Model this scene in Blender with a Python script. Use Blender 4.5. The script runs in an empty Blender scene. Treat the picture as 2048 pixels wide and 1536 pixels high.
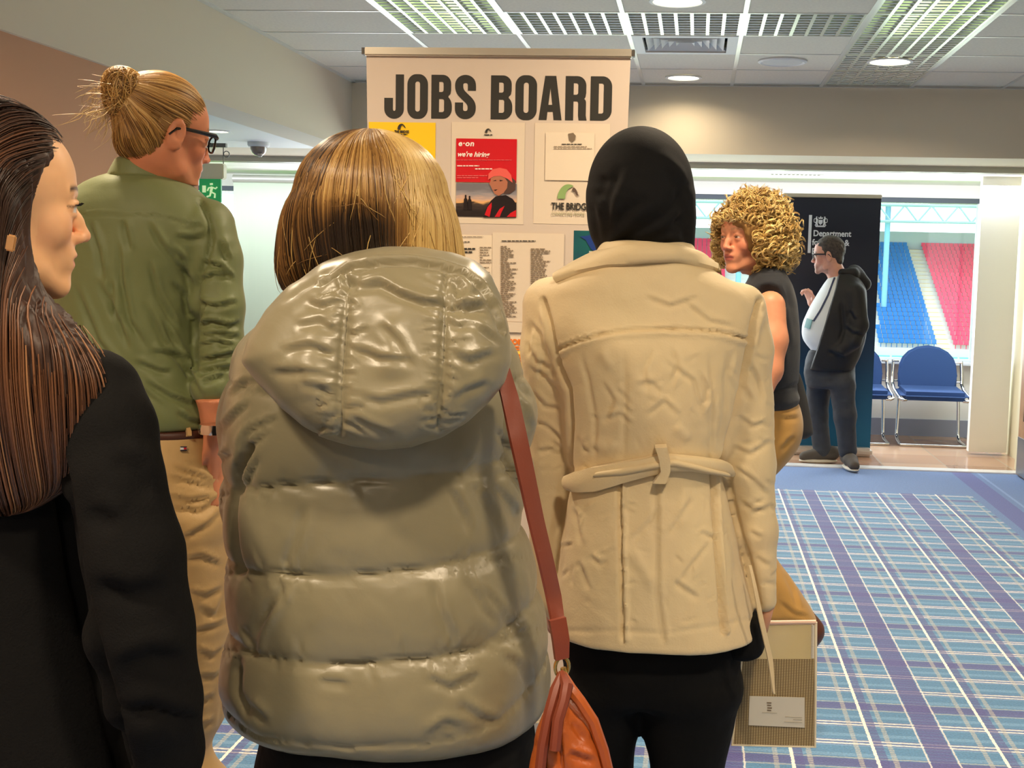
import bpy, bmesh, math, random
import numpy as np
from mathutils import Vector, Matrix
random.seed(7); RNG = np.random.default_rng(7)
SC = bpy.context.scene
COL = SC.collection
# ------------------------------------------------------------------ camera
FOC, PX, PY, VX, VY, ROLL, CAMH = 2500., 1180., 790., 1394., 534., .022, 1.52
_Y = np.array([VX-PX, -(VY-PY), FOC]); _Y /= np.linalg.norm(_Y)
_Z = np.array([ROLL, 1, 0.]); _Z[2] = -(ROLL*_Y[0]+_Y[1])/_Y[2]; _Z /= np.linalg.norm(_Z)
_X = np.cross(_Y, _Z); _X *= np.sign(_X[0])
CR = np.stack([_X, _Y, _Z], 1)            # world -> camera (right, up, forward)
CAM = np.array([0, 0, CAMH])
def proj(p):
    c = (np.asarray(p, float)-CAM) @ CR.T
    return PX+FOC*c[..., 0]/c[..., 2], PY-FOC*c[..., 1]/c[..., 2]
def ray(px, py): return CR.T @ np.array([px-PX, -(py-PY), FOC])
def aty(px, py, y): v = ray(px, py); return CAM+v*y/v[1]      # the photo's point at room depth y
def atz(px, py, z): v = ray(px, py); return CAM+v*(z-CAMH)/v[2]
def atx(px, py, x): v = ray(px, py); return CAM+v*x/v[0]
cd = bpy.data.cameras.new('camera'); cam = bpy.data.objects.new('camera', cd); COL.objects.link(cam)
r, u, f = CR[0], CR[1], CR[2]
cam.matrix_world = Matrix(((r[0], u[0], -f[0], 0), (r[1], u[1], -f[1], 0), (r[2], u[2], -f[2], CAMH), (0, 0, 0, 1)))
cd.sensor_fit = 'HORIZONTAL'; cd.sensor_width = 36; cd.lens = FOC/2048*36
cd.shift_x = (1024-PX)/2048; cd.shift_y = (PY-768)/2048; cd.clip_start = .05; cd.clip_end = 600
SC.camera = cam
# ------------------------------------------------------------------ light and exposure
SC.view_settings.view_transform = 'Standard'; SC.view_settings.look = 'None'
SC.view_settings.exposure = 0.0; SC.view_settings.gamma = 1; SC.view_settings.use_curve_mapping = False
W = bpy.data.worlds.new('sky'); SC.world = W; W.use_nodes = True
bg = W.node_tree.nodes['Background']; bg.inputs[0].default_value = (.86, .93, 1, 1); bg.inputs[1].default_value = 3.2
def lamp(kind, name, loc, energy, color, size=None, rot=(0, 0, 0), size_y=None, spread=None):
    l = bpy.data.lights.new(name, kind); l.energy = energy; l.color = color
    if kind == 'AREA':
        l.shape = 'RECTANGLE' if size_y else 'DISK'; l.size = size
        if size_y: l.size_y = size_y
        if spread: l.spread = spread
    o = bpy.data.objects.new(name, l); COL.objects.link(o); o.location = loc; o.rotation_euler = rot
    return o
sun = lamp('SUN', 'sun', (0, 0, 20), 7, (1, .97, .92), rot=(math.radians(35), 0, math.radians(200))); sun.data.angle = .03
WARM = (1, .80, .56)
# daylight through the window band, just inside the glass
dl = lamp('AREA', 'window_daylight', (-.5, 11.2, 1.45), 150, (.90, .96, 1), 6.5, (math.radians(-90), 0, 0), 1.4)
bay = lamp('AREA', 'window_bay_lighting', (-1., 10.75, 2.28), 190, (.93, .97, 1), 8.5, (math.radians(18), 0, 0), .5)  # added fill lamp, no real fitting: brightens the bay walls, chairs and floor
# ------------------------------------------------------------------ materials
def lin(c):
    c = np.array(c[:3], float)/255
    return tuple(np.where(c <= .04045, c/12.92, ((c+.055)/1.055)**2.4))+(1,)
_M = {}
def mat(name, rgb, rough=.6, metal=0, bump=None, noise=None, sheen=0, emit=None, coat=0, spec=None, alpha=None, sub=0, attr=None, trans=None):
    """procedural principled material; bump=[(scale, strength, distance, stretch)...]; noise=(scale, rgb2, amount)"""
    if name in _M: return _M[name]
    m = bpy.data.materials.new(name); m.use_nodes = True; nt = m.node_tree; b = nt.nodes['Principled BSDF']
    L = nt.links.new
    b.inputs['Base Color'].default_value = lin(rgb); b.inputs['Roughness'].default_value = rough; b.inputs['Metallic'].default_value = metal
    if spec is not None: b.inputs['Specular IOR Level'].default_value = spec
    if coat: b.inputs['Coat Weight'].default_value = coat; b.inputs['Coat Roughness'].default_value = .12
    if sheen: b.inputs['Sheen Weight'].default_value = sheen
    if sub: b.inputs['Subsurface Weight'].default_value = sub; b.inputs['Subsurface Radius'].default_value = (.01, .004, .002); b.inputs['Subsurface Scale'].default_value = 1
    if emit: b.inputs['Emission Color'].default_value = lin(emit[0]); b.inputs['Emission Strength'].default_value = emit[1]
    if alpha is not None: b.inputs['Alpha'].default_value = alpha
    if trans: b.inputs['Transmission Weight'].default_value = trans
    tc = nt.nodes.new('ShaderNodeTexCoord')
    src = None
    if attr:
        a = nt.nodes.new('ShaderNodeAttribute'); a.attribute_name = attr; src = a.outputs['Color']; L(src, b.inputs['Base Color'])
    if noise:
        n = nt.nodes.new('ShaderNodeTexNoise'); n.inputs['Scale'].default_value = noise[0]; n.inputs['Detail'].default_value = 5
        L(tc.outputs['Object'], n.inputs['Vector'])
        rp = nt.nodes.new('ShaderNodeMapRange'); rp.inputs[1].default_value = .35; rp.inputs[2].default_value = .65; rp.inputs[4].default_value = noise[2]
        L(n.outputs['Fac'], rp.inputs[0])
        mx = nt.nodes.new('ShaderNodeMix'); mx.data_type = 'RGBA'; mx.inputs[6].default_value = lin(rgb); mx.inputs[7].default_value = lin(noise[1])
        if src: L(src, mx.inputs[6])
        L(rp.outputs[0], mx.inputs[0]); L(mx.outputs[2], b.inputs['Base Color'])
    prev = None
    for (sc, st, dist, stretch) in (bump or []):
        mp = nt.nodes.new('ShaderNodeMapping'); mp.inputs['Scale'].default_value = stretch; L(tc.outputs['Object'], mp.inputs[0])
        n = nt.nodes.new('ShaderNodeTexNoise'); n.inputs['Scale'].default_value = sc; n.inputs['Detail'].default_value = 4; n.inputs['Distortion'].default_value = .6
        L(mp.outputs[0], n.inputs['Vector'])
        bp = nt.nodes.new('ShaderNodeBump'); bp.inputs['Strength'].default_value = st; bp.inputs['Distance'].default_value = dist
        L(n.outputs['Fac'], bp.inputs['Height'])
        if prev: L(prev.outputs[0], bp.inputs['Normal'])
        prev = bp
    if prev: L(prev.outputs[0], b.inputs['Normal'])
    _M[name] = m
    return m
# ------------------------------------------------------------------ objects
def tag(o, label=None, cat=None, group=None, kind=None):
    if label: o['label'] = label
    if cat: o['category'] = cat
    if group: o['group'] = group
    if kind: o['kind'] = kind
    return o
def link(name, me, parent=None):
    o = bpy.data.objects.new(name, me); COL.objects.link(o)
    if parent is not None: o.parent = parent; o.matrix_parent_inverse = Matrix.Translation(parent.location).inverted() if parent.rotation_euler.z == 0 else (Matrix.Translation(parent.location) @ Matrix.Rotation(parent.rotation_euler.z, 4, 'Z')).inverted()
    return o
def thing(name, label, cat, loc, group=None):
    o = bpy.data.objects.new(name, None); COL.objects.link(o); o.location = loc; o.empty_display_size = .1
    return tag(o, label, cat, group)
def npmesh(name, co, faces, m, parent=None, smooth=True, attr=None):
    """faces: (N,k) int array; world coordinates"""
    me = bpy.data.meshes.new(name); co = np.asarray(co, np.float32); faces = np.asarray(faces, np.int32); k = faces.shape[1]
    me.vertices.add(len(co)); me.vertices.foreach_set('co', co.ravel())
    me.loops.add(faces.size); me.loops.foreach_set('vertex_index', faces.ravel())
    me.polygons.add(len(faces)); me.polygons.foreach_set('loop_start', np.arange(len(faces), dtype=np.int32)*k)
    me.update(calc_edges=True); me.validate()
    me.polygons.foreach_set('use_smooth', np.full(len(me.polygons), bool(smooth)))
    me.materials.append(m)
    if attr is not None:
        a = me.color_attributes.new('col', 'FLOAT_COLOR', 'POINT'); a.data.foreach_set('color', np.asarray(attr, np.float32).ravel())
    return link(name, me, parent)
class MB:
    def __init__(s): s.bm = bmesh.new()
    def box(s, c, d, rot=None, bev=0):
        r = bmesh.ops.create_cube(s.bm, size=1); vs = r['verts']
        bmesh.ops.scale(s.bm, vec=d, verts=vs)
        if bev:
            es = list({e for v in vs for e in v.link_edges}); q = bmesh.ops.bevel(s.bm, geom=es, offset=bev, segments=4 if bev > .03 else 2, affect='EDGES'); vs = list({v for f_ in q['faces'] for v in f_.verts} | {v for v in vs if v.is_valid})
        if rot is not None: bmesh.ops.rotate(s.bm, cent=(0, 0, 0), matrix=rot, verts=vs)
        bmesh.ops.translate(s.bm, vec=c, verts=vs); return s
    def ab(s, a, b, bev=0): return s.box([(a[i]+b[i])/2 for i in range(3)], [abs(b[i]-a[i]) for i in range(3)], bev=bev)
    def poly(s, pts, thick=None):
        vs = [s.bm.verts.new(p) for p in pts]; f_ = s.bm.faces.new(vs)
        if thick is not None:
            q = bmesh.ops.extrude_face_region(s.bm, geom=[f_]); bmesh.ops.translate(s.bm, vec=thick, verts=[v for v in q['geom'] if isinstance(v, bmesh.types.BMVert)])
        return s
    def tube(s, pts, r, n=10, closed=False, caps=True):
        pts = [Vector(p) for p in pts]; N = len(pts); rr = r if hasattr(r, '__len__') else [r]*N
        rings = []; up = Vector((0, 0, 1)); prevx = None
        for i, p in enumerate(pts):
            a = pts[(i-1) % N] if (closed or i > 0) else p; b = pts[(i+1) % N] if (closed or i < N-1) else p
            t = (b-a).normalized()
            if prevx is None:
                prevx = t.cross(up) if abs(t.dot(up)) < .95 else t.cross(Vector((1, 0, 0)))
            x = (prevx-t*prevx.dot(t)).normalized(); prevx = x; y = t.cross(x)
            rings.append([s.bm.verts.new(p+(x*math.cos(k*2*math.pi/n)+y*math.sin(k*2*math.pi/n))*rr[i]) for k in range(n)])
        for i in range(N if closed else N-1):
            A, B = rings[i], rings[(i+1) % N]
            for k in range(n): s.bm.faces.new((A[k], A[(k+1) % n], B[(k+1) % n], B[k]))
        if caps and not closed: s.bm.faces.new(rings[0][::-1]); s.bm.faces.new(rings[-1])
        return s
    def lathe(s, prof, c, n=32, axis='Z', ax=1, ay=1):
        rings = []
        for (rad, h) in prof:
            ring = []
            for k in range(n):
                a = 2*math.pi*k/n; x, y = rad*math.cos(a)*ax, rad*math.sin(a)*ay
                p = (x, y, h) if axis == 'Z' else (x, h, y)
                ring.append(s.bm.verts.new((c[0]+p[0], c[1]+p[1], c[2]+p[2])))
            rings.append(ring)
        for A, B in zip(rings, rings[1:]):
            for k in range(n): s.bm.faces.new((A[k], A[(k+1) % n], B[(k+1) % n], B[k]))
        s.bm.faces.new(rings[0][::-1]); s.bm.faces.new(rings[-1]); return s
    def build(s, name, m, parent=None, smooth=False, recalc=True):
        if recalc: bmesh.ops.recalc_face_normals(s.bm, faces=s.bm.faces)
        me = bpy.data.meshes.new(name); s.bm.to_mesh(me); s.bm.free(); me.materials.append(m)
        if smooth: 
            me.polygons.foreach_set('use_smooth', np.ones(len(me.polygons), bool)); me.set_sharp_from_angle(angle=math.radians(40))
        return link(name, me, parent)
def struct(o): return tag(o, kind='structure')
def text(name, s, m, size, loc, parent=None, thick=.0008, bold=0, shear=0, align='LEFT', sx=1, rotx=90, space=1):
    """raised lettering on a surface facing the room's -Y side; size = cap height in metres"""
    c = bpy.data.curves.new(name, 'FONT'); c.body = s; c.size = size/.70; c.extrude = thick; c.offset = bold; c.shear = shear; c.align_x = align; c.space_character = space; c.resolution_u = 3
    o = bpy.data.objects.new(name, c); COL.objects.link(o); bpy.context.view_layer.update()
    me = bpy.data.meshes.new_from_object(o); bpy.data.objects.remove(o); me.name = name
    me.materials.clear(); me.materials.append(m)
    me.transform(Matrix.Translation(loc) @ Matrix.Rotation(math.radians(rotx), 4, 'X') @ Matrix.Diagonal((sx, 1, 1, 1)))
    return link(name, me, parent)
def shape(name, loops, m, loc, parent=None, thick=.0008, off=0):
    """flat printed shape in the XZ plane from 2D loops (holes allowed)"""
    c = bpy.data.curves.new(name, 'CURVE'); c.dimensions = '2D'; c.fill_mode = 'BOTH'; c.extrude = thick; c.offset = off
    for lp in loops:
        sp = c.splines.new('POLY'); sp.points.add(len(lp)-1); sp.use_cyclic_u = True
        for p, q in zip(sp.points, lp): p.co = (q[0], q[1], 0, 1)
    o = bpy.data.objects.new(name, c); COL.objects.link(o); bpy.context.view_layer.update()
    me = bpy.data.meshes.new_from_object(o); bpy.data.objects.remove(o); me.name = name
    me.materials.clear(); me.materials.append(m)
    me.transform(Matrix.Translation(loc) @ Matrix.Rotation(math.radians(90), 4, 'X'))
    return link(name, me, parent)
# ================================================================== the room
CEIL, SOF, XB, YH = 2.78, 2.31, -2.5, 8.95       # ceiling, soffit, left bulkhead plane, back header plane
m_tile = mat('ceiling_tile', (232, 226, 208), .9, bump=[(220, .25, .002, (1, 1, 1))], noise=(60, (216, 210, 194), .5))
m_wall = mat('painted_wall', (224, 212, 188), .85, bump=[(90, .05, .002, (1, 1, 1))])
m_pink = mat('pink_wall', (206, 156, 120), .85, bump=[(90, .05, .002, (1, 1, 1))])
m_white = mat('white_paint', (232, 232, 228), .6)
m_trim = mat('cream_trim', (222, 212, 178), .5)
m_bar = mat('grid_bar', (222, 222, 214), .35, .35)
# floor: woven tartan field inside a plain blue border, hard tiles by the window
def carpet():
    m = bpy.data.materials.new('tartan_carpet'); m.use_nodes = True; nt = m.node_tree; L = nt.links.new; b = nt.nodes['Principled BSDF']
    b.inputs['Roughness'].default_value = .88; b.inputs['Sheen Weight'].default_value = .25
    tc = nt.nodes.new('ShaderNodeTexCoord'); sp = nt.nodes.new('ShaderNodeSeparateXYZ')
    nz = nt.nodes.new('ShaderNodeTexNoise'); nz.inputs['Scale'].default_value = 60; L(tc.outputs['Object'], nz.inputs['Vector'])
    wob = nt.nodes.new('ShaderNodeVectorMath'); wob.operation = 'MULTIPLY_ADD'; wob.inputs[1].default_value = (.008, .008, 0); L(nz.outputs['Color'], wob.inputs[0]); L(tc.outputs['Object'], wob.inputs[2])
    L(wob.outputs[0], sp.inputs[0])
    def mth(op, a, b_=None, c=None):
        n = nt.nodes.new('ShaderNodeMath'); n.operation = op
        for i, v in enumerate((a, b_, c)):
            if v is None: continue
            if isinstance(v, (int, float)): n.inputs[i].default_value = v
            else: L(v, n.inputs[i])
        return n.outputs[0]
    def wrap(axis, off, per): return mth('WRAP', mth('SUBTRACT', sp.outputs[axis], off), per/2, -per/2)
    def band(w, c, hw): return mth('LESS_THAN', mth('ABSOLUTE', mth('SUBTRACT', w, c)), hw)
    def mix(a, b_, fac):
        n = nt.nodes.new('ShaderNodeMix'); n.data_type = 'RGBA'
        for i, v in ((6, a), (7, b_)):
            if isinstance(v, tuple): n.inputs[i].default_value = lin(v)
            else: L(v, n.inputs[i])
        L(fac, n.inputs[0]); return n.outputs[2]
    def mx(*a):
        r_ = a[0]
        for q in a[1:]: r_ = mth('MAXIMUM', r_, q)
        return r_
    base, pur, dull, whi, crm = (70, 124, 168), (70, 66, 136), (100, 146, 186), (240, 234, 226), (186, 184, 172)
    x = wrap(0, .819, .668); y = wrap(1, 4.32, .515)
    c = mix(base, dull, mth('MULTIPLY', band(mth('WRAP', sp.outputs[1], .043, -.043), 0, .013), .8))
    # cross stripes
    c = mix(c, pur, mth('MULTIPLY', band(y, 0, .032), .8))
    c = mix(c, (96, 104, 158), mth('MULTIPLY', mx(band(y, .172, .026), band(y, -.172, .026)), .55))
    c = mix(c, crm, mth('MULTIPLY', mx(band(y, .040, .004), band(y, -.040, .004)), .6))
    c = mix(c, whi, mth('MULTIPLY', mx(band(y, .160, .0045), band(y, .184, .0045), band(y, -.160, .0045), band(y, -.184, .0045)), .85))
    # long stripes
    alt = mth('LESS_THAN', mth('FRACT', mth('MULTIPLY', sp.outputs[1], 38)), .72)
    c = mix(c, pur, mth('MULTIPLY', band(x, 0, .040), mth('MULTIPLY_ADD', alt, .25, .62)))
    c = mix(c, pur, mth('MULTIPLY', mx(band(x, .212, .02), band(x, -.192, .02)), mth('MULTIPLY_ADD', alt, .3, .4)))
    c = mix(c, whi, mth('MULTIPLY', mx(band(x, .046, .0032), band(x, -.046, .0032)), .6))
    dash = mth('LESS_THAN', mth('FRACT', mth('MULTIPLY', sp.outputs[1], 60)), .6)
    c = mix(c, crm, mth('MULTIPLY', mx(band(x, .145, .008), band(x, .253, .008), band(x, -.150, .008), band(x, -.258, .008)), mth('MULTIPLY_ADD', dash, .3, .25)))
    c = mix(c, whi, mx(band(x, .197, .0055), band(x, -.206, .0055)))
    # plain blue border
    brd = mx(mth('GREATER_THAN', sp.outputs[1], 8.66), mth('GREATER_THAN', sp.outputs[0], 1.93))
    blue = mix((70, 104, 160), (86, 122, 176), nz.outputs['Fac'])
    line = mth('MULTIPLY', mth('GREATER_THAN', sp.outputs[0], 2.18), mth('LESS_THAN', sp.outputs[0], 2.20))
    blue = mix(blue, (110, 140, 190), line)
    dk = mth('MULTIPLY', mth('GREATER_THAN', sp.outputs[0], 1.99), mth('LESS_THAN', sp.outputs[0], 2.14))
    blue = mix(blue, (66, 78, 150), dk)
    c = mix(c, blue, brd)
    n2 = nt.nodes.new('ShaderNodeTexNoise'); n2.inputs['Scale'].default_value = 140; n2.inputs['Detail'].default_value = 3; L(tc.outputs['Object'], n2.inputs['Vector'])
    hs = nt.nodes.new('ShaderNodeHueSaturation'); L(c, hs.inputs['Color']); L(mth('MULTIPLY_ADD', n2.outputs['Fac'], 1.1, .5), hs.inputs['Value'])
    L(hs.outputs[0], b.inputs['Base Color'])
    bp = nt.nodes.new('ShaderNodeBump'); bp.inputs['Strength'].default_value = .5; bp.inputs['Distance'].default_value = .004; L(n2.outputs['Fac'], bp.inputs['Height']); L(bp.outputs[0], b.inputs['Normal'])
    return m
struct(MB().ab((-6.5, -3.5, -.1), (4.2, 9.68, 0)).build('floor', carpet()))
def tilefloor():
    m = bpy.data.materials.new('hall_tiles'); m.use_nodes = True; nt = m.node_tree; L = nt.links.new; b = nt.nodes['Principled BSDF']
    b.inputs['Roughness'].default_value = .16
    tc = nt.nodes.new('ShaderNodeTexCoord'); br = nt.nodes.new('ShaderNodeTexBrick'); L(tc.outputs['Object'], br.inputs['Vector'])
    br.offset = 0; br.inputs['Scale'].default_value = 1; br.inputs['Brick Width'].default_value = .5; br.inputs['Row Height'].default_value = .5; br.inputs['Mortar Size'].default_value = .006; br.inputs['Bias'].default_value = 0
    br.inputs['Color1'].default_value = lin((196, 160, 132)); br.inputs['Color2'].default_value = lin((150, 108, 84)); br.inputs['Mortar'].default_value = lin((170, 150, 130))
    L(br.outputs['Color'], b.inputs['Base Color']); return m
struct(MB().ab((-6.5, 9.68, -.1), (4.2, 12.0, .004)).build('floor', tilefloor()))
struct(MB().ab((-6.5, 9.665, 0), (4.2, 9.80, .009)).build('trim_1', mat('edge_strip', (236, 236, 236), .2, .1)))  # threshold strip, widened and whitened to stand in for glare on the floor
# ceiling: lay-in tiles in a metal grid; one solid slab above, the tiles drop in front of it
struct(MB().ab((-6.5, -3.5, 3.12), (4.2, 12.0, 3.2)).build('ceiling', mat('dark_void', (74, 74, 70), .9)))
GX = [-1.64+.614*i for i in range(-1, 8)]; GY0, GP = 5.83, .603
GX[0] = XB
GYS = [GY0+GP*i for i in range(-15, 6)]
gr_cols = (1, 5)                                 # the tile columns that carry louvre grilles
tl = MB(); gb = MB(); louv = []
for j in range(len(GYS)-1):
    y0, y1 = GYS[j], GYS[j+1]
    cross = abs(y0-(GY0+GP)) < .01 or abs(y0-(GY0-7*GP)) < .01
    for i in range(len(GX)-1):
        x0, x1 = GX[i], GX[i+1]
        isg = (i in gr_cols and (i == 5 or y1 < 7.1)) or (cross and 1 <= i <= 5)
        if isg: louv.append((x0, x1, y0, y1, i in gr_cols)); continue
        if abs(y0-(GY0+2*GP)) < .01 and i == 3: vent = (x0, x1, y0, y1); continue
        tl.ab((x0+.008, y0+.008, CEIL+.004), (x1-.008, y1-.008, CEIL+.02))
struct(tl.build('ceiling', m_tile))
for x in GX[1:]: gb.ab((x-.012, -3.2, CEIL), (x+.012, YH, CEIL+.03))
for y in GYS:
    segs = [(XB, GX[1]), (GX[2], GX[5]), (GX[6], 3.3)] if y < 7.1 else [(XB, GX[5]), (GX[6], 3.3)]
    for a, b_ in segs: gb.ab((a, y-.009, CEIL+.001), (b_, y+.009, CEIL+.03))
gb.ab((XB, YH-.03, CEIL-.003), (3.3, YH, CEIL+.03)); gb.ab((XB, -3.2, CEIL-.003), (XB+.03, YH, CEIL+.03))
struct(gb.build('trim_2', m_bar))
# louvre grilles: each a frame with blades
lm = mat('louvre_metal', (226, 230, 214), .3, .55); lmd = mat('louvre_blade', (226, 230, 214), .35, .3)
seen = [l for l in louv if l[3] > 4.5]
for (x0, x1, y0, y1, col) in louv:
    if (x0, x1, y0, y1, col) not in seen: continue
    right = x0 > 1
    o = thing('ceiling_grille', '', 'grille', ((x0+x1)/2, (y0+y1)/2, CEIL+.001), 'louvre grilles in the ceiling')
    row = round((y0-GY0)/GP)
    if right: lb = 'white louvre grille in the right-hand ceiling strip, ' + {-2: 'out of sight above', -1: 'second tile, cut by the photo top', 0: 'at the top edge of the photo', 1: 'where the cross strip joins it', 2: 'just beyond the cross strip', 3: 'before the far downlight', 4: 'last tile, against the back header'}.get(row, 'above the crowd')
    elif col: lb = 'white louvre grille in the left-hand ceiling strip, ' + {-2: 'out of sight above', -1: 'second tile, cut by the photo top', 0: 'at the top edge of the photo', 1: 'last tile, above the banner top edge'}.get(row, 'above the crowd')
    else: lb = 'white louvre grille of the cross strip, ' + {2: 'tile beside the left-hand strip', 3: 'tile in the middle, left of the large downlight', 4: 'tile beside the right-hand strip'}[[i for i in range(8) if abs(GX[i]-x0) < .01][0]]
    o['label'] = lb
    fr = MB()
    for a, b_ in (((x0+.01, y0+.001), (x1-.01, y0+.007)), ((x0+.01, y1-.007), (x1-.01, y1-.001)), ((x0+.01, y0+.007), (x0+.026, y1-.007)), ((x1-.026, y0+.007), (x1-.01, y1-.007))):
        fr.ab((*a, CEIL+.001), (*b_, CEIL+.05))
    nb = 7
    for k in range(1, nb):
        x = x0+.02+(x1-x0-.04)*k/nb; fr.ab((x-.009, y0+.007, CEIL+.001), (x+.009, y1-.007, CEIL+.045))
    fr.build('grille_frame', lm, o)
    bl = MB(); n = 9
    for k in range(n):
        y = y0+(y1-y0)*(k+.5)/n
        bl.box(((x0+x1)/2, y, CEIL+.014), (x1-x0-.03, .013, .020), Matrix.Rotation(math.radians(-20), 3, 'X'))
    bl.build('louvre_blades', lmd, o)
# square air diffuser
vx0, vx1, vy0, vy1 = GX[3]+.06, GX[4]-.06, GYS[0]+0, 0
j = [k for k in range(len(GYS)) if abs(GYS[k]-(GY0+2*GP)) < .01][0]
x0, x1, y0, y1 = GX[3], GX[4], GYS[j], GYS[j+1]
o = thing('air_diffuser', 'square white air vent with angled vanes, beyond the banner top', 'vent', ((x0+x1)/2, (y0+y1)/2, CEIL))
fr = MB()
for a, b_ in (((x0+.012, y0+.01), (x1-.012, y0+.06)), ((x0+.012, y1-.06), (x1-.012, y1-.01)), ((x0+.012, y0+.06), (x0+.07, y1-.06)), ((x1-.07, y0+.06), (x1-.012, y1-.06))):
    fr.ab((*a, CEIL-.002), (*b_, CEIL+.03))
fr.build('vent_frame', m_white, o)
cx, cy = (x0+x1)/2, (y0+y1)/2
va = MB()
for k in range(5):                               # nested four-way vanes
    a, b_ = .235-.045*k, .235-.045*k-.052
    za, zb = CEIL+.004, CEIL+.045
    for s in range(4):
        q = Matrix.Rotation(s*math.pi/2, 3, 'Z')
        pts = [q @ Vector(p) for p in ((-a, -a*.94, 0), (a, -a*.94, 0), (max(b_, .004), -max(b_, .004)*.94, zb-za), (-max(b_, .004), -max(b_, .004)*.94, zb-za))]
        va.poly([(cx+p.x, cy+p.y, za+p.z) for p in pts], (0, 0, .002))
va.build('vane', m_white, o)
MB().ab((x0+.03, y0+.03, CEIL+.07), (x1-.03, y1-.03, CEIL+.08)).build('duct_box', mat('duct_dark', (40, 40, 40), .9), o)
# round ceiling speaker
sp_ = atz(1565, 123, CEIL)
o = thing('ceiling_speaker', 'flat round white ceiling speaker right of the square air vent', 'speaker', (sp_[0], sp_[1], CEIL))
MB().lathe([(.15, 0), (.15, -.008), (.135, -.014), (.128, -.009)], (sp_[0], sp_[1], CEIL+.003), 40).build('speaker_rim', m_white, o, True)
MB().lathe([(.126, 0), (.12, -.010), (.06, -.013), (.005, -.014)], (sp_[0], sp_[1], CEIL+.003), 40).build('speaker_grille', mat('perforated_white', (214, 214, 208), .7, bump=[(500, .4, .002, (1, 1, 1))]), o, True)
# downlights (real lamps): the ones the photo shows, then those over the people
def downlight(x, y, rad, label, e, z=CEIL):
    o = thing('downlight', label, 'ceiling light', (x, y, z), 'recessed round downlights')
    bm_ = MB().lathe([(rad+.018, 0), (rad+.018, -.006), (rad, -.008), (rad-.004, .0)], (x, y, z+.001), 40); bm_.build('light_rim', m_white, o, True)
    MB().lathe([(rad-.003, 0), (rad-.003, -.003), (.001, -.003)], (x, y, z+.001), 40).build('light_lens', mat('lamp_lens', (255, 250, 225), .5, emit=((255, 244, 205), 6)), o, True)
    l = lamp('AREA', 'downlight_lamp', (x, y, z-.012), e, WARM, rad*2, spread=math.radians(150))
for p, rad, lb, e in (((1355, 2), .118, 'lit round downlight at the top edge of the photo, above the banner', 18), ((1367, 155), .105, 'small lit round downlight just beyond the square air vent', 6), ((1780, 123), .12, 'lit round downlight set in the right-hand louvre strip', 14)):
    q = atz(*p, CEIL); downlight(q[0], q[1], rad, lb, e)
q = atz(437, 262, SOF); downlight(q[0], q[1], .06, 'small dim downlight in the lower soffit, beside the glasses of the man', 4, SOF)
for (x, y, e) in ((-1.5, 2.9, 30), (.2, 3.2, 30), (-1.3, .7, 34), (.4, .5, 40), (-.4, -1.6, 50), (2.2, 2.0, 28), (2.3, 5.2, 30), (-.6, 5.2, 18), (.9, 7.0, 14)):
    lamp('AREA', 'downlight_lamp', (x, y, CEIL-.012), e, WARM, .24, spread=math.radians(150))
# added green-tinted fill lamps above the grilles, for the greenish light on them
for x in (-1.33, 1.12): lamp('AREA', 'void_tube_lamp', (x, 6.2, CEIL+.3), 5, (.75, 1, .45), .12, (0, 0, 0), 1.2)
# left: bulkhead, pink wall, lower soffit
struct(MB().ab((XB-.25, -3.5, SOF), (XB, YH, 3.12)).build('wall_left_bulkhead', m_wall))
ye = atx(396, 300, XB-.02)[1]
struct(MB().ab((XB-.25, -3.5, 0), (XB-.02, ye, SOF)).build('wall_left', m_pink))
struct(MB().ab((-6.5, 3.0, SOF), (XB-.25, YH, 2.4)).ab((-6.5, 9.72, SOF), (4.2, 12.0, 2.4)).build('ceiling_lower', m_white))
struct(MB().ab((-6.5, YH, SOF), (4.2, 9.72, 3.12)).build('wall_back_header', m_wall))
struct(MB().ab((-6.6, 3.0, 0), (-6.5, 12.0, 3.1)).build('wall_far_left', m_white))
struct(MB().ab((-6.5, 2.9, 0), (XB-.25, 3.0, SOF)).build('wall_alcove', m_wall))
struct(MB().ab((4.2, -3.5, 0), (4.3, 12.0, 3.12)).build('wall_right', m_wall))
struct(MB().ab((3.3, -3.5, SOF), (4.2, YH, 3.12)).build('wall_right_bulkhead', m_wall))
struct(MB().ab((-6.5, -3.6, 0), (4.2, -3.5, 3.12)).build('wall_front', m_wall))
# track of the folding partition under the header
t = MB(); t.ab((-6.4, 9.66, SOF-.012), (4.1, 9.80, SOF)); t.ab((-6.4, 9.67, SOF-.045), (4.1, 9.70, SOF-.012)); t.ab((-6.4, 9.76, SOF-.045), (4.1, 9.79, SOF-.012))
struct(t.build('trim_3', mat('track_metal', (190, 190, 178), .35, .6)))
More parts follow.
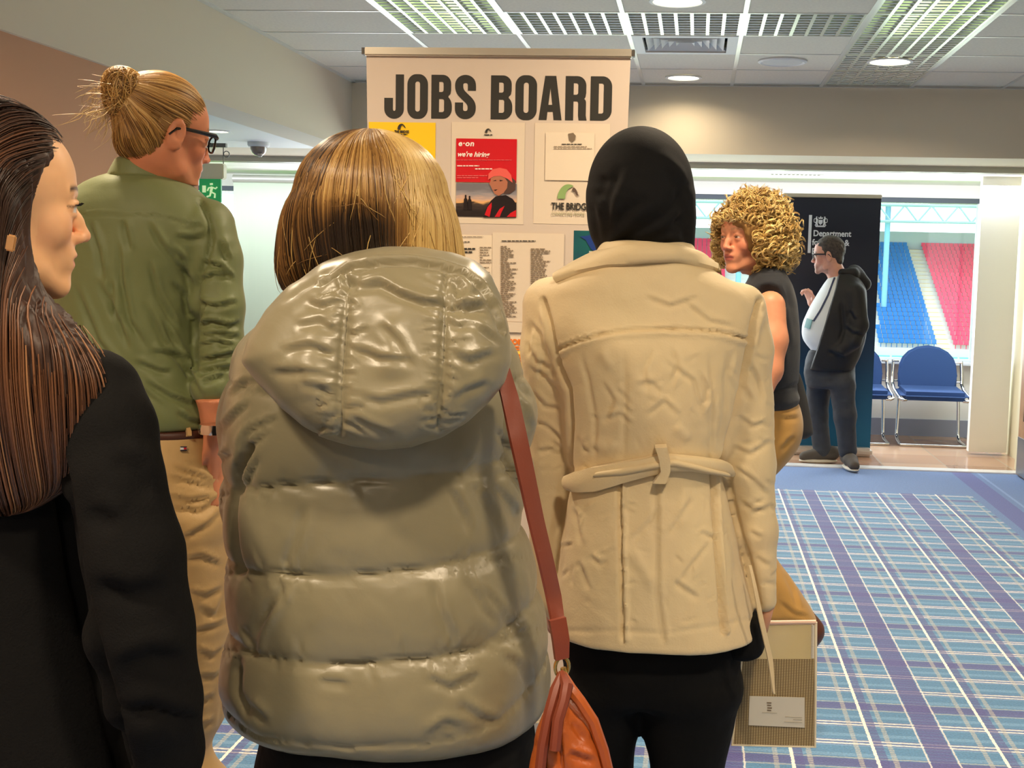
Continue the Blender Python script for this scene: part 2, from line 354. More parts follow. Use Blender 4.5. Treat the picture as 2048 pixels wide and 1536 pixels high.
# window wall
YW = 11.75; zt = aty(1850, 400, YW)[2]; zs = aty(1850, 728, YW)[2]
struct(MB().ab((-6.5, YW, zt+.02), (4.2, YW+.2, SOF)).ab((-6.5, YW, 0), (4.2, YW+.2, zs)).build('wall_back', m_white))
struct(MB().ab((-6.5, YW-.02, .004), (4.2, YW, .16)).build('baseboard_back', mat('grey_skirting', (150, 156, 176), .5)))
struct(MB().ab((-6.5, YW-.12, zs), (4.2, YW+.06, zs+.025), bev=.004).build('trim_4', mat('sill', (206, 212, 222), .5)))
m_dk = mat('window_frame', (58, 66, 78), .4, .3); m_lf = mat('window_frame_light', (206, 214, 224), .4)
def glassmat():
    m = bpy.data.materials.new('window_glass'); m.use_nodes = True; nt = m.node_tree; nt.nodes.clear(); L = nt.links.new
    out = nt.nodes.new('ShaderNodeOutputMaterial'); mx = nt.nodes.new('ShaderNodeMixShader'); tr = nt.nodes.new('ShaderNodeBsdfTransparent'); gl = nt.nodes.new('ShaderNodeBsdfGlossy'); fr = nt.nodes.new('ShaderNodeFresnel')
    gl.inputs['Roughness'].default_value = .02; fr.inputs[0].default_value = 1.3; tr.inputs[0].default_value = (.93, .97, .96, 1)
    L(fr.outputs[0], mx.inputs[0]); L(tr.outputs[0], mx.inputs[1]); L(gl.outputs[0], mx.inputs[2]); L(mx.outputs[0], out.inputs[0]); return m
mg = glassmat()
xs_ = [-6.4, -4.3, -2.3, -.35, 1.12, 2.56, 4.1]
for i, (a, b_) in enumerate(zip(xs_, xs_[1:])):
    o = bpy.data.objects.new('window_%d' % (i+1), None); COL.objects.link(o); o.location = ((a+b_)/2, YW+.05, zs); struct(o)
    f_ = MB(); f_.ab((a, YW+.02, zt-.025), (b_, YW+.08, zt+.02)); struct(f_.build('window_frame', m_dk, o)); f_ = MB(); f_.ab((a, YW+.02, zs+.02), (b_, YW+.08, zs+.05)); f_.ab((a, YW+.02, zs+.05), (a+.025, YW+.08, zt-.025)); f_.ab((b_-.025, YW+.02, zs+.05), (b_, YW+.08, zt-.025))
    struct(f_.build('window_frame', m_lf, o))
    struct(MB().ab((a+.025, YW+.045, zs+.05), (b_-.025, YW+.053, zt-.025)).build('window_pane', mg, o))
# white roller blinds drawn down on the left
m_blind = mat('blind_fabric', (228, 236, 226), .8, emit=None, trans=None, bump=[(4, .15, .01, (1, 1, .2))])
def blind_mat():
    m = bpy.data.materials.new('blind_cloth'); m.use_nodes = True; nt = m.node_tree; nt.nodes.clear(); L = nt.links.new
    out = nt.nodes.new('ShaderNodeOutputMaterial'); a = nt.nodes.new('ShaderNodeAddShader'); d = nt.nodes.new('ShaderNodeBsdfDiffuse'); t_ = nt.nodes.new('ShaderNodeBsdfTranslucent')
    d.inputs[0].default_value = (.40, .46, .37, 1); t_.inputs[0].default_value = (.08, .10, .08, 1); L(d.outputs[0], a.inputs[0]); L(t_.outputs[0], a.inputs[1]); L(a.outputs[0], out.inputs[0]); return m
mbl = blind_mat()
xa = aty(468, 500, 11.3)[0]
for i, (a, b_, lb) in enumerate(((xa, xa+1.62, 'pale roller blind drawn down behind the woman with bobbed hair'), (xa+1.66, xa+3.1, 'pale roller blind drawn down, mostly hidden behind the banner'))):
    o = thing('roller_blind', lb, 'blind', ((a+b_)/2, 11.3, .5), 'drawn roller blinds on the left')
    n = 24; co = []; 
    for z in (.28, 2.2):
        for k in range(n+1): co.append((a+(b_-a)*k/n, 11.3+.003*math.sin(k*1.3), z))
    fc = [(k, k+1, n+2+k, n+1+k) for k in range(n)]
    ob = npmesh('blind_sheet', co, fc, mbl, o, smooth=False); md = ob.modifiers.new('s', 'SOLIDIFY'); md.thickness = .002
    MB().tube([(a, 11.3, 2.235), (b_, 11.3, 2.235)], .035, 14).build('blind_roller', mat('blind_rail', (176, 178, 170), .4, .4), o, True)
    MB().ab((a, 11.29, .255), (b_, 11.315, .285)).build('hem_bar', m_white, o)
# white pier and door frame at the right edge
pa = aty(1965, 380, 10.62)[0]
struct(MB().ab((pa, 10.62, .03), (pa+.31, 10.70, SOF)).build('wall_pier', m_white))
struct(MB().ab((pa+.34, 9.9, 0), (pa+.44, 10.9, SOF)).ab((pa+.2, 9.80, 0), (pa+.36, 9.9, SOF-.05)).build('trim_5', m_trim))
dx = aty(2024, 900, 9.7)[0]
o = bpy.data.objects.new('door_1', None); COL.objects.link(o); o.location = (dx, 9.2, 0); struct(o)
m_wood = mat('door_wood', (188, 142, 100), .4, bump=[(30, .1, .002, (1, 1, .05))], noise=(8, (164, 118, 80), .7))
struct(MB().ab((dx+.02, 8.7, .01), (dx+.065, 9.62, 1.45)).build('door_panel', m_wood, o))
struct(MB().ab((dx+.02, 8.7, 1.45), (dx+.065, 9.62, 2.26)).build('door_upper', m_trim, o))
struct(MB().ab((dx+.012, 8.72, .02), (dx+.02, 9.6, .3)).build('kick_plate', mat('brushed_steel', (150, 154, 160), .35, .8), o))
struct(MB().tube([(dx+.02, 9.3, .45), (dx-.02, 9.3, .45), (dx-.02, 9.3, .95), (dx+.02, 9.3, .95)], .012, 10).build('door_handle', mat('dark_handle', (50, 40, 36), .4), o, True))
# vent set in the window-bay ceiling
v_ = atz(1590, 349, SOF)
o = thing('bay_vent', 'small slotted grey vent in the window bay ceiling above the dark banner', 'vent', (v_[0], v_[1], SOF))
g_ = MB()
for k in range(12): g_.ab((v_[0]-.2+.035*k, v_[1]-.04, SOF-.008), (v_[0]-.18+.035*k, v_[1]+.04, SOF))
g_.build('vent_slot', mat('vent_grey', (150, 150, 138), .5), o); MB().ab((v_[0]-.21, v_[1]-.05, SOF-.004), (v_[0]+.235, v_[1]+.05, SOF)).build('vent_plate', m_white, o)
# security camera dome, hanging exit sign
d_ = atz(517, 285, SOF)
o = thing('dome_camera', 'small white ceiling dome camera between the man in green and the banner', 'security camera', (d_[0], d_[1], SOF))
MB().lathe([(.075, 0), (.075, -.02), (.066, -.03)], (d_[0], d_[1], SOF), 28).build('camera_base', m_white, o, True)
MB().lathe([(.056, -.028), (.054, -.05), (.044, -.072), (.026, -.088), (.004, -.093)], (d_[0], d_[1], SOF), 28).build('camera_dome', mat('smoked_dome', (130, 116, 104), .15, coat=.6), o, True)
MB().lathe([(.016, -.078), (.016, -.095), (.01, -.1)], (d_[0]+.02, d_[1]-.03, SOF), 14).build('camera_lens', mat('lens_glass', (180, 170, 160), .1), o, True)
ya = 7.6; e0 = aty(404, 345, ya); e1 = aty(447, 405, ya); hb = aty(450, 328, ya)[2]
o = thing('exit_sign', 'green hanging exit sign with white running figure in front of the man in green', 'exit sign', ((e0[0]+e1[0])/2, ya, SOF), None)
xc = (aty(446, 340, ya)[0]+aty(404, 340, ya)[0])/2
MB().ab((e0[0]-.03, ya-.03, aty(420, 358, ya)[2]), (e1[0]+.012, ya+.03, hb), bev=.006).build('sign_housing', mat('sign_box', (250, 244, 206), .5), o)
MB().ab((e0[0]-.015, ya-.008, e1[2]), (e1[0]-.012, ya+.008, aty(420, 358, ya)[2])).build('sign_panel', mat('exit_green', (40, 150, 84), .4, emit=((60, 190, 110), .25)), o)
m_pic = mat('exit_white', (225, 245, 200), .5, emit=((230, 255, 190), .5)); zc = (e1[2]+aty(420, 358, ya)[2])/2; xm = (e0[0]+e1[0])/2
pm = MB(); yy = ya-.011
pm.tube([(xm-.005, yy, zc+.045), (xm-.004, yy, zc+.034)], .010, 8).tube([(xm, yy, zc+.024), (xm-.008, yy, zc-.008)], .008, 6).tube([(xm-.008, yy, zc-.008), (xm+.018, yy, zc-.02), (xm+.016, yy, zc-.045)], .0055, 6).tube([(xm-.008, yy, zc-.008), (xm-.014, yy, zc-.032), (xm-.034, yy, zc-.038)], .0055, 6).tube([(xm, yy, zc+.02), (xm+.022, yy, zc+.012), (xm+.032, yy, zc+.022)], .0045, 6).tube([(xm, yy, zc+.02), (xm-.022, yy, zc+.016), (xm-.03, yy, zc-.002)], .0045, 6)
pm.build('running_figure', m_pic, o); MB().ab((xm-.062, yy-.002, zc-.012), (xm-.04, yy+.002, zc+.03)).build('door_symbol', m_pic, o)
hk = MB(); hk.ab((xc-.16, ya-.015, hb+.10), (xc+.09, ya+.015, hb+.125)); 
for s in (-.09, .07): hk.tube([(xc+s, ya, hb), (xc+s, ya, hb+.1)], .003, 6)
hk.tube([(xc+.09+.018*math.cos(a), ya, hb+.06+.018*math.sin(a)) for a in np.linspace(0, 6.28, 12)], .003, 6)
hk.tube([(xc-.1, ya, hb+.12), (xc-.1, ya, SOF)], .006, 8); hk.build('hanging_bracket', mat('bracket', (120, 120, 114), .4, .6), o)
# ================================================================== outside: stadium stand across the pitch
GRD = -7.4
struct(MB().ab((-90, 14, GRD-.2), (110, 124, GRD)).build('ground', mat('pitch_grass', (120, 170, 70), .9, noise=(.3, (140, 186, 84), .6))))
D0, ROWS, RISE, TREAD, ZB = 121., 25, .40, .82, -5.7
m_con = mat('stand_concrete', (214, 214, 212), .8)
prof_ = [(-60, D0, GRD)]
for k in range(ROWS): prof_ += [(-60, D0+k*TREAD, ZB+k*RISE), (-60, D0+(k+1)*TREAD, ZB+k*RISE)]
prof_ += [(-60, D0+ROWS*TREAD, GRD)]
st = MB().poly(prof_, (150, 0, 0))
stand = tag(st.build('stadium_stand', m_con), 'pale stepped stand across the pitch, seen through the window', 'stand')
MB().ab((-60, D0+ROWS*TREAD, GRD), (90, D0+ROWS*TREAD+1, ZB+ROWS*RISE+1.6)).build('back_wall', mat('stand_back', (176, 184, 196), .8), stand)
ys = MB()
for k in range(ROWS): ys.ab((23.05, D0+k*TREAD-.01, ZB+k*RISE), (24.25, D0+(k+1)*TREAD-.02, ZB+k*RISE+.02))
ys.build('stairway', mat('yellow_steps', (250, 214, 110), .7), stand)
def seat_mesh():
    b_ = MB(); b_.box((0, .24, .42), (.44, .42, .05), bev=.015); b_.box((0, .46, .62), (.44, .05, .40), Matrix.Rotation(math.radians(-8), 3, 'X'), bev=.015); b_.box((0, .36, .2), (.06, .1, .4)); return b_
def seatobj(name, color, mname):
    o = seat_mesh().build(name, mat(mname, color, .5)); return o
red, blu = seatobj('stadium_chair', (226, 56, 100), 'red_plastic'), seatobj('stadium_chair', (20, 112, 184), 'blue_plastic')
spots = []
for k in range(ROWS):
    for i in range(-10, 62):
        x = .25+i*.5
        if 22.9 < x < 24.4: continue
        px, py = proj((x, D0+k*TREAD+.4, ZB+k*RISE+.4))
        if not (1385 < px < 1450 or 1755 < px < 1968) or py > 712: continue
        spots.append((k, x, px, py))
spots.sort(key=lambda s: (s[2] < 1500, s[0]))
front, rest = spots[:300], spots[300:]
used = set()
for (k, x, px, py) in front:
    src, cn = (red, 'red') if (x > 24.3 or x < 10) else (blu, 'blue')
    o = src if cn not in used else src.copy()
    if cn in used: COL.objects.link(o)
    used.add(cn)
    o.location = (x, D0+k*TREAD+.05, ZB+k*RISE+.012)
    tag(o, '%s plastic stadium seat among the rows seen through the window' % cn, 'stadium seat', '%s seats of the stand' % cn)
for cn, m_ in (('red', _M['red_plastic']), ('blue', _M['blue_plastic'])):
    b_ = MB()
    for (k, x, px, py) in rest:
        if ('red' if (x > 24.3 or x < 10) else 'blue') != cn: continue
        y_, z_ = D0+k*TREAD+.05, ZB+k*RISE
        b_.box((x, y_+.24, z_+.42), (.44, .42, .05)); b_.box((x, y_+.46, z_+.62), (.44, .05, .40))
    if len(b_.bm.verts): tag(b_.build('stadium_seating', m_), 'remaining %s seats in the upper rows of the far stand' % cn, 'stadium seating', kind='stuff')
# advertising boards at the pitch edge, roof posts and truss
m_ad = mat('ad_board', (120, 196, 206), .5); 
for i in range(6):
    tag(MB().ab((12.2+3.1*i, D0-2.5, GRD), (15.1+3.1*i, D0-2.35, GRD+1.1), bev=.02).build('advertising_board', m_ad), 'pale teal advertising board at the edge of the pitch', 'advertising board', 'boards along the pitch')
m_st = mat('roof_steel', (150, 176, 196), .5)
o = thing('stand_roof', 'blue grey steel roof truss and posts over the far stand', 'roof', (20, D0+8, 4))
rf = MB(); ztop = 1.52+ (541-445)/2500*128
MB().ab((-60, D0+6, ztop+2.2), (90, D0+24, ztop+2.5)).build('roof_sheet', mat('roof_white', (232, 238, 242), .7), o)
for i in range(26):
    x = -20+i*2.6
    rf.tube([(x, D0+6, ztop), (x+1.3, D0+6, ztop+1.6)], .1, 6).tube([(x+1.3, D0+6, ztop+1.6), (x+2.6, D0+6, ztop)], .1, 6)
rf.tube([(-20, D0+6, ztop), (48, D0+6, ztop)], .16, 6).tube([(-20, D0+6, ztop+1.6), (48, D0+6, ztop+1.6)], .16, 6)
rf.build('roof_truss', m_st, o)
xp = aty(1771, 540, D0+7)[0]
for x in (xp, xp+14, xp-22, 4.2): MB().tube([(x, D0+7, GRD), (x, D0+7, ztop+1.6)], .28, 10).build('roof_post', mat('post_blue', (130, 186, 218), .5), o, True)
# ================================================================== chairs by the window
m_cb = mat('blue_upholstery', (40, 70, 122), .85, bump=[(700, .3, .001, (1, 1, 1))]); m_cr = mat('chrome', (214, 214, 214), .12, 1); m_arm = mat('arm_pad', (30, 40, 74), .5)
def chair(label):
    o = thing('waiting_chair', label, 'chair', (0, 0, 0), 'blue chairs under the window')
    # back shell: rounded top, slightly hollowed; the chair faces -Y
    n = 12; prof = [(-.205, .47), (-.208, .58), (-.200, .67), (-.180, .73), (-.14, .782), (-.08, .820), (0, .835)]
    prof = prof+[(-x, z) for x, z in prof[-2::-1]]
    b_ = MB(); fr = []; bk = []
    for (x, z) in prof:
        yy = .235+.10*(z-.45)-.35*x*x*1.0
        fr.append(b_.bm.verts.new((x, yy-.028, z))); bk.append(b_.bm.verts.new((x, yy+.028, z)))
    b_.bm.faces.new(fr); b_.bm.faces.new(bk[::-1])
    N = len(fr)
    for i in range(N): b_.bm.faces.new((fr[i], fr[(i+1) % N], bk[(i+1) % N], bk[i]))
    bmesh.ops.bevel(b_.bm, geom=[e for e in b_.bm.edges if len(e.link_faces) == 2 and any(len(f2.verts) > 4 for f2 in e.link_faces)], offset=.016, segments=3, affect='EDGES')
    b_.build('backrest', m_cb, o, True)
    MB().box((0, 0, .44), (.47, .46, .075), Matrix.Rotation(math.radians(3), 3, 'X'), bev=.034).build('seat', m_cb, o, True)
    fm = MB()
    for s in (-1, 1):
        x = .245*s
        pth = [(x*.98, .27, .70), (x, .255, .60), (x, .23, .50), (x, .12, .455), (x, -.10, .425), (x*.98, -.19, .405), (x*.9, -.21, .395), (x*.8, -.18, .395)]; lg = [(x*.84, .12, .41), (x*.86, .11, .30), (x*.88, .10, .09), (x*.885, .08, .045), (x*.89, .03, .022), (x*.92, -.17, .013), (x*.90, -.20, .013), (x*.7, -.205, .013)]; fm.tube(lg, .0125, 10)
        fm.tube(pth, .0125, 10)
        fm.tube([(x, .26, .69), (x*.82, .262, .69)], .008, 8); fm.tube([(x, .24, .52), (x*.82, .242, .52)], .008, 8)
    fm.tube([(-.19, -.205, .013), (.19, -.205, .013)], .0125, 10)
    fm.build('chair_frame', m_cr, o, True)
    return o
def copy_tree(o):
    c = o.copy(); COL.objects.link(c)
    for ch in list(o.children):
        d = ch.copy(); COL.objects.link(d); d.parent = c
        for g in ch.children: e = g.copy(); COL.objects.link(e); e.parent = d
    return c
c0 = chair('blue padded chair with chrome frame under the window, fully in view')
pc = aty(1864, 800, 11.15); c0.location = (pc[0], 11.2, .004); c0.scale = (1.25, 1, 1.03)
c1 = copy_tree(c0); c1['label'] = 'blue padded chair with chrome frame partly hidden behind the dark banner'; c1.location = (pc[0]-.66, 11.2, .004)
# ================================================================== sculpting kit: smooth-union distance fields -> one continuous mesh
_lat = RNG.random((32, 32, 32)).astype(np.float32)
def vnoise(P, s=1., seed=0, stretch=(1, 1, 1)):
    q = np.asarray(P)*s*np.array(stretch)+seed*7.31; i = np.floor(q).astype(int); f_ = q-i; f_ = f_*f_*(3-2*f_)
    o = 0
    for a in (0, 1):
        for b in (0, 1):
            for c in (0, 1):
                w = (f_[..., 0] if a else 1-f_[..., 0])*(f_[..., 1] if b else 1-f_[..., 1])*(f_[..., 2] if c else 1-f_[..., 2])
                o = o+w*_lat[(i[..., 0]+a) & 31, (i[..., 1]+b) & 31, (i[..., 2]+c) & 31]
    return o
def fbm(P, s=1., seed=0, stretch=(1, 1, 1), oct=3): return sum(vnoise(P, s*2**k, seed+k, stretch)/2**k for k in range(oct))/sum(1/2**k for k in range(oct))
def frame(front, up=(0, 0, 1), roll=0):
    """columns: right, front, up"""
    f_ = np.array(front, float); f_ /= np.linalg.norm(f_); u_ = np.array(up, float); r_ = np.cross(f_, u_); r_ /= np.linalg.norm(r_); u_ = np.cross(r_, f_)
    if roll: c, s = math.cos(roll), math.sin(roll); r_, u_ = r_*c+u_*s, u_*c-r_*s
    return np.stack([r_, f_, u_], 1)
I3 = np.eye(3)
def smooth_rows(rows, n=6):
    """Catmull-Rom resample of table rows (first column = parameter)"""
    r_ = np.array(sorted(rows), float); t = r_[:, 0]; tt = np.concatenate([np.linspace(a, b, n, endpoint=False) for a, b in zip(t, t[1:])]+[[t[-1]]])
    m = np.gradient(r_[:, 1:], t, axis=0); out = []
    i = np.clip(np.searchsorted(t, tt, side='right')-1, 0, len(t)-2); h = (t[i+1]-t[i]); u = ((tt-t[i])/h)[:, None]; h = h[:, None]
    p0, p1, m0, m1 = r_[i, 1:], r_[i+1, 1:], m[i], m[i+1]
    v = (2*u**3-3*u**2+1)*p0+(u**3-2*u**2+u)*h*m0+(-2*u**3+3*u**2)*p1+(u**3-u**2)*h*m1
    return np.concatenate([tt[:, None], v], 1)
class Sdf:
    def __init__(s, lo, hi, res, fine=()):
        s.ax = []
        for a in range(3):
            pts = [lo[a]]; fz = [f_ for f_ in fine if f_[0] == a]
            while pts[-1] < hi[a]:
                st = res
                for (_, f0, f1, fr) in fz:
                    if f0 <= pts[-1] < f1: st = fr
                pts.append(pts[-1]+st)
            s.ax.append(np.array(pts, np.float32))
        s.F = np.full([len(a) for a in s.ax], .06, np.float32)
    def _box(s, lo, hi):
        sl = []
        for a in range(3):
            i0 = max(0, np.searchsorted(s.ax[a], lo[a])-1); i1 = min(len(s.ax[a]), np.searchsorted(s.ax[a], hi[a])+1)
            if i1 <= i0: return None
            sl.append(slice(i0, i1))
        return tuple(sl)
    def _pts(s, sl):
        return (s.ax[0][sl[0]][:, None, None], s.ax[1][sl[1]][None, :, None], s.ax[2][sl[2]][None, None, :])
    def _put(s, sl, d, k, sub):
        A = s.F[sl]
        if sub:
            d = -d; h = np.clip(.5-.5*(d-A)/k, 0, 1) if k else None
            s.F[sl] = np.maximum(A, d) if not k else d*(1-h)+A*h+k*h*(1-h)
        else:
            if not k: s.F[sl] = np.minimum(A, d)
            else: h = np.clip(.5+.5*(A-d)/k, 0, 1); s.F[sl] = A*(1-h)+d*h-k*h*(1-h)
    def cone(s, a, b, ra, rb, k=.02, sub=False):
        a = np.array(a, float); b = np.array(b, float); m = max(ra, rb)+k+.03
        sl = s._box(np.minimum(a, b)-m, np.maximum(a, b)+m)
        if sl is None: return s
        X, Y_, Z_ = s._pts(sl); v = b-a; L2 = max(v@v, 1e-12)
        t = np.clip(((X-a[0])*v[0]+(Y_-a[1])*v[1]+(Z_-a[2])*v[2])/L2, 0, 1)
        d = np.sqrt((X-a[0]-t*v[0])**2+(Y_-a[1]-t*v[1])**2+(Z_-a[2]-t*v[2])**2)-(ra+(rb-ra)*t)
        s._put(sl, d.astype(np.float32), k, sub); return s
    def chain(s, pts, rads, k=.02, sub=False):
        for a, b, ra, rb in zip(pts, pts[1:], rads, rads[1:]): s.cone(a, b, ra, rb, k, sub)
        return s
    def ell(s, c, r_, R=I3, k=.02, sub=False):
        c = np.array(c, float); r_ = np.array(r_, float); m = np.abs(R) @ r_+k+.03
        sl = s._box(c-m, c+m)
        if sl is None: return s
        X, Y_, Z_ = s._pts(sl); X, Y_, Z_ = X-c[0], Y_-c[1], Z_-c[2]
        q = [(X*R[0, i]+Y_*R[1, i]+Z_*R[2, i]) for i in range(3)]
        k0 = np.sqrt(sum((q[i]/r_[i])**2 for i in range(3))); k1 = np.sqrt(sum((q[i]/r_[i]**2)**2 for i in range(3)))+1e-9
        s._put(sl, (k0*(k0-1)/k1).astype(np.float32), k, sub); return s
    def stack(s, rows, n=2.4, k=.02, cap=.02, R=None, o=(0, 0, 0), sub=False):
        """rows (z, cx, cy, rx, ry) of superellipse sections, optionally in the frame R at o"""
        r_ = smooth_rows(rows); z0, z1 = r_[0, 0], r_[-1, 0]
        if R is None:
            m = k+.03; sl = s._box((( r_[:, 1]-r_[:, 3]).min()-m, (r_[:, 2]-r_[:, 4]).min()-m, z0-m), ((r_[:, 1]+r_[:, 3]).max()+m, (r_[:, 2]+r_[:, 4]).max()+m, z1+m))
            if sl is None: return s
            X, Y_, Z_ = s._pts(sl)
        else:
            rad = np.abs(r_).max()+.1; o = np.array(o, float)
            cc = [o+R @ np.array((sx*(np.abs(r_[:, 1])+r_[:, 3]).max(), sy*(np.abs(r_[:, 2])+r_[:, 4]).max(), zz)) for sx in (-1, 1) for sy in (-1, 1) for zz in (z0, z1)]
            cc = np.array(cc); sl = s._box(cc.min(0)-.05, cc.max(0)+.05)
            if sl is None: return s
            X, Y_, Z_ = s._pts(sl); X, Y_, Z_ = X-o[0], Y_-o[1], Z_-o[2]
            X, Y_, Z_ = [X*R[0, i]+Y_*R[1, i]+Z_*R[2, i] for i in range(3)]
        g = [np.interp(Z_, r_[:, 0], r_[:, j]).astype(np.float32) for j in range(1, 5)]
        q = ((np.abs(X-g[0])/g[2])**n+(np.abs(Y_-g[1])/g[3])**n)**(1/n)
        d = (q-1)*np.minimum(g[2], g[3]); zc = np.maximum(Z_-z1, z0-Z_)
        if cap: e = np.maximum(d+cap, 0); h = np.maximum(zc+cap, 0); d = np.sqrt(e*e+h*h)-cap+np.minimum(np.maximum(d+cap, zc+cap), 0)
        else: d = np.maximum(d, zc)
        s._put(sl, d.astype(np.float32), k, sub); return s
    def pillow(s, poly, yc, T, w, k=.01, tilt=0, zref=0, bulge=None):
        """puffed slab: outline polygon [(x, z)], centre depth yc, half-thickness T, rim radius w"""
        P_ = np.array(poly, float); lo, hi = P_.min(0), P_.max(0); m = k+.03
        sl = s._box((lo[0]-m, yc-T-m-abs(tilt)*(hi[1]-lo[1]), lo[1]-m), (hi[0]+m, yc+T+m+abs(tilt)*(hi[1]-lo[1]), hi[1]+m))
        X, Y_, Z_ = s._pts(sl); x, z = np.broadcast_arrays(X[:, 0, :], Z_[:, 0, :]); dd = np.full(x.shape, 1e9); ins = np.zeros(x.shape, bool)
        for (ax_, az), (bx, bz) in zip(P_, np.roll(P_, -1, 0)):
            vx, vz = bx-ax_, bz-az; t = np.clip(((x-ax_)*vx+(z-az)*vz)/(vx*vx+vz*vz+1e-12), 0, 1)
            dd = np.minimum(dd, (x-ax_-t*vx)**2+(z-az-t*vz)**2)
            c = (az > z) != (bz > z); xi = (bx-ax_)*(z-az)/(bz-az+1e-12)+ax_; ins ^= c & (x < xi)
        sd = np.where(ins, -1, 1)*np.sqrt(dd); e = np.maximum(sd+w, 0)[:, None, :]
        dy = np.abs(Y_-(yc+tilt*(Z_-zref)))*(w/T)
        d = (np.sqrt(e*e+dy*dy)-w)*min(1, T/w)
        s._put(sl, d.astype(np.float32), k, False); return s
    def sample(s, P):
        P = np.asarray(P); out = []
        idx, fr = [], []
        for a in range(3):
            i = np.clip(np.searchsorted(s.ax[a], P[..., a])-1, 0, len(s.ax[a])-2); idx.append(i); fr.append(np.clip((P[..., a]-s.ax[a][i])/(s.ax[a][i+1]-s.ax[a][i]), 0, 1))
        o = 0
        for a in (0, 1):
            for b in (0, 1):
                for c in (0, 1):
                    o = o+(fr[0] if a else 1-fr[0])*(fr[1] if b else 1-fr[1])*(fr[2] if c else 1-fr[2])*s.F[idx[0]+a, idx[1]+b, idx[2]+c]
        return o
    def grad(s, P, e=.004):
        g = np.stack([s.sample(P+np.eye(3)[a]*e)-s.sample(P-np.eye(3)[a]*e) for a in range(3)], -1)
        return g/(np.linalg.norm(g, axis=-1, keepdims=True)+1e-9)
    def snap(s, P, off=0., it=3):
        for _ in range(it): P = P-s.grad(P)*(np.clip(s.sample(P)-off, -.02, .02))[..., None]
        return P
    def hit(s, px, py, y0=None, y1=None):
        """first surface point on the photo ray"""
        y0 = s.ax[1][0] if y0 is None else y0; y1 = s.ax[1][-1] if y1 is None else y1
        ys_ = np.linspace(y0, y1, 160); Q = np.array([aty(px, py, y) for y in ys_]); v = s.sample(Q)
        i = np.argmax(v < 0)
        if v[i] >= 0: return Q[np.argmin(v)]
        if i == 0: return Q[0]
        t = v[i-1]/(v[i-1]-v[i]); return Q[i-1]*(1-t)+Q[i]*t
    def half(s, p, n, k=.004):
        n = np.array(n, float)/np.linalg.norm(n); X, Y_, Z_ = s._pts((slice(None),)*3)
        s.F = np.maximum(s.F, ((X-p[0])*n[0]+(Y_-p[1])*n[1]+(Z_-p[2])*n[2]).astype(np.float32)); return s
    def inside(s, Gs, margin, lo, hi):
        """keep the body under its clothing within a box"""
        sl = s._box(lo, hi)
        if sl is None: return s
        X, Y_, Z_ = s._pts(sl); Q = np.stack(np.broadcast_arrays(X, Y_, Z_), -1).reshape(-1, 3); near = s.F[sl].ravel() < .03
        v = np.full(len(Q), -1.); v[near] = np.min([G.sample(Q[near]) for G in Gs], 0)+margin
        s.F[sl] = np.maximum(s.F[sl], v.reshape(s.F[sl].shape).astype(np.float32)); return s
    def surface(s, relax=1):
        F = s.F.copy(); F[0] = F[-1] = .05; F[:, 0] = F[:, -1] = .05; F[:, :, 0] = F[:, :, -1] = .05
        nx, ny, nz = F.shape; ids, pos, quads = [], [], []
        def cid(i, j, k): return (i*(ny)+j)*nz+k
        for a in range(3):
            sl0 = [slice(None)]*3; sl1 = [slice(None)]*3; sl0[a] = slice(0, -1); sl1[a] = slice(1, None)
            A, B = F[tuple(sl0)], F[tuple(sl1)]; I = np.stack(np.nonzero((A < 0) != (B < 0)), 1)
            fa, fb = A[tuple(I.T)], B[tuple(I.T)]; t = fa/(fa-fb)
            p = np.stack([s.ax[c][I[:, c]] for c in range(3)], 1).astype(np.float64); p[:, a] += t*(s.ax[a][I[:, a]+1]-s.ax[a][I[:, a]])
            b_, c_ = [(1, 2), (2, 0), (0, 1)][a]; q = []
            for (db, dc) in ((0, 0), (1, 0), (1, 1), (0, 1)):
                J = I.copy(); J[:, b_] -= db; J[:, c_] -= dc; q.append(cid(*J.T))
            q = np.stack(q, 1); ids.append(q.ravel()); pos.append(np.repeat(p, 4, 0)); flip = fa < 0
            q2 = q.copy(); q2[flip] = q2[flip][:, ::-1]; quads.append(q2[:, ::-1])
        ids = np.concatenate(ids); pos = np.concatenate(pos); quads = np.concatenate(quads)
        un, inv = np.unique(ids, return_inverse=True); cnt = np.bincount(inv)
        V = np.stack([np.bincount(inv, pos[:, c])/cnt for c in range(3)], 1); Q = np.searchsorted(un, quads)
        for _ in range(relax):
            E_ = np.concatenate([Q[:, [0, 1]], Q[:, [1, 2]], Q[:, [2, 3]], Q[:, [3, 0]]]); n = np.bincount(E_[:, 0], minlength=len(V))+np.bincount(E_[:, 1], minlength=len(V))
            S_ = np.stack([np.bincount(E_[:, 0], V[E_[:, 1], c], len(V))+np.bincount(E_[:, 1], V[E_[:, 0], c], len(V)) for c in range(3)], 1)
            V = V*.5+S_/n[:, None]*.5
        return V, Q
    def mesh(s, name, m, parent, disp=None, attr=None, relax=1, cut=None):
        V, Q = s.surface(relax); N = vnorm(V, Q)
        if disp is not None: V = V+N*disp(V, N)[:, None]; N = vnorm(V, Q)
        col = attr(V, N) if attr else None
        if cut is not None:
            keep = ~cut(V)[Q].all(1); Q = Q[keep]; u_, inv = np.unique(Q, return_inverse=True); Q = inv.reshape(Q.shape); V = V[u_]; col = col[u_] if col is not None else None
        return npmesh(name, V, Q, m, parent, attr=col)
def vnorm(V, Q):
    fn = np.cross(V[Q[:, 2]]-V[Q[:, 0]], V[Q[:, 3]]-V[Q[:, 1]]); N = np.zeros_like(V)
    for c in range(4):
        for a in range(3): N[:, a] += np.bincount(Q[:, c], fn[:, a], len(V))
    return N/(np.linalg.norm(N, axis=1, keepdims=True)+1e-12)
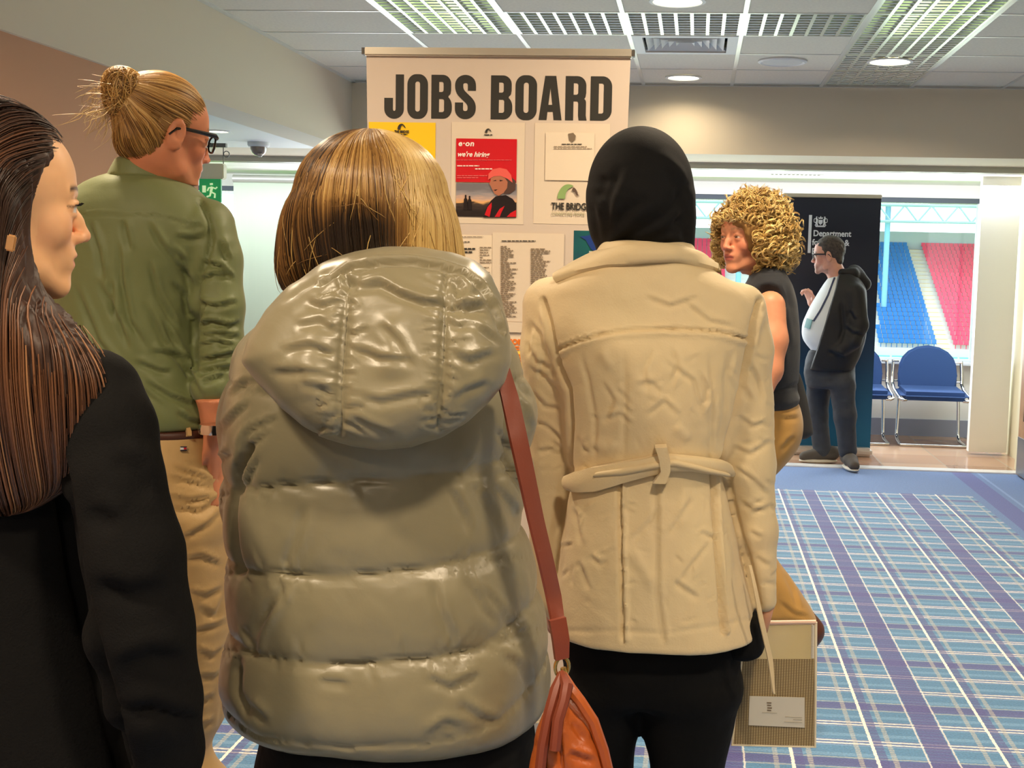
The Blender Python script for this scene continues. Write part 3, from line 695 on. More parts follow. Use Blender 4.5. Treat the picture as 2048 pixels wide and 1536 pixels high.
def pdist(U, poly):
    """distance and signed side of 2D points to a polyline, with the run along it (0..1)"""
    P_ = np.array(poly, float); best = np.full(len(U), 1e9); side = np.zeros(len(U)); run = np.zeros(len(U)); L = np.concatenate([[0], np.cumsum(np.linalg.norm(np.diff(P_, axis=0), axis=1))])
    for i, (a, b) in enumerate(zip(P_, P_[1:])):
        v = b-a; w = U-a; t = np.clip(w @ v/(v @ v+1e-9), 0, 1); e = w-t[:, None]*v; d = np.linalg.norm(e, axis=1); m = d < best
        best[m] = d[m]; side[m] = np.sign(v[0]*w[m, 1]-v[1]*w[m, 0]); run[m] = (L[i]+t[m]*(L[i+1]-L[i]))/L[-1]
    return best, side, run
class Folds:
    """cloth folds measured on the photo and pressed into the side of the cloth that faces the room's front"""
    def __init__(s, V, N):
        s.U = np.stack(proj(V), 1); s.w = np.clip(-N[:, 1]*1.6+.25, 0, 1); s.d = np.zeros(len(V)); s.V = V
    def line(s, poly, width, depth, kind='crease', taper=True):
        P_ = np.array(poly, float); lo, hi = P_.min(0)-3*width, P_.max(0)+3*width
        m = np.nonzero((s.U[:, 0] > lo[0]) & (s.U[:, 0] < hi[0]) & (s.U[:, 1] > lo[1]) & (s.U[:, 1] < hi[1]))[0]
        if not len(m): return s
        d, sd, run = pdist(s.U[m], poly); u = d/width; tp = np.clip(np.sin(np.pi*np.clip(run, .0, 1))*1.6, 0, 1) if taper else 1
        if kind == 'crease': p = -np.exp(-u*u)
        elif kind == 'ridge': p = np.exp(-u*u)
        elif kind == 'step': p = -sd*u*np.exp(-u*u)*1.8-.25*np.exp(-u*u)
        s.d[m] += depth*p*tp*s.w[m]; return s
    def many(s, lines, width, depth, kind='crease'):
        for l in lines: s.line(l, width, depth, kind)
        return s
def patch(S, A, B, nu, nv, off, thick, name, m, parent, smooth_y=0, snap=True, bulge=0, ydepth=None):
    """cloth band between two photo curves A and B, laid on the surface S (or at given depths)"""
    A, B = np.array(A, float), np.array(B, float)
    def res(C, n):
        L = np.concatenate([[0], np.cumsum(np.linalg.norm(np.diff(C[:, :2], axis=0), axis=1))]); t = np.linspace(0, L[-1], n); return np.stack([np.interp(t, L, C[:, j]) for j in range(C.shape[1])], 1)
    a, b = res(A, nu), res(B, nu); G = np.zeros((nu, nv, 3))
    for i in range(nu):
        for j in range(nv):
            t = j/(nv-1); q = a[i]*(1-t)+b[i]*t
            G[i, j] = aty(q[0], q[1], q[2]) if len(q) > 2 else S.hit(q[0], q[1])
    for _ in range(smooth_y):
        H = G.copy(); H[1:-1] = (G[:-2]+G[1:-1]*2+G[2:])/4; G[..., 1] = H[..., 1]
    du = np.gradient(G, axis=0); dv = np.gradient(G, axis=1); Nn = np.cross(du, dv); Nn /= np.linalg.norm(Nn, axis=2, keepdims=True)+1e-9; Nn *= np.where(Nn[..., 1:2] > 0, -1, 1)
    pr = (1-(np.linspace(-1, 1, nv)**2))[None, :, None]*bulge
    T_ = G+Nn*(off+thick+pr); Bt = G+Nn*off*.2
    co = np.concatenate([T_.reshape(-1, 3), Bt.reshape(-1, 3)]); n = nu*nv; fc = []
    for i in range(nu-1):
        for j in range(nv-1): q = i*nv+j; fc += [(q, q+1, q+nv+1, q+nv), (n+q, n+q+nv, n+q+nv+1, n+q+1)]
    for i in range(nu-1): fc += [(i*nv, (i+1)*nv, n+(i+1)*nv, n+i*nv), (i*nv+nv-1, n+i*nv+nv-1, n+(i+1)*nv+nv-1, (i+1)*nv+nv-1)]
    for j in range(nv-1): fc += [(j, n+j, n+j+1, j+1), ((nu-1)*nv+j, (nu-1)*nv+j+1, n+(nu-1)*nv+j+1, n+(nu-1)*nv+j)]
    o = npmesh(name, co, fc, m, parent)
    bm_ = bmesh.new(); bm_.from_mesh(o.data); bmesh.ops.recalc_face_normals(bm_, faces=bm_.faces); bm_.to_mesh(o.data); bm_.free(); o.data.set_sharp_from_angle(angle=math.radians(60))
    return o
# ------------------------------------------------------------------ hair
def strands(name, P, rad, out, col, m, parent):
    """P (S,n,3) paths -> three-sided tapered tubes; col (S,3) linear colours"""
    S_, n, _ = P.shape; t = np.gradient(P, axis=1); t /= np.linalg.norm(t, axis=2, keepdims=True)+1e-9
    side = np.cross(t, out); side /= np.linalg.norm(side, axis=2, keepdims=True)+1e-9; up_ = np.cross(side, t)
    prof = np.clip(np.minimum(np.linspace(.6, 3, n), np.linspace(3, .25, n)), 0, 1)[None, :, None]*np.asarray(rad).reshape(-1, 1, 1)
    V = np.stack([P+side*prof, P-side*prof, P+up_*prof*.8], 2)
    i = (np.arange(S_)[:, None]*n+np.arange(n-1)[None])*3; q = []
    for k in range(3): q.append(np.stack([i+k, i+(k+1) % 3, i+3+(k+1) % 3, i+3+k], -1).reshape(-1, 4))
    col = np.repeat(col[:, None], n, 1) if col.ndim == 2 else col; C = np.repeat(np.concatenate([col, np.ones((S_, n, 1))], 2).reshape(-1, 4), 3, 0)
    return npmesh(name, V.reshape(-1, 3), np.concatenate(q), m, parent, attr=C)
def march(S, P0, dirf, n, step, off, jit=0.):
    P_ = S.snap(P0, off); out = [P_]
    for i in range(n-1):
        g = S.grad(P_); d = dirf(P_, i, g); d = d-g*(d*g).sum(-1, keepdims=True); d /= np.linalg.norm(d, axis=-1, keepdims=True)+1e-9
        P_ = S.snap(P_+d*step, off, 2); out.append(P_)
    return np.stack(out, 1)
def hairmat(name, rough=.42, spec=.5):
    if name in _M: return _M[name]
    m = mat(name, (120, 90, 60), rough, spec=spec, attr='col'); b = m.node_tree.nodes['Principled BSDF']; b.inputs['Anisotropic'].default_value = .6
    return m
def pal(cols, t):
    C = np.array([lin(c)[:3] for c in cols]); x = np.clip(t, 0, .9999)*(len(C)-1); i = x.astype(int); f_ = (x-i)[:, None]
    return C[i]*(1-f_)+C[i+1]*f_
# ------------------------------------------------------------------ anatomy
def head(S, o, R, s=1., ears=True, female=False, k=1., open_=0, neck=None):
    o = np.array(o, float)
    def W_(p): return o+R @ (np.array(p)*s)
    def E(c, r_, kk=.02, sub=False, Rl=None): S.ell(W_(c), np.array(r_)*s, R if Rl is None else R @ Rl, kk*s, sub)
    def C(a, b, ra, rb, kk=.012, sub=False): S.cone(W_(a), W_(b), ra*s, rb*s, kk*s, sub)
    j = .94 if female else 1
    E((0, -.015, .038), (.074, .094, .084), 0.001)
    E((0, .028, .030), (.063, .055, .060), .03)
    E((0, .026, -.042), (.054*j, .052, .066), .03)
    for x in (-1, 1):
        C((x*.054*j, -.010, -.040), (x*.046*j, .018, -.078), .014, .013, .025)
        C((x*.046*j, .018, -.078), (x*.012*j, .066, -.102), .013, .012, .022)
        E((x*.036, .055, -.026), (.024, .020, .024), .02)
        C((x*.010, .0815, .020), (x*.040, .069, .019), .0075 if not female else .005, .006, .014)
    E((0, .066 if female else .073, -.100), (.017, .014, .014), .016)
    E((0, .070, -.062), (.030, .018, .024), .02)
    for x in (-1, 1):
        E((x*.032, .090, .000), (.016, .013, .0105), .012, True)
        E((x*.031, .0705, .000), (.0128, .0128, .0128), .003); E((x*.031, .0712, .0062), (.0142, .0128, .0072), .003); E((x*.031, .0705, -.0092), (.0138, .0120, .0055), .003)
        C((x*.018, .0805, .003), (x*.032, .0835, .0085), .0022, .0028, .003); C((x*.032, .0835, .0085), (x*.045, .074, .002), .0028, .0024, .003)
        C((x*.019, .080, -.004), (x*.032, .0812, -.0085), .002, .0024, .003); C((x*.032, .0812, -.0085), (x*.044, .073, -.002), .0024, .002, .003)
    C((0, .078, .010), (0, .091, -.014), .0070, .0070, .012); C((0, .091, -.014), (0, .101, -.034), .0070, .0090, .01)
    for x in (-1, 1):
        E((x*.0120, .090, -.038), (.0072, .010, .0075), .008); E((x*.0068, .094, -.0465), (.0034, .006, .0032), .003, True)
    E((0, .0815, -.0605), (.021, .0100, .0056), .006); E((0, .0785, -.0735), (.018, .0100, .0064), .006)
    C((-.020, .085, -.067), (0, .0925, -.0668), .0014, .0018+open_*.002, .003, True); C((0, .0925, -.0668), (.020, .085, -.067), .0018+open_*.002, .0014, .003, True)
    if ears:
        for x in (-1, 1):
            Rl = frame((.45*x, 1, -.15)); c = np.array((x*.0780, -.010, -.006))
            E(c, (.0090, .0195, .034), .006, False, Rl); E(c+np.array((x*.0085, .002, .003)), (.0058, .0105, .019), .003, True, Rl); E(c+np.array((x*.001, .013, -.004)), (.004, .004, .006), .003, False, Rl)
            E(c+np.array((x*.002, .004, -.026)), (.006, .009, .010), .006, False, Rl)
    n0 = W_((0, -.022, -.05)); n1 = np.array(neck) if neck is not None else W_((0, -.045, -.17))
    S.cone(n0, n1, (.050 if female else .058)*s, (.052 if female else .064)*s, .03*s)
def skin_attr(o, R, s, base, lips, brow, look=(0, 1, 0), iris=(90, 110, 100), extra=None, redness=.35, lid=None, stubble=None, eye=(-.0060, .0022)):
    o = np.array(o, float)
    def fn(V, N):
        L_ = ((V-o) @ R)/s; x, y, z = L_.T; n = len(V); col = np.tile(np.array(lin(base)[:3]), (n, 1))
        t = fbm(V, 45, 3)[:, None]; col = col*(.90+.2*t)
        def mixin(mask, c): nonlocal col; mk = np.clip(mask, 0, 1)[:, None]; col = col*(1-mk)+np.array(lin(c)[:3])*mk
        ax = np.abs(x); hd = (z > -.12)
        red = np.exp(-(((ax-.04)/.02)**2+((z+.03)/.022)**2))*(y > .03)+np.exp(-((x/.016)**2+((z+.038)/.014)**2))*(y > .08)
        mixin(red*redness, (214, 110, 88))
        if stubble: mixin((np.clip((-z-.05)/.02, 0, 1)*(y > .0)*(ax < .06)*.5+np.exp(-((x/.03)**2+((z+.052)/.006)**2))*(y > .08)*.4)*hd, stubble)
        lw = (ax/.023)**2+((z+.067)/.0125)**2; mixin((lw < 1)*(y > .078)*np.clip((1-lw)*3, 0, 1), lips)
        mixin(np.exp(-((z+.067)/.0016)**2)*(ax < .02)*(y > .08)*.7, (90, 40, 36))
        bz = .020+.006*np.sqrt(np.clip(1-((ax-.032)/.022)**2, 0, 1)); bm_ = (ax > .012)*(ax < .050)*np.exp(-((z-bz)/.0036)**2)*(y > .05); mixin(bm_*.97, brow)
        for sx in (-1, 1):
            e = L_-np.array((sx*.031, .0705, 0)); d = np.linalg.norm(e, axis=1); on = (d < .0139)*(y > .073)*(z < eye[1])*(z > eye[0])*(np.abs(x-sx*.031) < .0115)
            mixin(on*1., (222, 214, 206)); g = e/(d[:, None]+1e-9) @ (np.array(look)/np.linalg.norm(look))
            mixin(on*(g > .90)*1., iris); mixin(on*(g > .975)*1., (18, 14, 12))
            mixin(np.exp(-((z-eye[1]-.0008+((x-sx*.032)/.016)**2*.002)/.0014)**2)*(np.abs(x-sx*.032) < .015)*(y > .066)*.85, (50, 34, 28)); mixin(np.exp(-((z-.012)/.0012)**2)*(np.abs(x-sx*.031) < .013)*(y > .066)*.3, (120, 70, 56))
        if extra is not None: col = extra(V, L_, col)
        return np.concatenate([col, np.ones((n, 1))], 1)
    return fn
def hand(S, wrist, d, palmn, size=1., curl=.5, side=1, k=.004, spread=.16):
    """palm and five separate fingers: d = pointing direction, palmn = palm normal, thumb on +side"""
    d = np.array(d, float); d /= np.linalg.norm(d); n = np.array(palmn, float); n -= d*(n@d); n /= np.linalg.norm(n); x = np.cross(d, n)*side; w = np.array(wrist, float)
    def Q(a, b, c): return w+(d*a+x*b+n*c)*size
    for b in (-.028, -.010, .010, .028): S.cone(Q(.008, b*.75, 0), Q(.082, b*1.05, .003), .0135*size, .0115*size, .012*size)
    for i, (b, L_, r_) in enumerate(((.030, .068, .0085), (.010, .076, .009), (-.011, .070, .0085), (-.030, .056, .0075))):
        p = Q(.084, b, .002); ang = 0; q = [p]; sp_ = spread*b/.03
        for sgm, f_ in enumerate((.45, .30, .25)):
            ang += curl*(.75, 1.0, .8)[sgm]*(1+.12*i); v = d*math.cos(ang)+n*math.sin(ang)+x*sp_*math.cos(ang); q.append(q[-1]+v*L_*f_*size)
        S.chain(q, [r_*size*f_ for f_ in (1.08, 1.0, .92, .78)], k)
    t0 = Q(.022, .026, .004); t1 = Q(.050, .052, .014); t2 = Q(.078, .056+.004, .026); t3 = Q(.100, .050, .034)
    S.chain([t0, t1, t2, t3], [.014*size, .0115*size, .0098*size, .0082*size], .006)
m_skin = mat('skin', (222, 160, 126), .48, sub=.12, attr='col', spec=.4, bump=[(900, .06, .0006, (1, 1, 1))])
# ================================================================== the jobs board and its papers
YB = 3.9
def B(px, py, dy=0): return aty(px, py, YB+dy)
tl_, tr_ = B(729, 97), B(1266, 97)
bx0, bx1, bz1 = tl_[0], tr_[0], (tl_[2]+tr_[2])/2
o = thing('jobs_board_banner', 'tall roll-up banner reading JOBS BOARD covered with posters', 'banner', ((bx0+bx1)/2, YB, 0))
m_bann = mat('banner_cloth', (206, 190, 174), .7, bump=[(3, .12, .01, (1, 1, .3))])
n = 30; co = []; zb = .09
for z in np.linspace(zb, bz1-.02, 16):
    for k in range(n+1):
        u_ = k/n; inset = .012*math.sin(math.pi*(z-zb)/(bz1-zb)); co.append((bx0+.006+inset+(bx1-bx0-.012-2*inset)*u_, YB+.0005*math.sin(z*7), z))
fc = [(j*(n+1)+k, j*(n+1)+k+1, (j+1)*(n+1)+k+1, (j+1)*(n+1)+k) for j in range(15) for k in range(n)]
b_ = npmesh('banner_sheet', co, fc, m_bann, o, smooth=False); md = b_.modifiers.new('s', 'SOLIDIFY'); md.thickness = .002; md.offset = 1
m_alu = mat('aluminium', (214, 206, 190), .35, .75)
MB().ab((bx0, YB-.013, bz1-.026), (bx1, YB+.016, bz1), bev=.004).build('top_rail', m_alu, o)
MB().ab((bx0+.002, YB-.012, bz1-.022), (bx0-.006, YB+.015, bz1-.002)).build('end_cap', mat('dark_cap', (70, 66, 60), .5), o); MB().ab((bx1+.006, YB-.012, bz1-.022), (bx1-.002, YB+.015, bz1-.002)).build('end_cap', _M['dark_cap'], o)
MB().ab((bx0-.02, YB-.09, .005), (bx1+.02, YB+.10, .09), bev=.02).build('banner_base', m_alu, o)
MB().tube([((bx0+bx1)/2, YB+.03, .08), ((bx0+bx1)/2, YB+.03, bz1-.01)], .011, 10).build('support_pole', m_alu, o)
m_ink = mat('black_ink', (40, 38, 32), .7)
# heavy condensed capitals, drawn as outlines (unit: cap height 1)
def arc(cx, cy, rx, ry, a0, a1, n=10): return [(cx+rx*math.cos(math.radians(a0+(a1-a0)*i/n)), cy+ry*math.sin(math.radians(a0+(a1-a0)*i/n))) for i in range(n+1)]
w_, t_ = .47, .165
def oval(w, x0=0, y0=-.01, y1=1.01, rr=.2): return arc(x0+w-rr, y1-rr*1.15, rr, rr*1.15, 0, 90)+arc(x0+rr, y1-rr*1.15, rr, rr*1.15, 90, 180)+arc(x0+rr, y0+rr*1.15, rr, rr*1.15, 180, 270)+arc(x0+w-rr, y0+rr*1.15, rr, rr*1.15, 270, 360)
def slot(x0, y0, x1, y1): rr = (x1-x0)/2; return arc(x0+rr, y1-rr, rr, rr, 0, 180)+arc(x0+rr, y0+rr, rr, rr, 180, 360)
def rslot(x0, y0, x1, y1, rr=.06): return [(x0, y1), (x0, y0)]+arc(x1-rr, y0+rr, rr, rr, -90, 0, 5)+arc(x1-rr, y1-rr, rr, rr, 0, 90, 5)
GL = {
 'J': ([[(.27, 1), (.27, .27)]+arc(.225, .205, .045, .06, 0, -180, 8)+[(.18, .45), (.0, .45)]+[(.0, .20)]+arc(.22, .20, .22, .215, 180, 360, 14)+[(.44, 1)]], .44),
 'O': ([oval(w_), slot(.165, .135, .305, .865)], w_),
 'D': ([[(0, 0), (0, 1)]+arc(.27, .77, .21, .23, 90, 0)+arc(.27, .23, .21, .23, 0, -90), rslot(.17, .14, .31, .86)], .48),
 'B': ([[(0, 0), (0, 1)]+arc(.27, .80, .19, .20, 90, 0)+[(.46, .66)]+arc(.36, .60, .09, .07, 0, -60, 5)+arc(.30, .28, .18, .24, 60, 0, 5)+arc(.28, .22, .20, .22, 0, -90), rslot(.165, .60, .30, .86), rslot(.165, .13, .315, .46)], .48),
 'R': ([[(0, 0), (0, 1)]+arc(.27, .79, .20, .21, 90, 0)+[(.47, .62)]+arc(.38, .56, .08, .08, 0, -60, 5)+arc(.37, .40, .10, .10, 60, 0, 5)+[(.47, .10), (.49, 0), (.325, 0), (.31, .10), (.31, .36)]+arc(.26, .37, .05, .07, 0, 90, 5)+[(.17, .44), (.17, 0)], rslot(.17, .57, .305, .86)], .49),
 'A': ([[(-.01, 0), (.13, 1), (.37, 1), (.51, 0), (.345, 0), (.325, .19), (.175, .19), (.155, 0)], [(.19, .33), (.31, .33), (.25, .84)]], .50),
 'S': ([arc(.235, .80, .235, .21, 0, 180, 12)+arc(.235, .72, .235, .16, 180, 240, 5)+[(.27, .38)]+arc(.235, .24, .07, .12, 20, -180, 10)+[(.165, .36), (0, .36), (0, .22)]+arc(.235, .22, .235, .23, 180, 360, 12)+arc(.235, .30, .235, .20, 0, 50, 5)+[(.19, .66)]+arc(.235, .78, .065, .10, 190, 0, 10)+[(.30, .68), (.47, .68)]], .47)}
# S is a little tidier as a thick centre-line
def thick(path, hw):
    P_ = np.array(path); t = np.gradient(P_, axis=0); t /= np.linalg.norm(t, axis=1, keepdims=True); nrm = np.stack([-t[:, 1], t[:, 0]], 1); return [tuple(q) for q in P_+nrm*hw]+[tuple(q) for q in (P_-nrm*hw)[::-1]]
sp_c = [(.385, .66), (.385, .76)]+arc(.235, .80, .150, .125, 0, 180, 14)+[(.087, .70), (.12, .61), (.22, .51), (.33, .41), (.385, .32), (.387, .24)]+arc(.235, .20, .150, .125, 0, -180, 14)+[(.087, .30), (.087, .36)]
def resmooth(path, n=90):
    P_ = np.array(path); L_ = np.concatenate([[0], np.cumsum(np.linalg.norm(np.diff(P_, axis=0), axis=1))]); t = np.linspace(0, L_[-1], n); Q = np.stack([np.interp(t, L_, P_[:, i]) for i in (0, 1)], 1)
    for _ in range(6): Q[1:-1] = (Q[:-2]+Q[1:-1]*2+Q[2:])/4
    return Q
GL['S'] = ([thick(resmooth(sp_c), .083)], .47)
hpx = 86.; z0 = B(1000, 238)[2]; sc_ = (B(1000, 152)[2]-z0)
xs0 = {'J': 770, 'O': 815, 'B': 864, 'S': 911}
for ch, p0, p1 in (('J', 770, 807), ('O', 816, 855), ('B', 864, 903), ('S', 911, 951), ('B', 983, 1024), ('O', 1032, 1073), ('A', 1080, 1122), ('R', 1132, 1173), ('D', 1182, 1223)):
    lp, w = GL[ch]; xa_, xb_ = B(p0, 195)[0], B(p1, 195)[0]
    shape('letter_'+ch.lower(), [[(x/w*(xb_-xa_), z*sc_) for x, z in l] for l in lp], m_ink, (xa_, YB-.0015, z0), o, off=.0016)
def sheet(name, label, cat, x0, y0, x1, y1, m, dy=0, group=None, curl=.0002):
    """a sheet of paper stuck on the banner, between photo corners"""
    a, b_ = B(x0, y0), B(x1, y1); X0, X1, Z1, Z0 = a[0], b_[0], a[2], b_[2]; n = 10; co = []
    for j in range(n+1):
        for k in range(n+1):
            u_, v_ = k/n, j/n; co.append((X0+(X1-X0)*u_, YB-.0025-dy-curl*((2*u_-1)**4*.5+(1-v_)**4*.6), Z0+(Z1-Z0)*v_))
    fc = [(j*(n+1)+k, j*(n+1)+k+1, (j+1)*(n+1)+k+1, (j+1)*(n+1)+k) for j in range(n) for k in range(n)]
    s_ = npmesh(name, co, fc, m, smooth=False); md = s_.modifiers.new('s', 'SOLIDIFY'); md.thickness = .0006; md.offset = 1
    tag(s_, label, cat, group); return s_, X0, X1, Z0, Z1
def bridge_logo(px, py, w, parent, cols, dy=.012, sub=True):
    """arched bridge mark: a broad rising arch and a small dark one beside it; w = width in photo pixels"""
    a = B(px, py); s = w/2500*YB*.99
    big = arc(.46, 0, .46, .62, 180, 80, 14)+arc(.60, -.0, .26, .58, 95, 180, 12)
    big = [(0, 0)]+arc(.5, 0, .5, .66, 180, 62, 16)+[(.62, .52)]+arc(.62, .0, .27, .50, 100, 180, 10)
    sm = arc(.66, .02, .30, .52, 78, 20, 8)+[(1.0, .16), (.90, .15)]+arc(.66, .02, .22, .36, 30, 95, 8)
    shape('bridge_mark', [[(x*s, z*s) for x, z in big]], cols[0], (a[0]-s/2, a[1]-dy+.0045, a[2]), parent, .0006)
    shape('bridge_mark', [[(x*s, z*s) for x, z in sm]], cols[1], (a[0]-s/2, a[1]-dy+.0045, a[2]), parent, .0006)
def ptext(s, px, py, cap, m, parent, dy=.012, **k):
    a = B(px, py); return text('lettering', s, m, cap/2500*YB, (a[0], a[1]-dy+.0045, a[2]), parent, thick=.0003, **k)
def greek(x0, y, widths, h, lead, m, parent, dy=.0095, name='printed_lines'):
    """body text too small to read in the photo, as thin printed strokes broken into words"""
    b_ = MB(); rr = random.Random(int(x0*7+y))
    for i, w in enumerate(widths):
        if w <= 0: continue
        x = x0; 
        while x < x0+w:
            L_ = rr.uniform(4, 11); e = min(x+L_, x0+w); a, c = B(x, y+i*lead), B(e, y+i*lead+h); b_.ab((a[0], YB-dy+.0039, c[2]), (c[0], YB-dy+.0045, a[2])); x = e+1.4
    return b_.build(name, m, parent)
m_paper = mat('white_paper', (228, 212, 188), .5); m_lam = mat('laminated_paper', (224, 208, 186), .25, coat=.3)
m_yel = mat('yellow_paper', (250, 200, 0), .6); m_grey = mat('grey_ink', (120, 104, 84), .7)
y_, *_q = sheet('yellow_notice', 'yellow sheet headed NOTICE with a bridge logo, top left of the jobs board', 'notice', 738, 244, 870, 432, m_yel)
bridge_logo(804, 259, 17, y_, (m_ink, m_ink), .0095); ptext('THE BRIDGE', 804, 266, 5, m_ink, y_, .0095, align='CENTER', bold=.0004, sx=.75); greek(792, 268, [24], 2, 4, m_ink, y_)
ptext('NOTICE', 804, 287, 6.2, m_ink, y_, .0095, align='CENTER', bold=.0006, sx=.8)
greek(770, 304, [80, 60, 76], 2.2, 9, m_ink, y_)
p_, *_q = sheet('hiring_poster', 'laminated sheet with red we\'re hiring poster of a helmeted worker, middle of the top row', 'poster', 904, 244, 1047, 449, m_lam)
m_red = mat('poster_red', (206, 22, 34), .3, coat=.4); m_wt = mat('white_ink', (250, 240, 230), .5)
a, b_ = B(912, 278), B(1033, 436)
def prect(name, x0, y0, x1, y1, m, parent, dy, th=.0006): a, b_ = B(x0, y0), B(x1, y1); return MB().ab((a[0], YB-dy+.0045-th, b_[2]), (b_[0], YB-dy+.0045, a[2])).build(name, m, parent)
prect('poster_picture', 913, 277, 1033, 366, m_red, p_, .0092)
def skypic():
    m = mat('sunset_picture', (140, 130, 130), .3, coat=.4); nt = m.node_tree; L = nt.links.new; b = nt.nodes['Principled BSDF']; tc = nt.nodes.new('ShaderNodeTexCoord'); sp = nt.nodes.new('ShaderNodeSeparateXYZ'); L(tc.outputs['Generated'], sp.inputs[0])
    nz = nt.nodes.new('ShaderNodeTexNoise'); nz.inputs['Scale'].default_value = 3; mp = nt.nodes.new('ShaderNodeMapping'); mp.inputs['Scale'].default_value = (1, 1, 3.5); L(tc.outputs['Generated'], mp.inputs[0]); L(mp.outputs[0], nz.inputs[0])
    ad = nt.nodes.new('ShaderNodeMath'); ad.operation = 'MULTIPLY_ADD'; ad.inputs[1].default_value = .35; L(nz.outputs['Fac'], ad.inputs[0]); L(sp.outputs[2], ad.inputs[2])
    rp = nt.nodes.new('ShaderNodeValToRGB'); e = rp.color_ramp.elements; e[0].position = .30; e[0].color = lin((38, 30, 30)); e[1].position = 1.15 if False else 1.0; e[1].color = lin((120, 116, 122))
    for ps, c in ((.46, (52, 42, 40)), (.56, (70, 58, 52)), (.60, (232, 176, 110)), (.72, (206, 170, 150)), (.84, (150, 146, 150))): q = e.new(ps); q.color = lin(c)
    L(ad.outputs[0], rp.inputs[0]); L(rp.outputs[0], b.inputs['Base Color']); return m
prect('poster_picture', 913, 366, 1033, 435, skypic(), p_, .0092)
ptext('e·on', 917, 292, 10.5, m_wt, p_, .0105, bold=.0007, shear=.15, sx=1.1, space=1.1); ptext("we're hiring", 915, 313, 9.5, m_wt, p_, .0105, bold=.0005, shear=.3, sx=.98)
greek(915, 331, [44, 0, 0], 2, 5, m_wt, p_, .0105); greek(951, 337, [34], 2.2, 5, m_wt, p_, .0105); greek(915, 351, [60, 42], 1.2, 4, mat('pale_red_ink', (240, 130, 130), .5), p_, .0105); greek(914, 320, [110], .8, 4, _M['pale_red_ink'], p_, .0105)
# the worker on the poster: printed flat shapes
def pshape(name, pts, m, parent, dy): a = B(*pts[0]); return shape(name, [[(B(x, y)[0]-a[0], B(x, y)[2]-a[2]) for x, y in pts]], m, (a[0], YB-dy+.0045, a[2]), parent, .0003)
mj, mf, mh, ms = mat('print_dark_jacket', (34, 26, 28), .3), mat('print_face', (176, 112, 86), .3), mat('print_helmet', (230, 98, 88), .3), mat('print_sidehair', (84, 62, 56), .3)
pshape('jacket_print', [(967, 435), (972, 418), (982, 402), (992, 393), (1012, 390), (1026, 398), (1033, 408), (1033, 435)], mj, p_, .0105)
pshape('jacket_trim_print', [(970, 430), (976, 414), (984, 405), (984, 414), (980, 434)], m_red, p_, .0115); pshape('jacket_trim_print', [(990, 434), (1000, 418), (1010, 412), (1004, 424), (1000, 434)], m_red, p_, .0115); pshape('jacket_trim_print', [(1014, 434), (1022, 426), (1033, 420), (1033, 434)], m_red, p_, .0115)
pshape('hood_print', [(1008, 352), (1022, 354), (1032, 362), (1031, 380), (1020, 388), (1008, 388), (1014, 372)], ms, p_, .0112)
pshape('face_print', [(982, 354), (992, 350), (1008, 353), (1016, 364), (1015, 376), (1008, 386), (998, 392), (990, 388), (985, 379), (982, 372), (979, 368), (982, 362)], mf, p_, .0118)
pshape('helmet_print', [(977, 360), (978, 348), (986, 339), (1000, 336), (1014, 339), (1023, 350), (1026, 366), (1016, 358), (1002, 352), (988, 353)], mh, p_, .0124)
for q in ([(987, 362), (993, 360), (993, 362)], [(1000, 360), (1007, 361), (1001, 363)], [(988, 380), (996, 379), (992, 382)]): pshape('face_line_print', q, mj, p_, .0126)
for (x, h) in ((932, 30), (940, 28)): pshape('silhouette_print', [(x-4, 434-14), (x-3.5, 434-14-h*.7), (x-1.5, 434-14-h*.8), (x-1.5, 434-14-h), (x+1.5, 434-14-h), (x+1.5, 434-14-h*.8), (x+3.5, 434-14-h*.7), (x+4, 434-14)], mj, p_, .0112)
bridge_logo(977, 266, 13, p_, (m_ink, m_ink), .0095); greek(969, 269, [16], 2, 4, m_ink, p_)
w2, *_q = sheet('bridge_poster', 'large white laminated sheet with green bridge logo reading THE BRIDGE, top right of the board', 'poster', 1070, 246, 1216, 450, m_lam)
prect('stuck_note', 1092, 265, 1187, 362, m_paper, w2, .010); pshape('note_portrait_print', [(1137, 268), (1147, 266), (1152, 272), (1151, 280), (1145, 285), (1139, 281)], m_grey, w2, .0125)
greek(1124, 288, [40], 1.6, 3, m_ink, w2, .0122); greek(1108, 293, [66, 76], 1.2, 4, m_grey, w2, .0122)
bridge_logo(1137, 398, 44, w2, (mat('logo_green', (140, 170, 104), .5), mat('logo_brown', (96, 76, 66), .5)), .0105)
ptext('THE BRIDGE', 1103, 419, 13.5, m_ink, w2, .0105, bold=.0007, sx=.72); ptext('CONNECTING PEOPLE', 1103, 430.5, 6.5, mat('sage_ink', (170, 166, 130), .6), w2, .0105, sx=.70)
l1, *_q = sheet('printed_sheet', 'white printed list with bold heading beside the bobbed hair', 'paper sheet', 860, 468, 987, 620, m_paper, .001)
greek(905, 473, [62], 1.2, 4, m_grey, l1, .0105); greek(918, 483, [22], 1.6, 4, m_ink, l1, .0105); greek(919, 496, [32, 26], 3.4, 6.5, m_ink, l1, .0105)
greek(960, 494, [23, 19, 17, 19, 6, 24, 23, 0, 18, 0, 20, 18, 16, 20, 14, 18], 1.7, 5, m_grey, l1, .0105)
l2, *_q = sheet('printed_sheet', 'white laminated two-column listing pinned between the two women in coats', 'paper sheet', 986, 465, 1125, 667, m_lam, .003)
rr = random.Random(3)
greek(1004, 481, [68], 2, 4, m_ink, l2, .0125)
greek(1002, 492, [12]+[rr.uniform(14, 34) for _ in range(34)], 2.0, 4.1, m_grey, l2, .0125); greek(1062, 497, [rr.uniform(22, 40) for _ in range(34)], 2.0, 4.1, m_grey, l2, .0125)
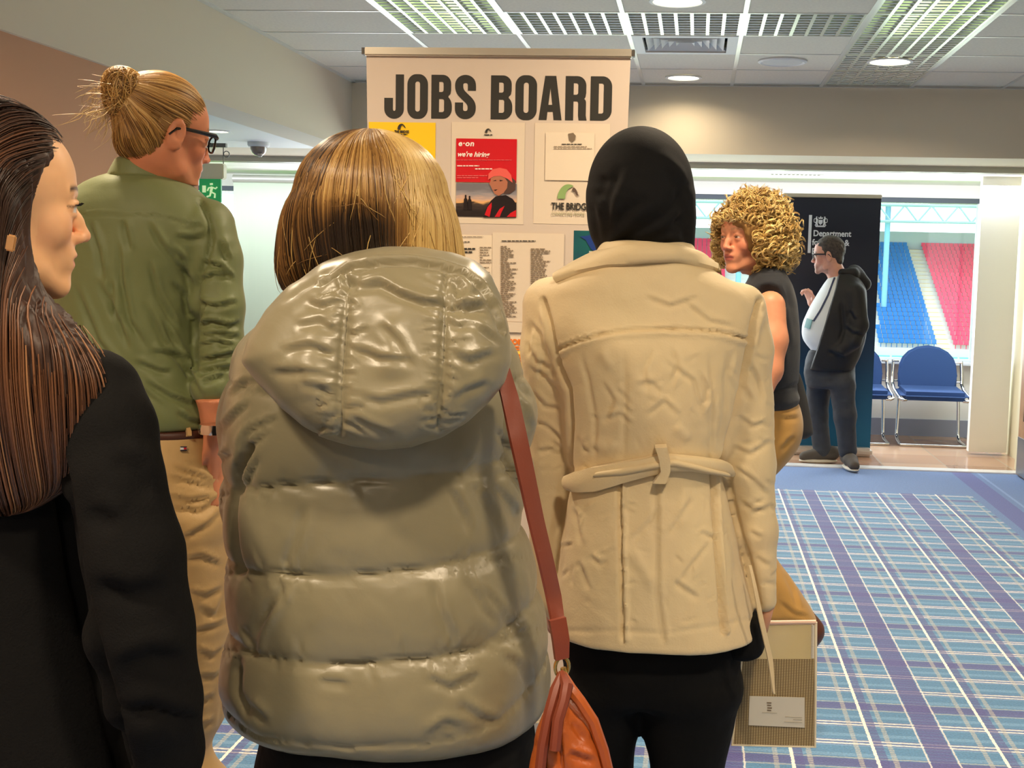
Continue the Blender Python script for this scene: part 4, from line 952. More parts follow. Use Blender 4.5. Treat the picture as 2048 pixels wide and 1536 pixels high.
prect('paper_edge', 1003, 643, 1120, 645, mat('paper_shadow_line', (200, 176, 150), .6), l2, .0105)  # shadow along the paper's edge, drawn as a darker strip
t_, *_q = sheet('bird_poster', 'dark teal poster with a blue bird, half behind the black headscarf', 'poster', 1148, 461, 1214, 541, mat('teal_print', (18, 78, 92), .35, coat=.3, noise=(9, (10, 110, 100), .8)))
pshape('bird_print', [(1160, 473), (1172, 472), (1180, 470), (1190, 474), (1198, 484), (1206, 500), (1196, 504), (1184, 500), (1176, 488), (1172, 480)], mat('print_blue', (30, 62, 134), .35), t_, .0095); pshape('bird_leg_print', [(1178, 502), (1196, 503), (1192, 518), (1181, 516)], mat('print_pale', (196, 200, 190), .4), t_, .0095)
o2, *_q = sheet('orange_flyer', 'pale flyer with orange lettering low on the board between the two coats', 'flyer', 1018, 672, 1120, 800, m_paper, .001)
m_or = mat('orange_ink', (236, 120, 20), .6); ptext('JOIN BOX', 1021, 688, 10, m_or, o2, .0105, bold=.0012); greek(1030, 692, [60, 50], 3, 5, m_or, o2, .0105)
prect('yellow_block', 1032, 702, 1110, 790, mat('flyer_yellow', (250, 214, 90), .6), o2, .0095)
greek(1036, 708, [8]*7, 4, 6, m_or, o2, .0115); greek(1050, 706, [50]*8, 2.5, 5.5, m_or, o2, .0115)
# ================================================================== the dark department banner by the window
YD = 10.35
def D(px, py, dy=0): return aty(px, py, YD+dy)
dx0, dx1, dzt = D(1567, 390)[0], D(1763, 390)[0], D(1665, 388)[2]
o = thing('department_banner', 'dark navy roll-up banner with white crest and department lettering behind the man in glasses', 'banner', ((dx0+dx1)/2, YD, .004))
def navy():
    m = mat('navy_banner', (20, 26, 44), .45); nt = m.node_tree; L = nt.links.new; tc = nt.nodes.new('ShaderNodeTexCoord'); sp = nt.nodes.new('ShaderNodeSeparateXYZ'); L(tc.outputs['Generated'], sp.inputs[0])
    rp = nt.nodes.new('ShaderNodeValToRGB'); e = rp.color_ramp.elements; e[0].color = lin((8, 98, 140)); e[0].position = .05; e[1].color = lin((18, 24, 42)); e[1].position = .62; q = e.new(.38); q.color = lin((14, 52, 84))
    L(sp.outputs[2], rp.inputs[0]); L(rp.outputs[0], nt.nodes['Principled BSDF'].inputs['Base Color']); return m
bz = .07; n = 12; co = []
for z in np.linspace(bz, dzt-.02, 12):
    f_ = (z-bz)/(dzt-bz)
    for k in range(n+1): co.append((dx0+(dx1-dx0)*k/n-.0*(1-f_), YD+.004*math.sin(math.pi*k/n)-.10*(1-f_)*0, z))
fc = [(j*(n+1)+k, j*(n+1)+k+1, (j+1)*(n+1)+k+1, (j+1)*(n+1)+k) for j in range(11) for k in range(n)]
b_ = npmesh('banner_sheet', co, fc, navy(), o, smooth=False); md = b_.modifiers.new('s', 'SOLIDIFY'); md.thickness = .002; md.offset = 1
MB().ab((dx0-.004, YD-.014, dzt-.03), (dx1+.004, YD+.014, dzt), bev=.005).build('top_rail', m_alu, o)
MB().ab((dx0-.01, YD-.09, .006), (dx1+.01, YD+.10, .075), bev=.02).build('banner_base', mat('base_silver', (214, 208, 200), .3, .5), o)
MB().tube([((dx0+dx1)/2, YD+.03, .07), ((dx0+dx1)/2, YD+.03, dzt-.01)], .011, 10).build('support_pole', m_alu, o)
m_dw = mat('banner_white', (226, 230, 236), .5)
def dtext(s, px, py, cap, **k): a = D(px, py); return text('lettering', s, m_dw, cap/2500*YD, (a[0], YD-.006, a[2]), o, thick=.001, **k)
dtext('Department', 1626, 472, 11.5, bold=.0016, sx=.90); dtext('for Work &', 1624, 490, 11.5, bold=.0016, sx=.90); dtext('Pensions', 1623, 508, 11.5, bold=.0016, sx=.90)
a, c = D(1618, 430), D(1621, 506); MB().ab((a[0], YD-.008, c[2]), (c[0], YD-.005, a[2])).build('rule_line', m_dw, o)
# crest: crowned shield between two rearing beasts, as small relief shapes
cr = MB(); s = 1/2500*YD*.98; cc = D(1641, 443)
def cp(x, y): return (cc[0]+x*s, YD-.008, cc[2]-y*s)
def cpoly(pts): cr.poly([cp(*p) for p in pts], (0, .003, 0))
cpoly([(-4, -3), (4, -3), (4, 3), (0, 7), (-4, 3)]); cpoly([(-4, -5), (-4.5, -9), (-2, -7), (0, -11), (2, -7), (4.5, -9), (4, -5)])
for q in (-1, 1):
    cr.tube([cp(q*6, 8), cp(q*8, 3), cp(q*7, -2), cp(q*9, -7)], [1.4*s, 2.2*s, 1.9*s, 1.7*s], 8); cr.tube([cp(q*8, -1), cp(q*5, -4)], .8*s, 6); cr.tube([cp(q*8, 2), cp(q*5, 1)], .8*s, 6); cr.tube([cp(q*8, 4), cp(q*11, 8)], .9*s, 6); cr.tube([cp(q*9, 3), cp(q*13, 1), cp(q*13, -4), cp(q*11, -6)], .7*s, 6); cr.tube([cp(q*9, -8), cp(q*7, -9)], 1.2*s, 6)
cpoly([(-11, 8), (11, 8), (9, 11), (-9, 11)]); cr.build('crest', m_dw, o)
# ================================================================== people
def pz(px, py, y): return aty(px, py, y)[2]
def srows(y, rows, cy=None):
    """photo silhouette rows (py, xl, xr, ry[, dy]) at depth y -> section table"""
    out = []
    for r_ in rows:
        py, xl, xr, ry = r_[:4]; dy = r_[4] if len(r_) > 4 else 0
        a, b_ = aty(xl, py, y), aty(xr, py, y); out.append(((a[2]+b_[2])/2, (a[0]+b_[0])/2, y+dy, (b_[0]-a[0])/2, ry))
    return out
def bnd(x0, y0, x1, y1, d0, d1, pad=.03):
    q = np.array([aty(a, b, d) for a in (x0, x1) for b in (y0, y1) for d in (d0, d1)]); lo, hi = q.min(0)-pad, q.max(0)+pad
    lo[1], hi[1] = d0, d1; return lo, hi
# ---------------------------------------------------------------- woman in the black headscarf and cream coat
YC = 2.35
o = thing('person', 'woman seen from behind in black headscarf, belted cream coat and black trousers', 'person', (aty(1310, 800, YC)[0], YC, 0))
hijab_p = o
coat_m = mat('cream_cotton', (216, 196, 154), .62, sheen=.15, bump=[(260, .25, .0015, (1, 1, 1)), (14, .28, .008, (1, 1, 1))], noise=(7, (214, 190, 150), .5))
hx, hz = aty(1283, 424, YC)[0], aty(1283, 424, YC)[2]
# body
bl, bh = bnd(1030, 240, 1570, 2000, 1.98, 2.75); bl[2] = -.02; S = Sdf(bl, bh, .011)
hc = np.array((hx, YC+.02, hz)); HR = frame((.03, 1, -.05))
head(S, hc, HR, .95, ears=False, female=True, neck=(hx+.005, YC-.01, hz-.17))
S.stack(srows(YC, [(520, 1215, 1370, .06), (590, 1090, 1490, .075), (700, 1120, 1480, .09), (820, 1150, 1460, .09), (940, 1165, 1425, .09), (1080, 1135, 1465, .10), (1200, 1120, 1475, .10), (1290, 1130, 1470, .10)]), k=.04)
def P(px, py, y): return aty(px, py, y)
lw, rw = P(1098, 1180, 2.37), P(1534, 1205, 2.38)
S.chain([P(1106, 620, 2.37), P(1100, 880, 2.39), lw], [.034, .028, .018], .02); S.chain([P(1480, 620, 2.37), P(1496, 900, 2.38), rw], [.034, .028, .016], .02)
hand(S, lw, (0, .2, -1), (.8, .6, 0), .9, .45, side=1); hand(S, rw, (-.05, .55, -.8), (-1, .1, -.1), .9, .7, side=-1)
for x0, x1, x2 in ((1200, 1195, 1190), (1390, 1378, 1370)):
    S.chain([P(x0, 1270, YC), P(x1, 1650, YC+.02), (P(x2, 1900, YC)[0], YC-.01, .10)], [.085, .058, .038], .03)
    ax_ = P(x2, 1900, YC)[0]; S.chain([(ax_, YC-.01, .06), (ax_, YC+.10, .045), (ax_, YC+.16, .035)], [.035, .032, .026], .02)
SBODY, BATTR = S, skin_attr(hc, HR, .95, (206, 150, 118), (170, 90, 84), (60, 44, 36))
# trousers and the dark tunic below the coat
blk = mat('black_cloth', (6, 6, 7), .85, spec=.2, bump=[(20, .3, .01, (1, 1, 1))])
T_ = Sdf((bl[0], 2.0, .05), (bh[0], 2.75, 1.02), .009); TC = T_
T_.stack(srows(YC, [(1180, 1115, 1485, .115), (1260, 1112, 1484, .12), (1330, 1128, 1480, .125), (1390, 1138, 1478, .115)]), k=.02)
T_.stack([(.12, P(1190, 1900, YC)[0], YC, .085, .09), (pz(1200, 1650, YC), P(1205, 1650, YC)[0], YC, .068, .085), (pz(1200, 1536, YC), P(1206, 1536, YC)[0], YC, .060, .09), (pz(1200, 1440, YC), P(1207, 1440, YC)[0], YC, .0665, .10), (pz(1200, 1350, YC), P(1207, 1350, YC)[0], YC, .078, .11)], k=.03)
T_.stack([(.12, P(1355, 1900, YC)[0], YC, .085, .09), (pz(1360, 1650, YC), P(1366, 1650, YC)[0], YC, .072, .085), (pz(1370, 1536, YC), P(1374, 1536, YC)[0], YC, .071, .09), (pz(1380, 1440, YC), P(1376, 1440, YC)[0], YC, .089, .10), (pz(1390, 1350, YC), P(1385, 1350, YC)[0], YC, .09, .11)], k=.03)
T_.mesh('trousers', blk, o, disp=lambda V, N: .006*(fbm(V, 9, 5, (1, 1, .5))-.5))
T2 = Sdf(*bnd(1420, 1210, 1540, 1325, 2.2, 2.5), .006)
T2.stack(srows(YC, [(1225, 1440, 1524, .07), (1270, 1436, 1528, .075), (1298, 1440, 1524, .07), (1308, 1452, 1512, .06)]), k=.01, cap=.012)
T2.mesh('tunic_hem', blk, o)
for x2 in (1190, 1355):
    ax_ = P(x2, 1900, YC)[0]; q = Sdf((ax_-.08, YC-.12, -.02), (ax_+.08, YC+.24, .15), .007); q.chain([(ax_, YC-.03, .055), (ax_, YC+.10, .045), (ax_, YC+.17, .036)], [.046, .044, .034], .02)
    q.mesh('shoe', mat('black_leather', (20, 18, 18), .4), o)
# coat
S = Sdf(*bnd(1035, 470, 1570, 1300, 2.0, 2.72), .0046)
S.stack(srows(YC, [(484, 1206, 1384, .088), (503, 1194, 1394, .095), (522, 1182, 1404, .10), (545, 1138, 1440, .105), (575, 1090, 1490, .11), (620, 1072, 1516, .115), (700, 1092, 1500, .135), (800, 1118, 1484, .135), (880, 1128, 1466, .125), (940, 1134, 1452, .118), (1000, 1128, 1460, .130), (1080, 1118, 1474, .150), (1180, 1108, 1496, .165), (1255, 1102, 1516, .175)], ), n=2.3, k=.02, cap=.006)
S.chain([P(1098, 610, 2.36), P(1100, 700, 2.36), P(1096, 930, 2.38), P(1098, 1195, 2.36)], [.050, .052, .044, .034], .022)
S.chain([P(1482, 618, 2.36), P(1490, 700, 2.36), P(1500, 930, 2.37), P(1516, 1060, 2.37), P(1530, 1200, 2.37)], [.048, .051, .047, .036, .022], .018)
SC_ = S
def coat_disp(V, N):
    F_ = Folds(V, N)
    yoke = [(1113, 698), (1150, 683), (1200, 668), (1250, 660), (1330, 656), (1400, 658), (1450, 664), (1500, 678)]
    F_.line(yoke, 4, .0045, 'step', False); F_.line(yoke, 2.6, .005, 'crease', False); F_.line([(x, y+9) for x, y in yoke], 6, .003, 'ridge', False)
    # armhole seams and the gap between sleeve and side
    F_.line([(1085, 600), (1098, 640), (1106, 680), (1117, 730), (1138, 780), (1141, 850), (1138, 940)], 4.5, .016, 'crease', False)
    F_.line([(1138, 940), (1122, 1010), (1106, 1080), (1098, 1150)], 7, .014, 'crease', False)
    F_.line([(1521, 600), (1508, 640), (1500, 690), (1488, 760), (1470, 840), (1448, 925)], 4.5, .016, 'crease', False)
    F_.line([(1448, 925), (1462, 1000), (1480, 1070), (1500, 1130), (1518, 1210)], 6, .008, 'crease', False)
    F_.line([(1080, 612), (1092, 650), (1100, 700)], 6, .004, 'ridge'); F_.line([(1527, 620), (1515, 660), (1508, 700)], 6, .004, 'ridge')
    # princess seams, back pleats, centre vent
    F_.many([[(1160, 700), (1175, 760), (1188, 840), (1190, 930)], [(1248, 700), (1250, 800), (1246, 930)], [(1420, 690), (1428, 800), (1422, 930)], [(1455, 700), (1452, 800), (1440, 900)]], 5, .0035, 'crease')
    F_.line([(1243, 960), (1244, 1060), (1247, 1160), (1249, 1276)], 4.5, .012, 'step', False); F_.line([(1428, 940), (1434, 1060), (1442, 1160), (1450, 1262)], 4.5, .012, 'step', False)
    F_.line([(1436, 945), (1450, 1030), (1470, 1100), (1478, 1180)], 6, .004, 'crease'); F_.line([(1316, 980), (1318, 1080), (1318, 1180), (1330, 1275)], 7, .003, 'step', False)
    F_.line([(1130, 1000), (1118, 1080), (1112, 1180)], 8, .005, 'crease')
    # crumples
    F_.many([[(1310, 700), (1290, 740), (1300, 790)], [(1345, 690), (1360, 740), (1340, 780)], [(1270, 770), (1300, 760), (1325, 785)], [(1290, 830), (1330, 800), (1360, 830)], [(1205, 760), (1230, 800), (1210, 850)], [(1200, 840), (1240, 825), (1268, 850)],
             [(1470, 700), (1462, 750), (1475, 790)], [(1400, 740), (1420, 780), (1405, 830)], [(1330, 720), (1390, 760), (1410, 840)], [(1370, 600), (1420, 640), (1470, 650)], [(1290, 590), (1340, 610), (1400, 590)],
             [(1260, 1080), (1300, 1040), (1320, 1010)], [(1330, 1075), (1365, 1020), (1385, 990)], [(1345, 1180), (1380, 1130), (1420, 1080)], [(1350, 1160), (1400, 1195)], [(1400, 1060), (1430, 1075)], [(1160, 1120), (1180, 1180)], [(1150, 1010), (1165, 1090)], [(1180, 1110), (1200, 1125), (1215, 1118)]], 6.5, .0028, 'step')
    F_.many([[(1250, 1090), (1290, 1140), (1310, 1180)], [(1370, 960), (1360, 1060)], [(1200, 700), (1225, 740)], [(1380, 880), (1350, 850)], [(1180, 880), (1215, 900), (1240, 880)]], 11, .003, 'ridge')
    # sleeve wrinkles
    F_.many([[(1060, 640), (1085, 670), (1100, 720)], [(1052, 680), (1075, 720), (1110, 740)], [(1058, 730), (1090, 750), (1125, 790)], [(1066, 780), (1090, 810), (1130, 815)], [(1070, 840), (1095, 850), (1130, 880)], [(1075, 900), (1110, 895)], [(1064, 650), (1058, 720)], [(1074, 760), (1086, 700)],
             [(1500, 720), (1520, 760), (1530, 820)], [(1478, 830), (1505, 850), (1535, 840)], [(1465, 890), (1500, 905), (1540, 880)], [(1468, 930), (1510, 960), (1540, 990)], [(1480, 1000), (1510, 1020), (1545, 1010)], [(1500, 1060), (1525, 1075)], [(1490, 770), (1505, 800)], [(1512, 1110), (1540, 1130)]], 6.5, .0034, 'step')
    F_.line([(1526, 1168), (1552, 1168)], 4, .002, 'crease', False)
    F_.line([(1110, 1262), (1250, 1262), (1330, 1268), (1450, 1248), (1510, 1236)], 4, .0015, 'crease', False)
    F_.d *= 1.25; rr = random.Random(12)
    for i in range(70):
        x, y = rr.uniform(1140, 1490), rr.uniform(700, 1240); a = rr.uniform(-1.3, 1.3)+rr.choice((0, 1.57)); L_ = rr.uniform(14, 42); F_.line([(x, y), (x+L_*.5*math.cos(a)+rr.uniform(-4, 4), y+L_*.5*math.sin(a)), (x+L_*math.cos(a), y+L_*math.sin(a))], rr.uniform(3, 6), rr.uniform(.0008, .0022), 'step')
    for i in range(44):
        x, y = (rr.uniform(1058, 1125), rr.uniform(640, 1150)) if i < 22 else (rr.uniform(1478, 1545), rr.uniform(680, 1160)); a = rr.uniform(-.9, .9); L_ = rr.uniform(14, 40); F_.line([(x, y), (x+L_*.5*math.cos(a), y+L_*.5*math.sin(a)+3), (x+L_*math.cos(a), y+L_*math.sin(a))], rr.uniform(3, 6), rr.uniform(.001, .0024), 'step')
    return F_.d+.0040*(fbm(V, 16, 9)-.5)*1.6
S.mesh('coat', coat_m, o, disp=coat_disp)
# collar: a folded band over the shoulders, standing a little off the neck
patch(S, [(1114, 556), (1150, 531), (1190, 508), (1240, 496), (1293, 490), (1350, 492), (1393, 506), (1434, 533)], [(1112, 566), (1157, 548), (1215, 535), (1293, 527), (1352, 525), (1394, 533), (1438, 546)], 40, 7, .004, .005, 'collar', coat_m, o, smooth_y=4, bulge=.006)
# belt laid round the waist, its loop, and the loose end
belt = [(1141, 953), (1160, 942), (1190, 932), (1240, 922), (1285, 914), (1320, 905), (1360, 908), (1400, 912), (1440, 918), (1452, 924)]
beltb = [(1142, 981), (1160, 986), (1195, 984), (1230, 972), (1262, 960), (1300, 948), (1340, 938), (1380, 938), (1420, 946), (1452, 952)]
patch(S, belt, beltb, 60, 8, .010, .005, 'belt', coat_m, o, smooth_y=3, bulge=.005)
patch(S, [(1200, 940), (1250, 930), (1300, 920), (1345, 912), (1385, 922), (1440, 940)], [(1196, 950), (1250, 944), (1300, 932), (1345, 924), (1385, 934), (1440, 950)], 40, 4, .018, .004, 'belt_fold', coat_m, o, smooth_y=3, bulge=.003)
patch(S, [(1310, 887), (1317, 910), (1320, 935), (1306, 962)], [(1332, 886), (1337, 910), (1337, 935), (1328, 963)], 16, 5, .026, .003, 'belt_loop', coat_m, o)
patch(S, [(1497, 1130, 2.26), (1506, 1180, 2.25), (1517, 1240, 2.25), (1535, 1320, 2.26), (1544, 1386, 2.26)], [(1503, 1130, 2.26), (1513, 1180, 2.255), (1526, 1240, 2.255), (1545, 1320, 2.265), (1548, 1388, 2.265)], 26, 3, 0, .003, 'belt_end', coat_m, o)
# headscarf
hj = mat('black_scarf', (13, 13, 14), .85, spec=.3, bump=[(500, .4, .001, (1, 1, 1)), (30, .2, .004, (1, 1, 1))])
S = Sdf((hx-.22, 2.05, 1.42), (hx+.24, 2.68, 1.9), .0045)
YS = YC+.02
S.ell(aty(1281, 380, YS), (.0995, .124, .1175), k=.001)
S.stack(srows(YS, [(375, 1176, 1386, .124), (425, 1173, 1391, .122), (455, 1176, 1390, .108), (480, 1182, 1390, .094), (500, 1192, 1390, .078), (535, 1204, 1380, .07)]), n=2.05, k=.01, cap=.01)
S.ell((hx, YC+.10, hz-.07), (.075, .07, .10), k=.03)
def scarf(V, N):
    F_ = Folds(V, N)
    F_.many([[(1389, 350), (1370, 400), (1330, 440), (1280, 470), (1215, 500)], [(1390, 400), (1372, 445), (1330, 475), (1270, 492), (1205, 508)], [(1250, 330), (1222, 400), (1215, 460), (1206, 498)], [(1300, 400), (1260, 430), (1225, 470), (1203, 505)], [(1187, 400), (1196, 450), (1198, 500)], [(1330, 320), (1365, 370), (1378, 430), (1380, 490)]], 14, .006, 'step')
    F_.many([[(1280, 490), (1330, 488), (1385, 508)], [(1350, 430), (1372, 470), (1388, 505)], [(1210, 350), (1196, 400)], [(1230, 480), (1300, 500), (1370, 520)]], 10, .006, 'crease')
    F_.many([[(1320, 300), (1352, 340), (1368, 385)], [(1240, 380), (1232, 430)]], 12, .003, 'ridge')
    return F_.d
S.mesh('headscarf', hj, o, disp=scarf)
SBODY.inside([SC_], .012, (-9, 0, pz(1300, 1190, YC)), (9, 9, 1.53)).inside([TC], .012, (P(1125, 1300, YC)[0], 0, .13), (P(1478, 1300, YC)[0], 9, pz(1300, 1190, YC)))
SBODY.mesh('body', m_skin, o, attr=BATTR)
# ---------------------------------------------------------------- woman in the olive padded jacket
YP = 1.85
o = thing('person', 'woman with highlighted bobbed hair seen from behind in olive padded hooded jacket', 'person', (aty(760, 800, YP)[0], YP, 0)); puff_p = o
hx, hz = aty(742, 440, YP)[0], aty(742, 440, YP)[2]
hc = np.array((hx, YP+.015, hz)); HR = frame((.12, 1, -.02), roll=.03)
S = Sdf((-.78, 1.45, .0), (.12, 2.3, 1.84), .011)
head(S, hc, HR, .96, ears=False, female=True, neck=(hx, YP-.01, hz-.18))
S.stack(srows(YP, [(600, 640, 850, .06), (680, 560, 950, .08), (800, 560, 930, .09), (950, 560, 920, .09), (1150, 540, 960, .09), (1350, 530, 990, .10), (1470, 550, 980, .10)]), k=.04)
P = aty
lw, rw = P(505, 1040, 2.08), P(980, 1020, 2.10)
S.chain([P(560, 720, 1.86), P(530, 960, 1.82), lw], [.045, .038, .027], .02); S.chain([P(950, 720, 1.86), P(985, 950, 1.83), rw], [.045, .038, .027], .02)
hand(S, lw, (.5, .8, -.2), (.2, .1, -1), .9, .5, side=-1); hand(S, rw, (-.5, .8, -.2), (.2, .1, -1), .9, .5, side=1)
legs = []
for xx in (-.565, -.375):
    S.chain([(xx, YP, .86), (xx, YP+.02, .47), (xx, YP-.01, .10)], [.085, .058, .04], .03); S.chain([(xx, YP, .06), (xx, YP+.10, .045), (xx, YP+.16, .035)], [.036, .032, .026], .02)
SBODY, BATTR = S, skin_attr(hc, HR, .96, (222, 166, 136), (190, 110, 100), (110, 84, 60))
T_ = Sdf((-.75, 1.5, .05), (.1, 2.2, 1.02), .010)
TC = T_; T_.stack(srows(YP, [(1380, 530, 1062, .15), (1450, 538, 1066, .155), (1600, 556, 1050, .14)]), k=.02)
for xx, xc_ in ((-.565, 660), (-.375, 920)): T_.chain([P(xc_, 1560, YP), (P(xc_, 1560, YP)[0]*.6+xx*.4, YP, .5), (xx, YP, .12)], [.115, .085, .06], .04)
T_.mesh('trousers', blk, o, disp=lambda V, N: .006*(fbm(V, 9, 5, (1, 1, .5))-.5))
for xx in (-.565, -.375):
    q = Sdf((xx-.08, YP-.12, -.02), (xx+.08, YP+.24, .15), .007); q.chain([(xx, YP-.03, .055), (xx, YP+.10, .045), (xx, YP+.17, .036)], [.046, .044, .034], .02); q.mesh('shoe', mat('black_leather', (20, 18, 18), .4), o)
# striped top showing below the hem
def stripes():
    m = mat('striped_jersey', (20, 20, 22), .8); nt = m.node_tree; L = nt.links.new; w = nt.nodes.new('ShaderNodeTexWave'); w.bands_direction = 'DIAGONAL'; w.inputs['Scale'].default_value = 17; tc = nt.nodes.new('ShaderNodeTexCoord')
    mp = nt.nodes.new('ShaderNodeMapping'); mp.inputs['Scale'].default_value = (1, 0, -.75); L(tc.outputs['Object'], mp.inputs[0]); L(mp.outputs[0], w.inputs[0])
    rp = nt.nodes.new('ShaderNodeValToRGB'); rp.color_ramp.interpolation = 'CONSTANT'; e = rp.color_ramp.elements; e[0].color = lin((14, 14, 16)); e[1].color = lin((206, 196, 176)); e[1].position = .52
    L(w.outputs['Fac'], rp.inputs[0]); L(rp.outputs[0], nt.nodes['Principled BSDF'].inputs['Base Color']); return m
T_ = Sdf((-.72, 1.48, .78), (.1, 2.25, 1.05), .007)
zz = aty(760, 1505, 1.64)[2]
T_.stack([(zz-.004, -.462, YP-.004, .155, .172), (zz+.10, -.462, YP, .17, .18)], k=.01, cap=.006, n=2.1); T_.mesh('striped_top', stripes(), o)
# jacket
olive = mat('olive_nylon', (128, 120, 94), .36, sheen=.1, spec=.6, bump=[(11, .22, .008, (1, 1, 1)), (700, .12, .0006, (1, 1, 1))])
S = Sdf((-.82, 1.42, .80), (.14, 2.32, 1.56), .0062)
S.stack(srows(YP, [(590, 640, 900, .09), (630, 560, 970, .125), (690, 500, 1010, .16), (760, 478, 1022, .175), (860, 474, 1018, .185), (960, 474, 1016, .185), (1050, 476, 1040, .19), (1120, 478, 1058, .195), (1230, 482, 1082, .20), (1300, 474, 1092, .205), (1370, 466, 1098, .21), (1432, 476, 1080, .20)]), n=2.35, k=.02, cap=.03)
zb_ = aty(760, 1492, 1.64)[2]
S.chain([P(555, 740, 1.87), P(545, 840, 1.86), P(540, 980, 1.85), P(550, 1040, 1.98), P(580, 1060, 2.14)], [.066, .070, .062, .055, .048], .03)
S.chain([P(950, 740, 1.87), P(968, 830, 1.86), P(974, 940, 1.86), P(950, 1000, 1.98), P(920, 1030, 2.14)], [.066, .068, .060, .055, .048], .03)
seams = [[(440, 770), (600, 800), (760, 815), (900, 805), (1060, 770)], [(430, 992), (470, 984), (560, 972), (700, 962), (850, 953), (1000, 947), (1080, 938)], [(430, 1142), (478, 1146), (560, 1148), (700, 1152), (800, 1143), (920, 1126), (1062, 1114), (1120, 1108)], [(430, 1296), (480, 1302), (560, 1318), (640, 1328), (720, 1328), (850, 1318), (960, 1300), (1085, 1252), (1130, 1225)], [(430, 1440), (520, 1480), (600, 1492), (700, 1498), (850, 1490), (1000, 1455), (1098, 1395), (1140, 1370)]]
def jacket_disp(V, N):
    px, py = proj(V); F_ = Folds(V, N); d = np.zeros(len(V)); 
    # padded channels between the quilting seams, all the way round
    pyb = proj(np.stack([V[:, 0], np.minimum(V[:, 1], 3.*0+V[:, 1]*0+1.68), V[:, 2]], 1))[1]
    ys_ = [np.interp(px, *np.array(s_, float).T) for s_ in seams]
    for a, b_ in zip(ys_, ys_[1:]):
        t = (pyb-a)/(b_-a); m = (t > 0) & (t < 1); d[m] += .012*np.sqrt(np.clip(1-(2*t[m]-1)**2, 0, 1))-.006
    d *= np.clip((V[:, 1] < YP+.12)*1., 0, 1)
    for s_ in seams[1:4]:
        F_.line(s_, 3.0, .006, 'crease', False); F_.line([(x, y+14) for x, y in s_], 2.6, .0025, 'crease', False)
        rr = random.Random(int(s_[2][1]))
        for i in range(16):
            x = rr.choice((rr.uniform(480, 620), rr.uniform(860, 1070), rr.uniform(470, 1070))); y = np.interp(x, *np.array(s_, float).T); up_ = rr.choice((-1, 1)); L_ = rr.uniform(22, 60); sl = rr.uniform(-.7, .7)+(x-760)/900*(-up_)
            F_.line([(x, y+up_*4), (x+sl*L_*.5, y+up_*L_*.5), (x+sl*L_, y+up_*L_)], rr.uniform(4, 7), rr.uniform(.001, .0032), 'step')
    # diagonal pulls on the right side, slumps on the left, elbow folds
    F_.many([[(895, 960), (930, 1030), (942, 1070)], [(945, 960), (985, 1030), (1018, 1090)], [(985, 960), (1020, 1010), (1040, 1060)], [(870, 1160), (885, 1220), (920, 1300)], [(930, 1150), (965, 1210), (1000, 1250)], [(1030, 1130), (1050, 1200), (1068, 1240)], [(960, 1170), (1010, 1230), (1045, 1270)], [(1000, 1300), (1040, 1330), (1070, 1380)], [(850, 1350), (900, 1370), (960, 1340)], [(850, 1470), (890, 1440), (930, 1450)], [(920, 1400), (960, 1430), (1000, 1440)], [(560, 1200), (530, 1260), (505, 1320)], [(620, 1010), (600, 1080), (570, 1150)], [(590, 1160), (540, 1230), (500, 1290)], [(640, 1355), (700, 1362)], [(500, 1400), (540, 1440)]], 11, .0052, 'step')
    F_.many([[(480, 900), (500, 860), (560, 830)], [(470, 950), (500, 890), (545, 855)], [(478, 980), (520, 910)], [(445, 860), (470, 830), (500, 800)], [(440, 920), (468, 900)], [(455, 790), (490, 760), (520, 760)], [(1000, 900), (1030, 930), (1062, 980)], [(985, 850), (1020, 890), (1060, 900)], [(1040, 800), (1060, 860)], [(1035, 760), (1062, 800)]], 8, .0055, 'step')
    F_.line([(500, 895), (478, 940), (468, 990), (474, 1080), (478, 1140)], 8, .018, 'crease', False)
    F_.line([(1020, 790), (1012, 860), (1024, 940), (1052, 990)], 9, .016, 'crease', False)
    F_.line([(480, 1310), (478, 1380), (500, 1440)], 8, .010, 'crease')
    # cuffed hem
    return d+F_.d+.007*(fbm(V, 11, 21)-.5)+.004*(np.abs(fbm(V, 22, 4)-.5)-.1)
def hemcut(V):
    px, py = proj(np.stack([V[:, 0], np.full(len(V), 1.66), V[:, 2]], 1)); return py > 1500
V_, Q_ = S.surface(2); N_ = vnorm(V_, Q_); 
# the hem dips at the centre back
low = np.clip((.98-V_[:, 2])/.12, 0, 1); V_[:, 2] -= .0*low
S.mesh('jacket', olive, o, disp=jacket_disp, relax=2)
SJ = S
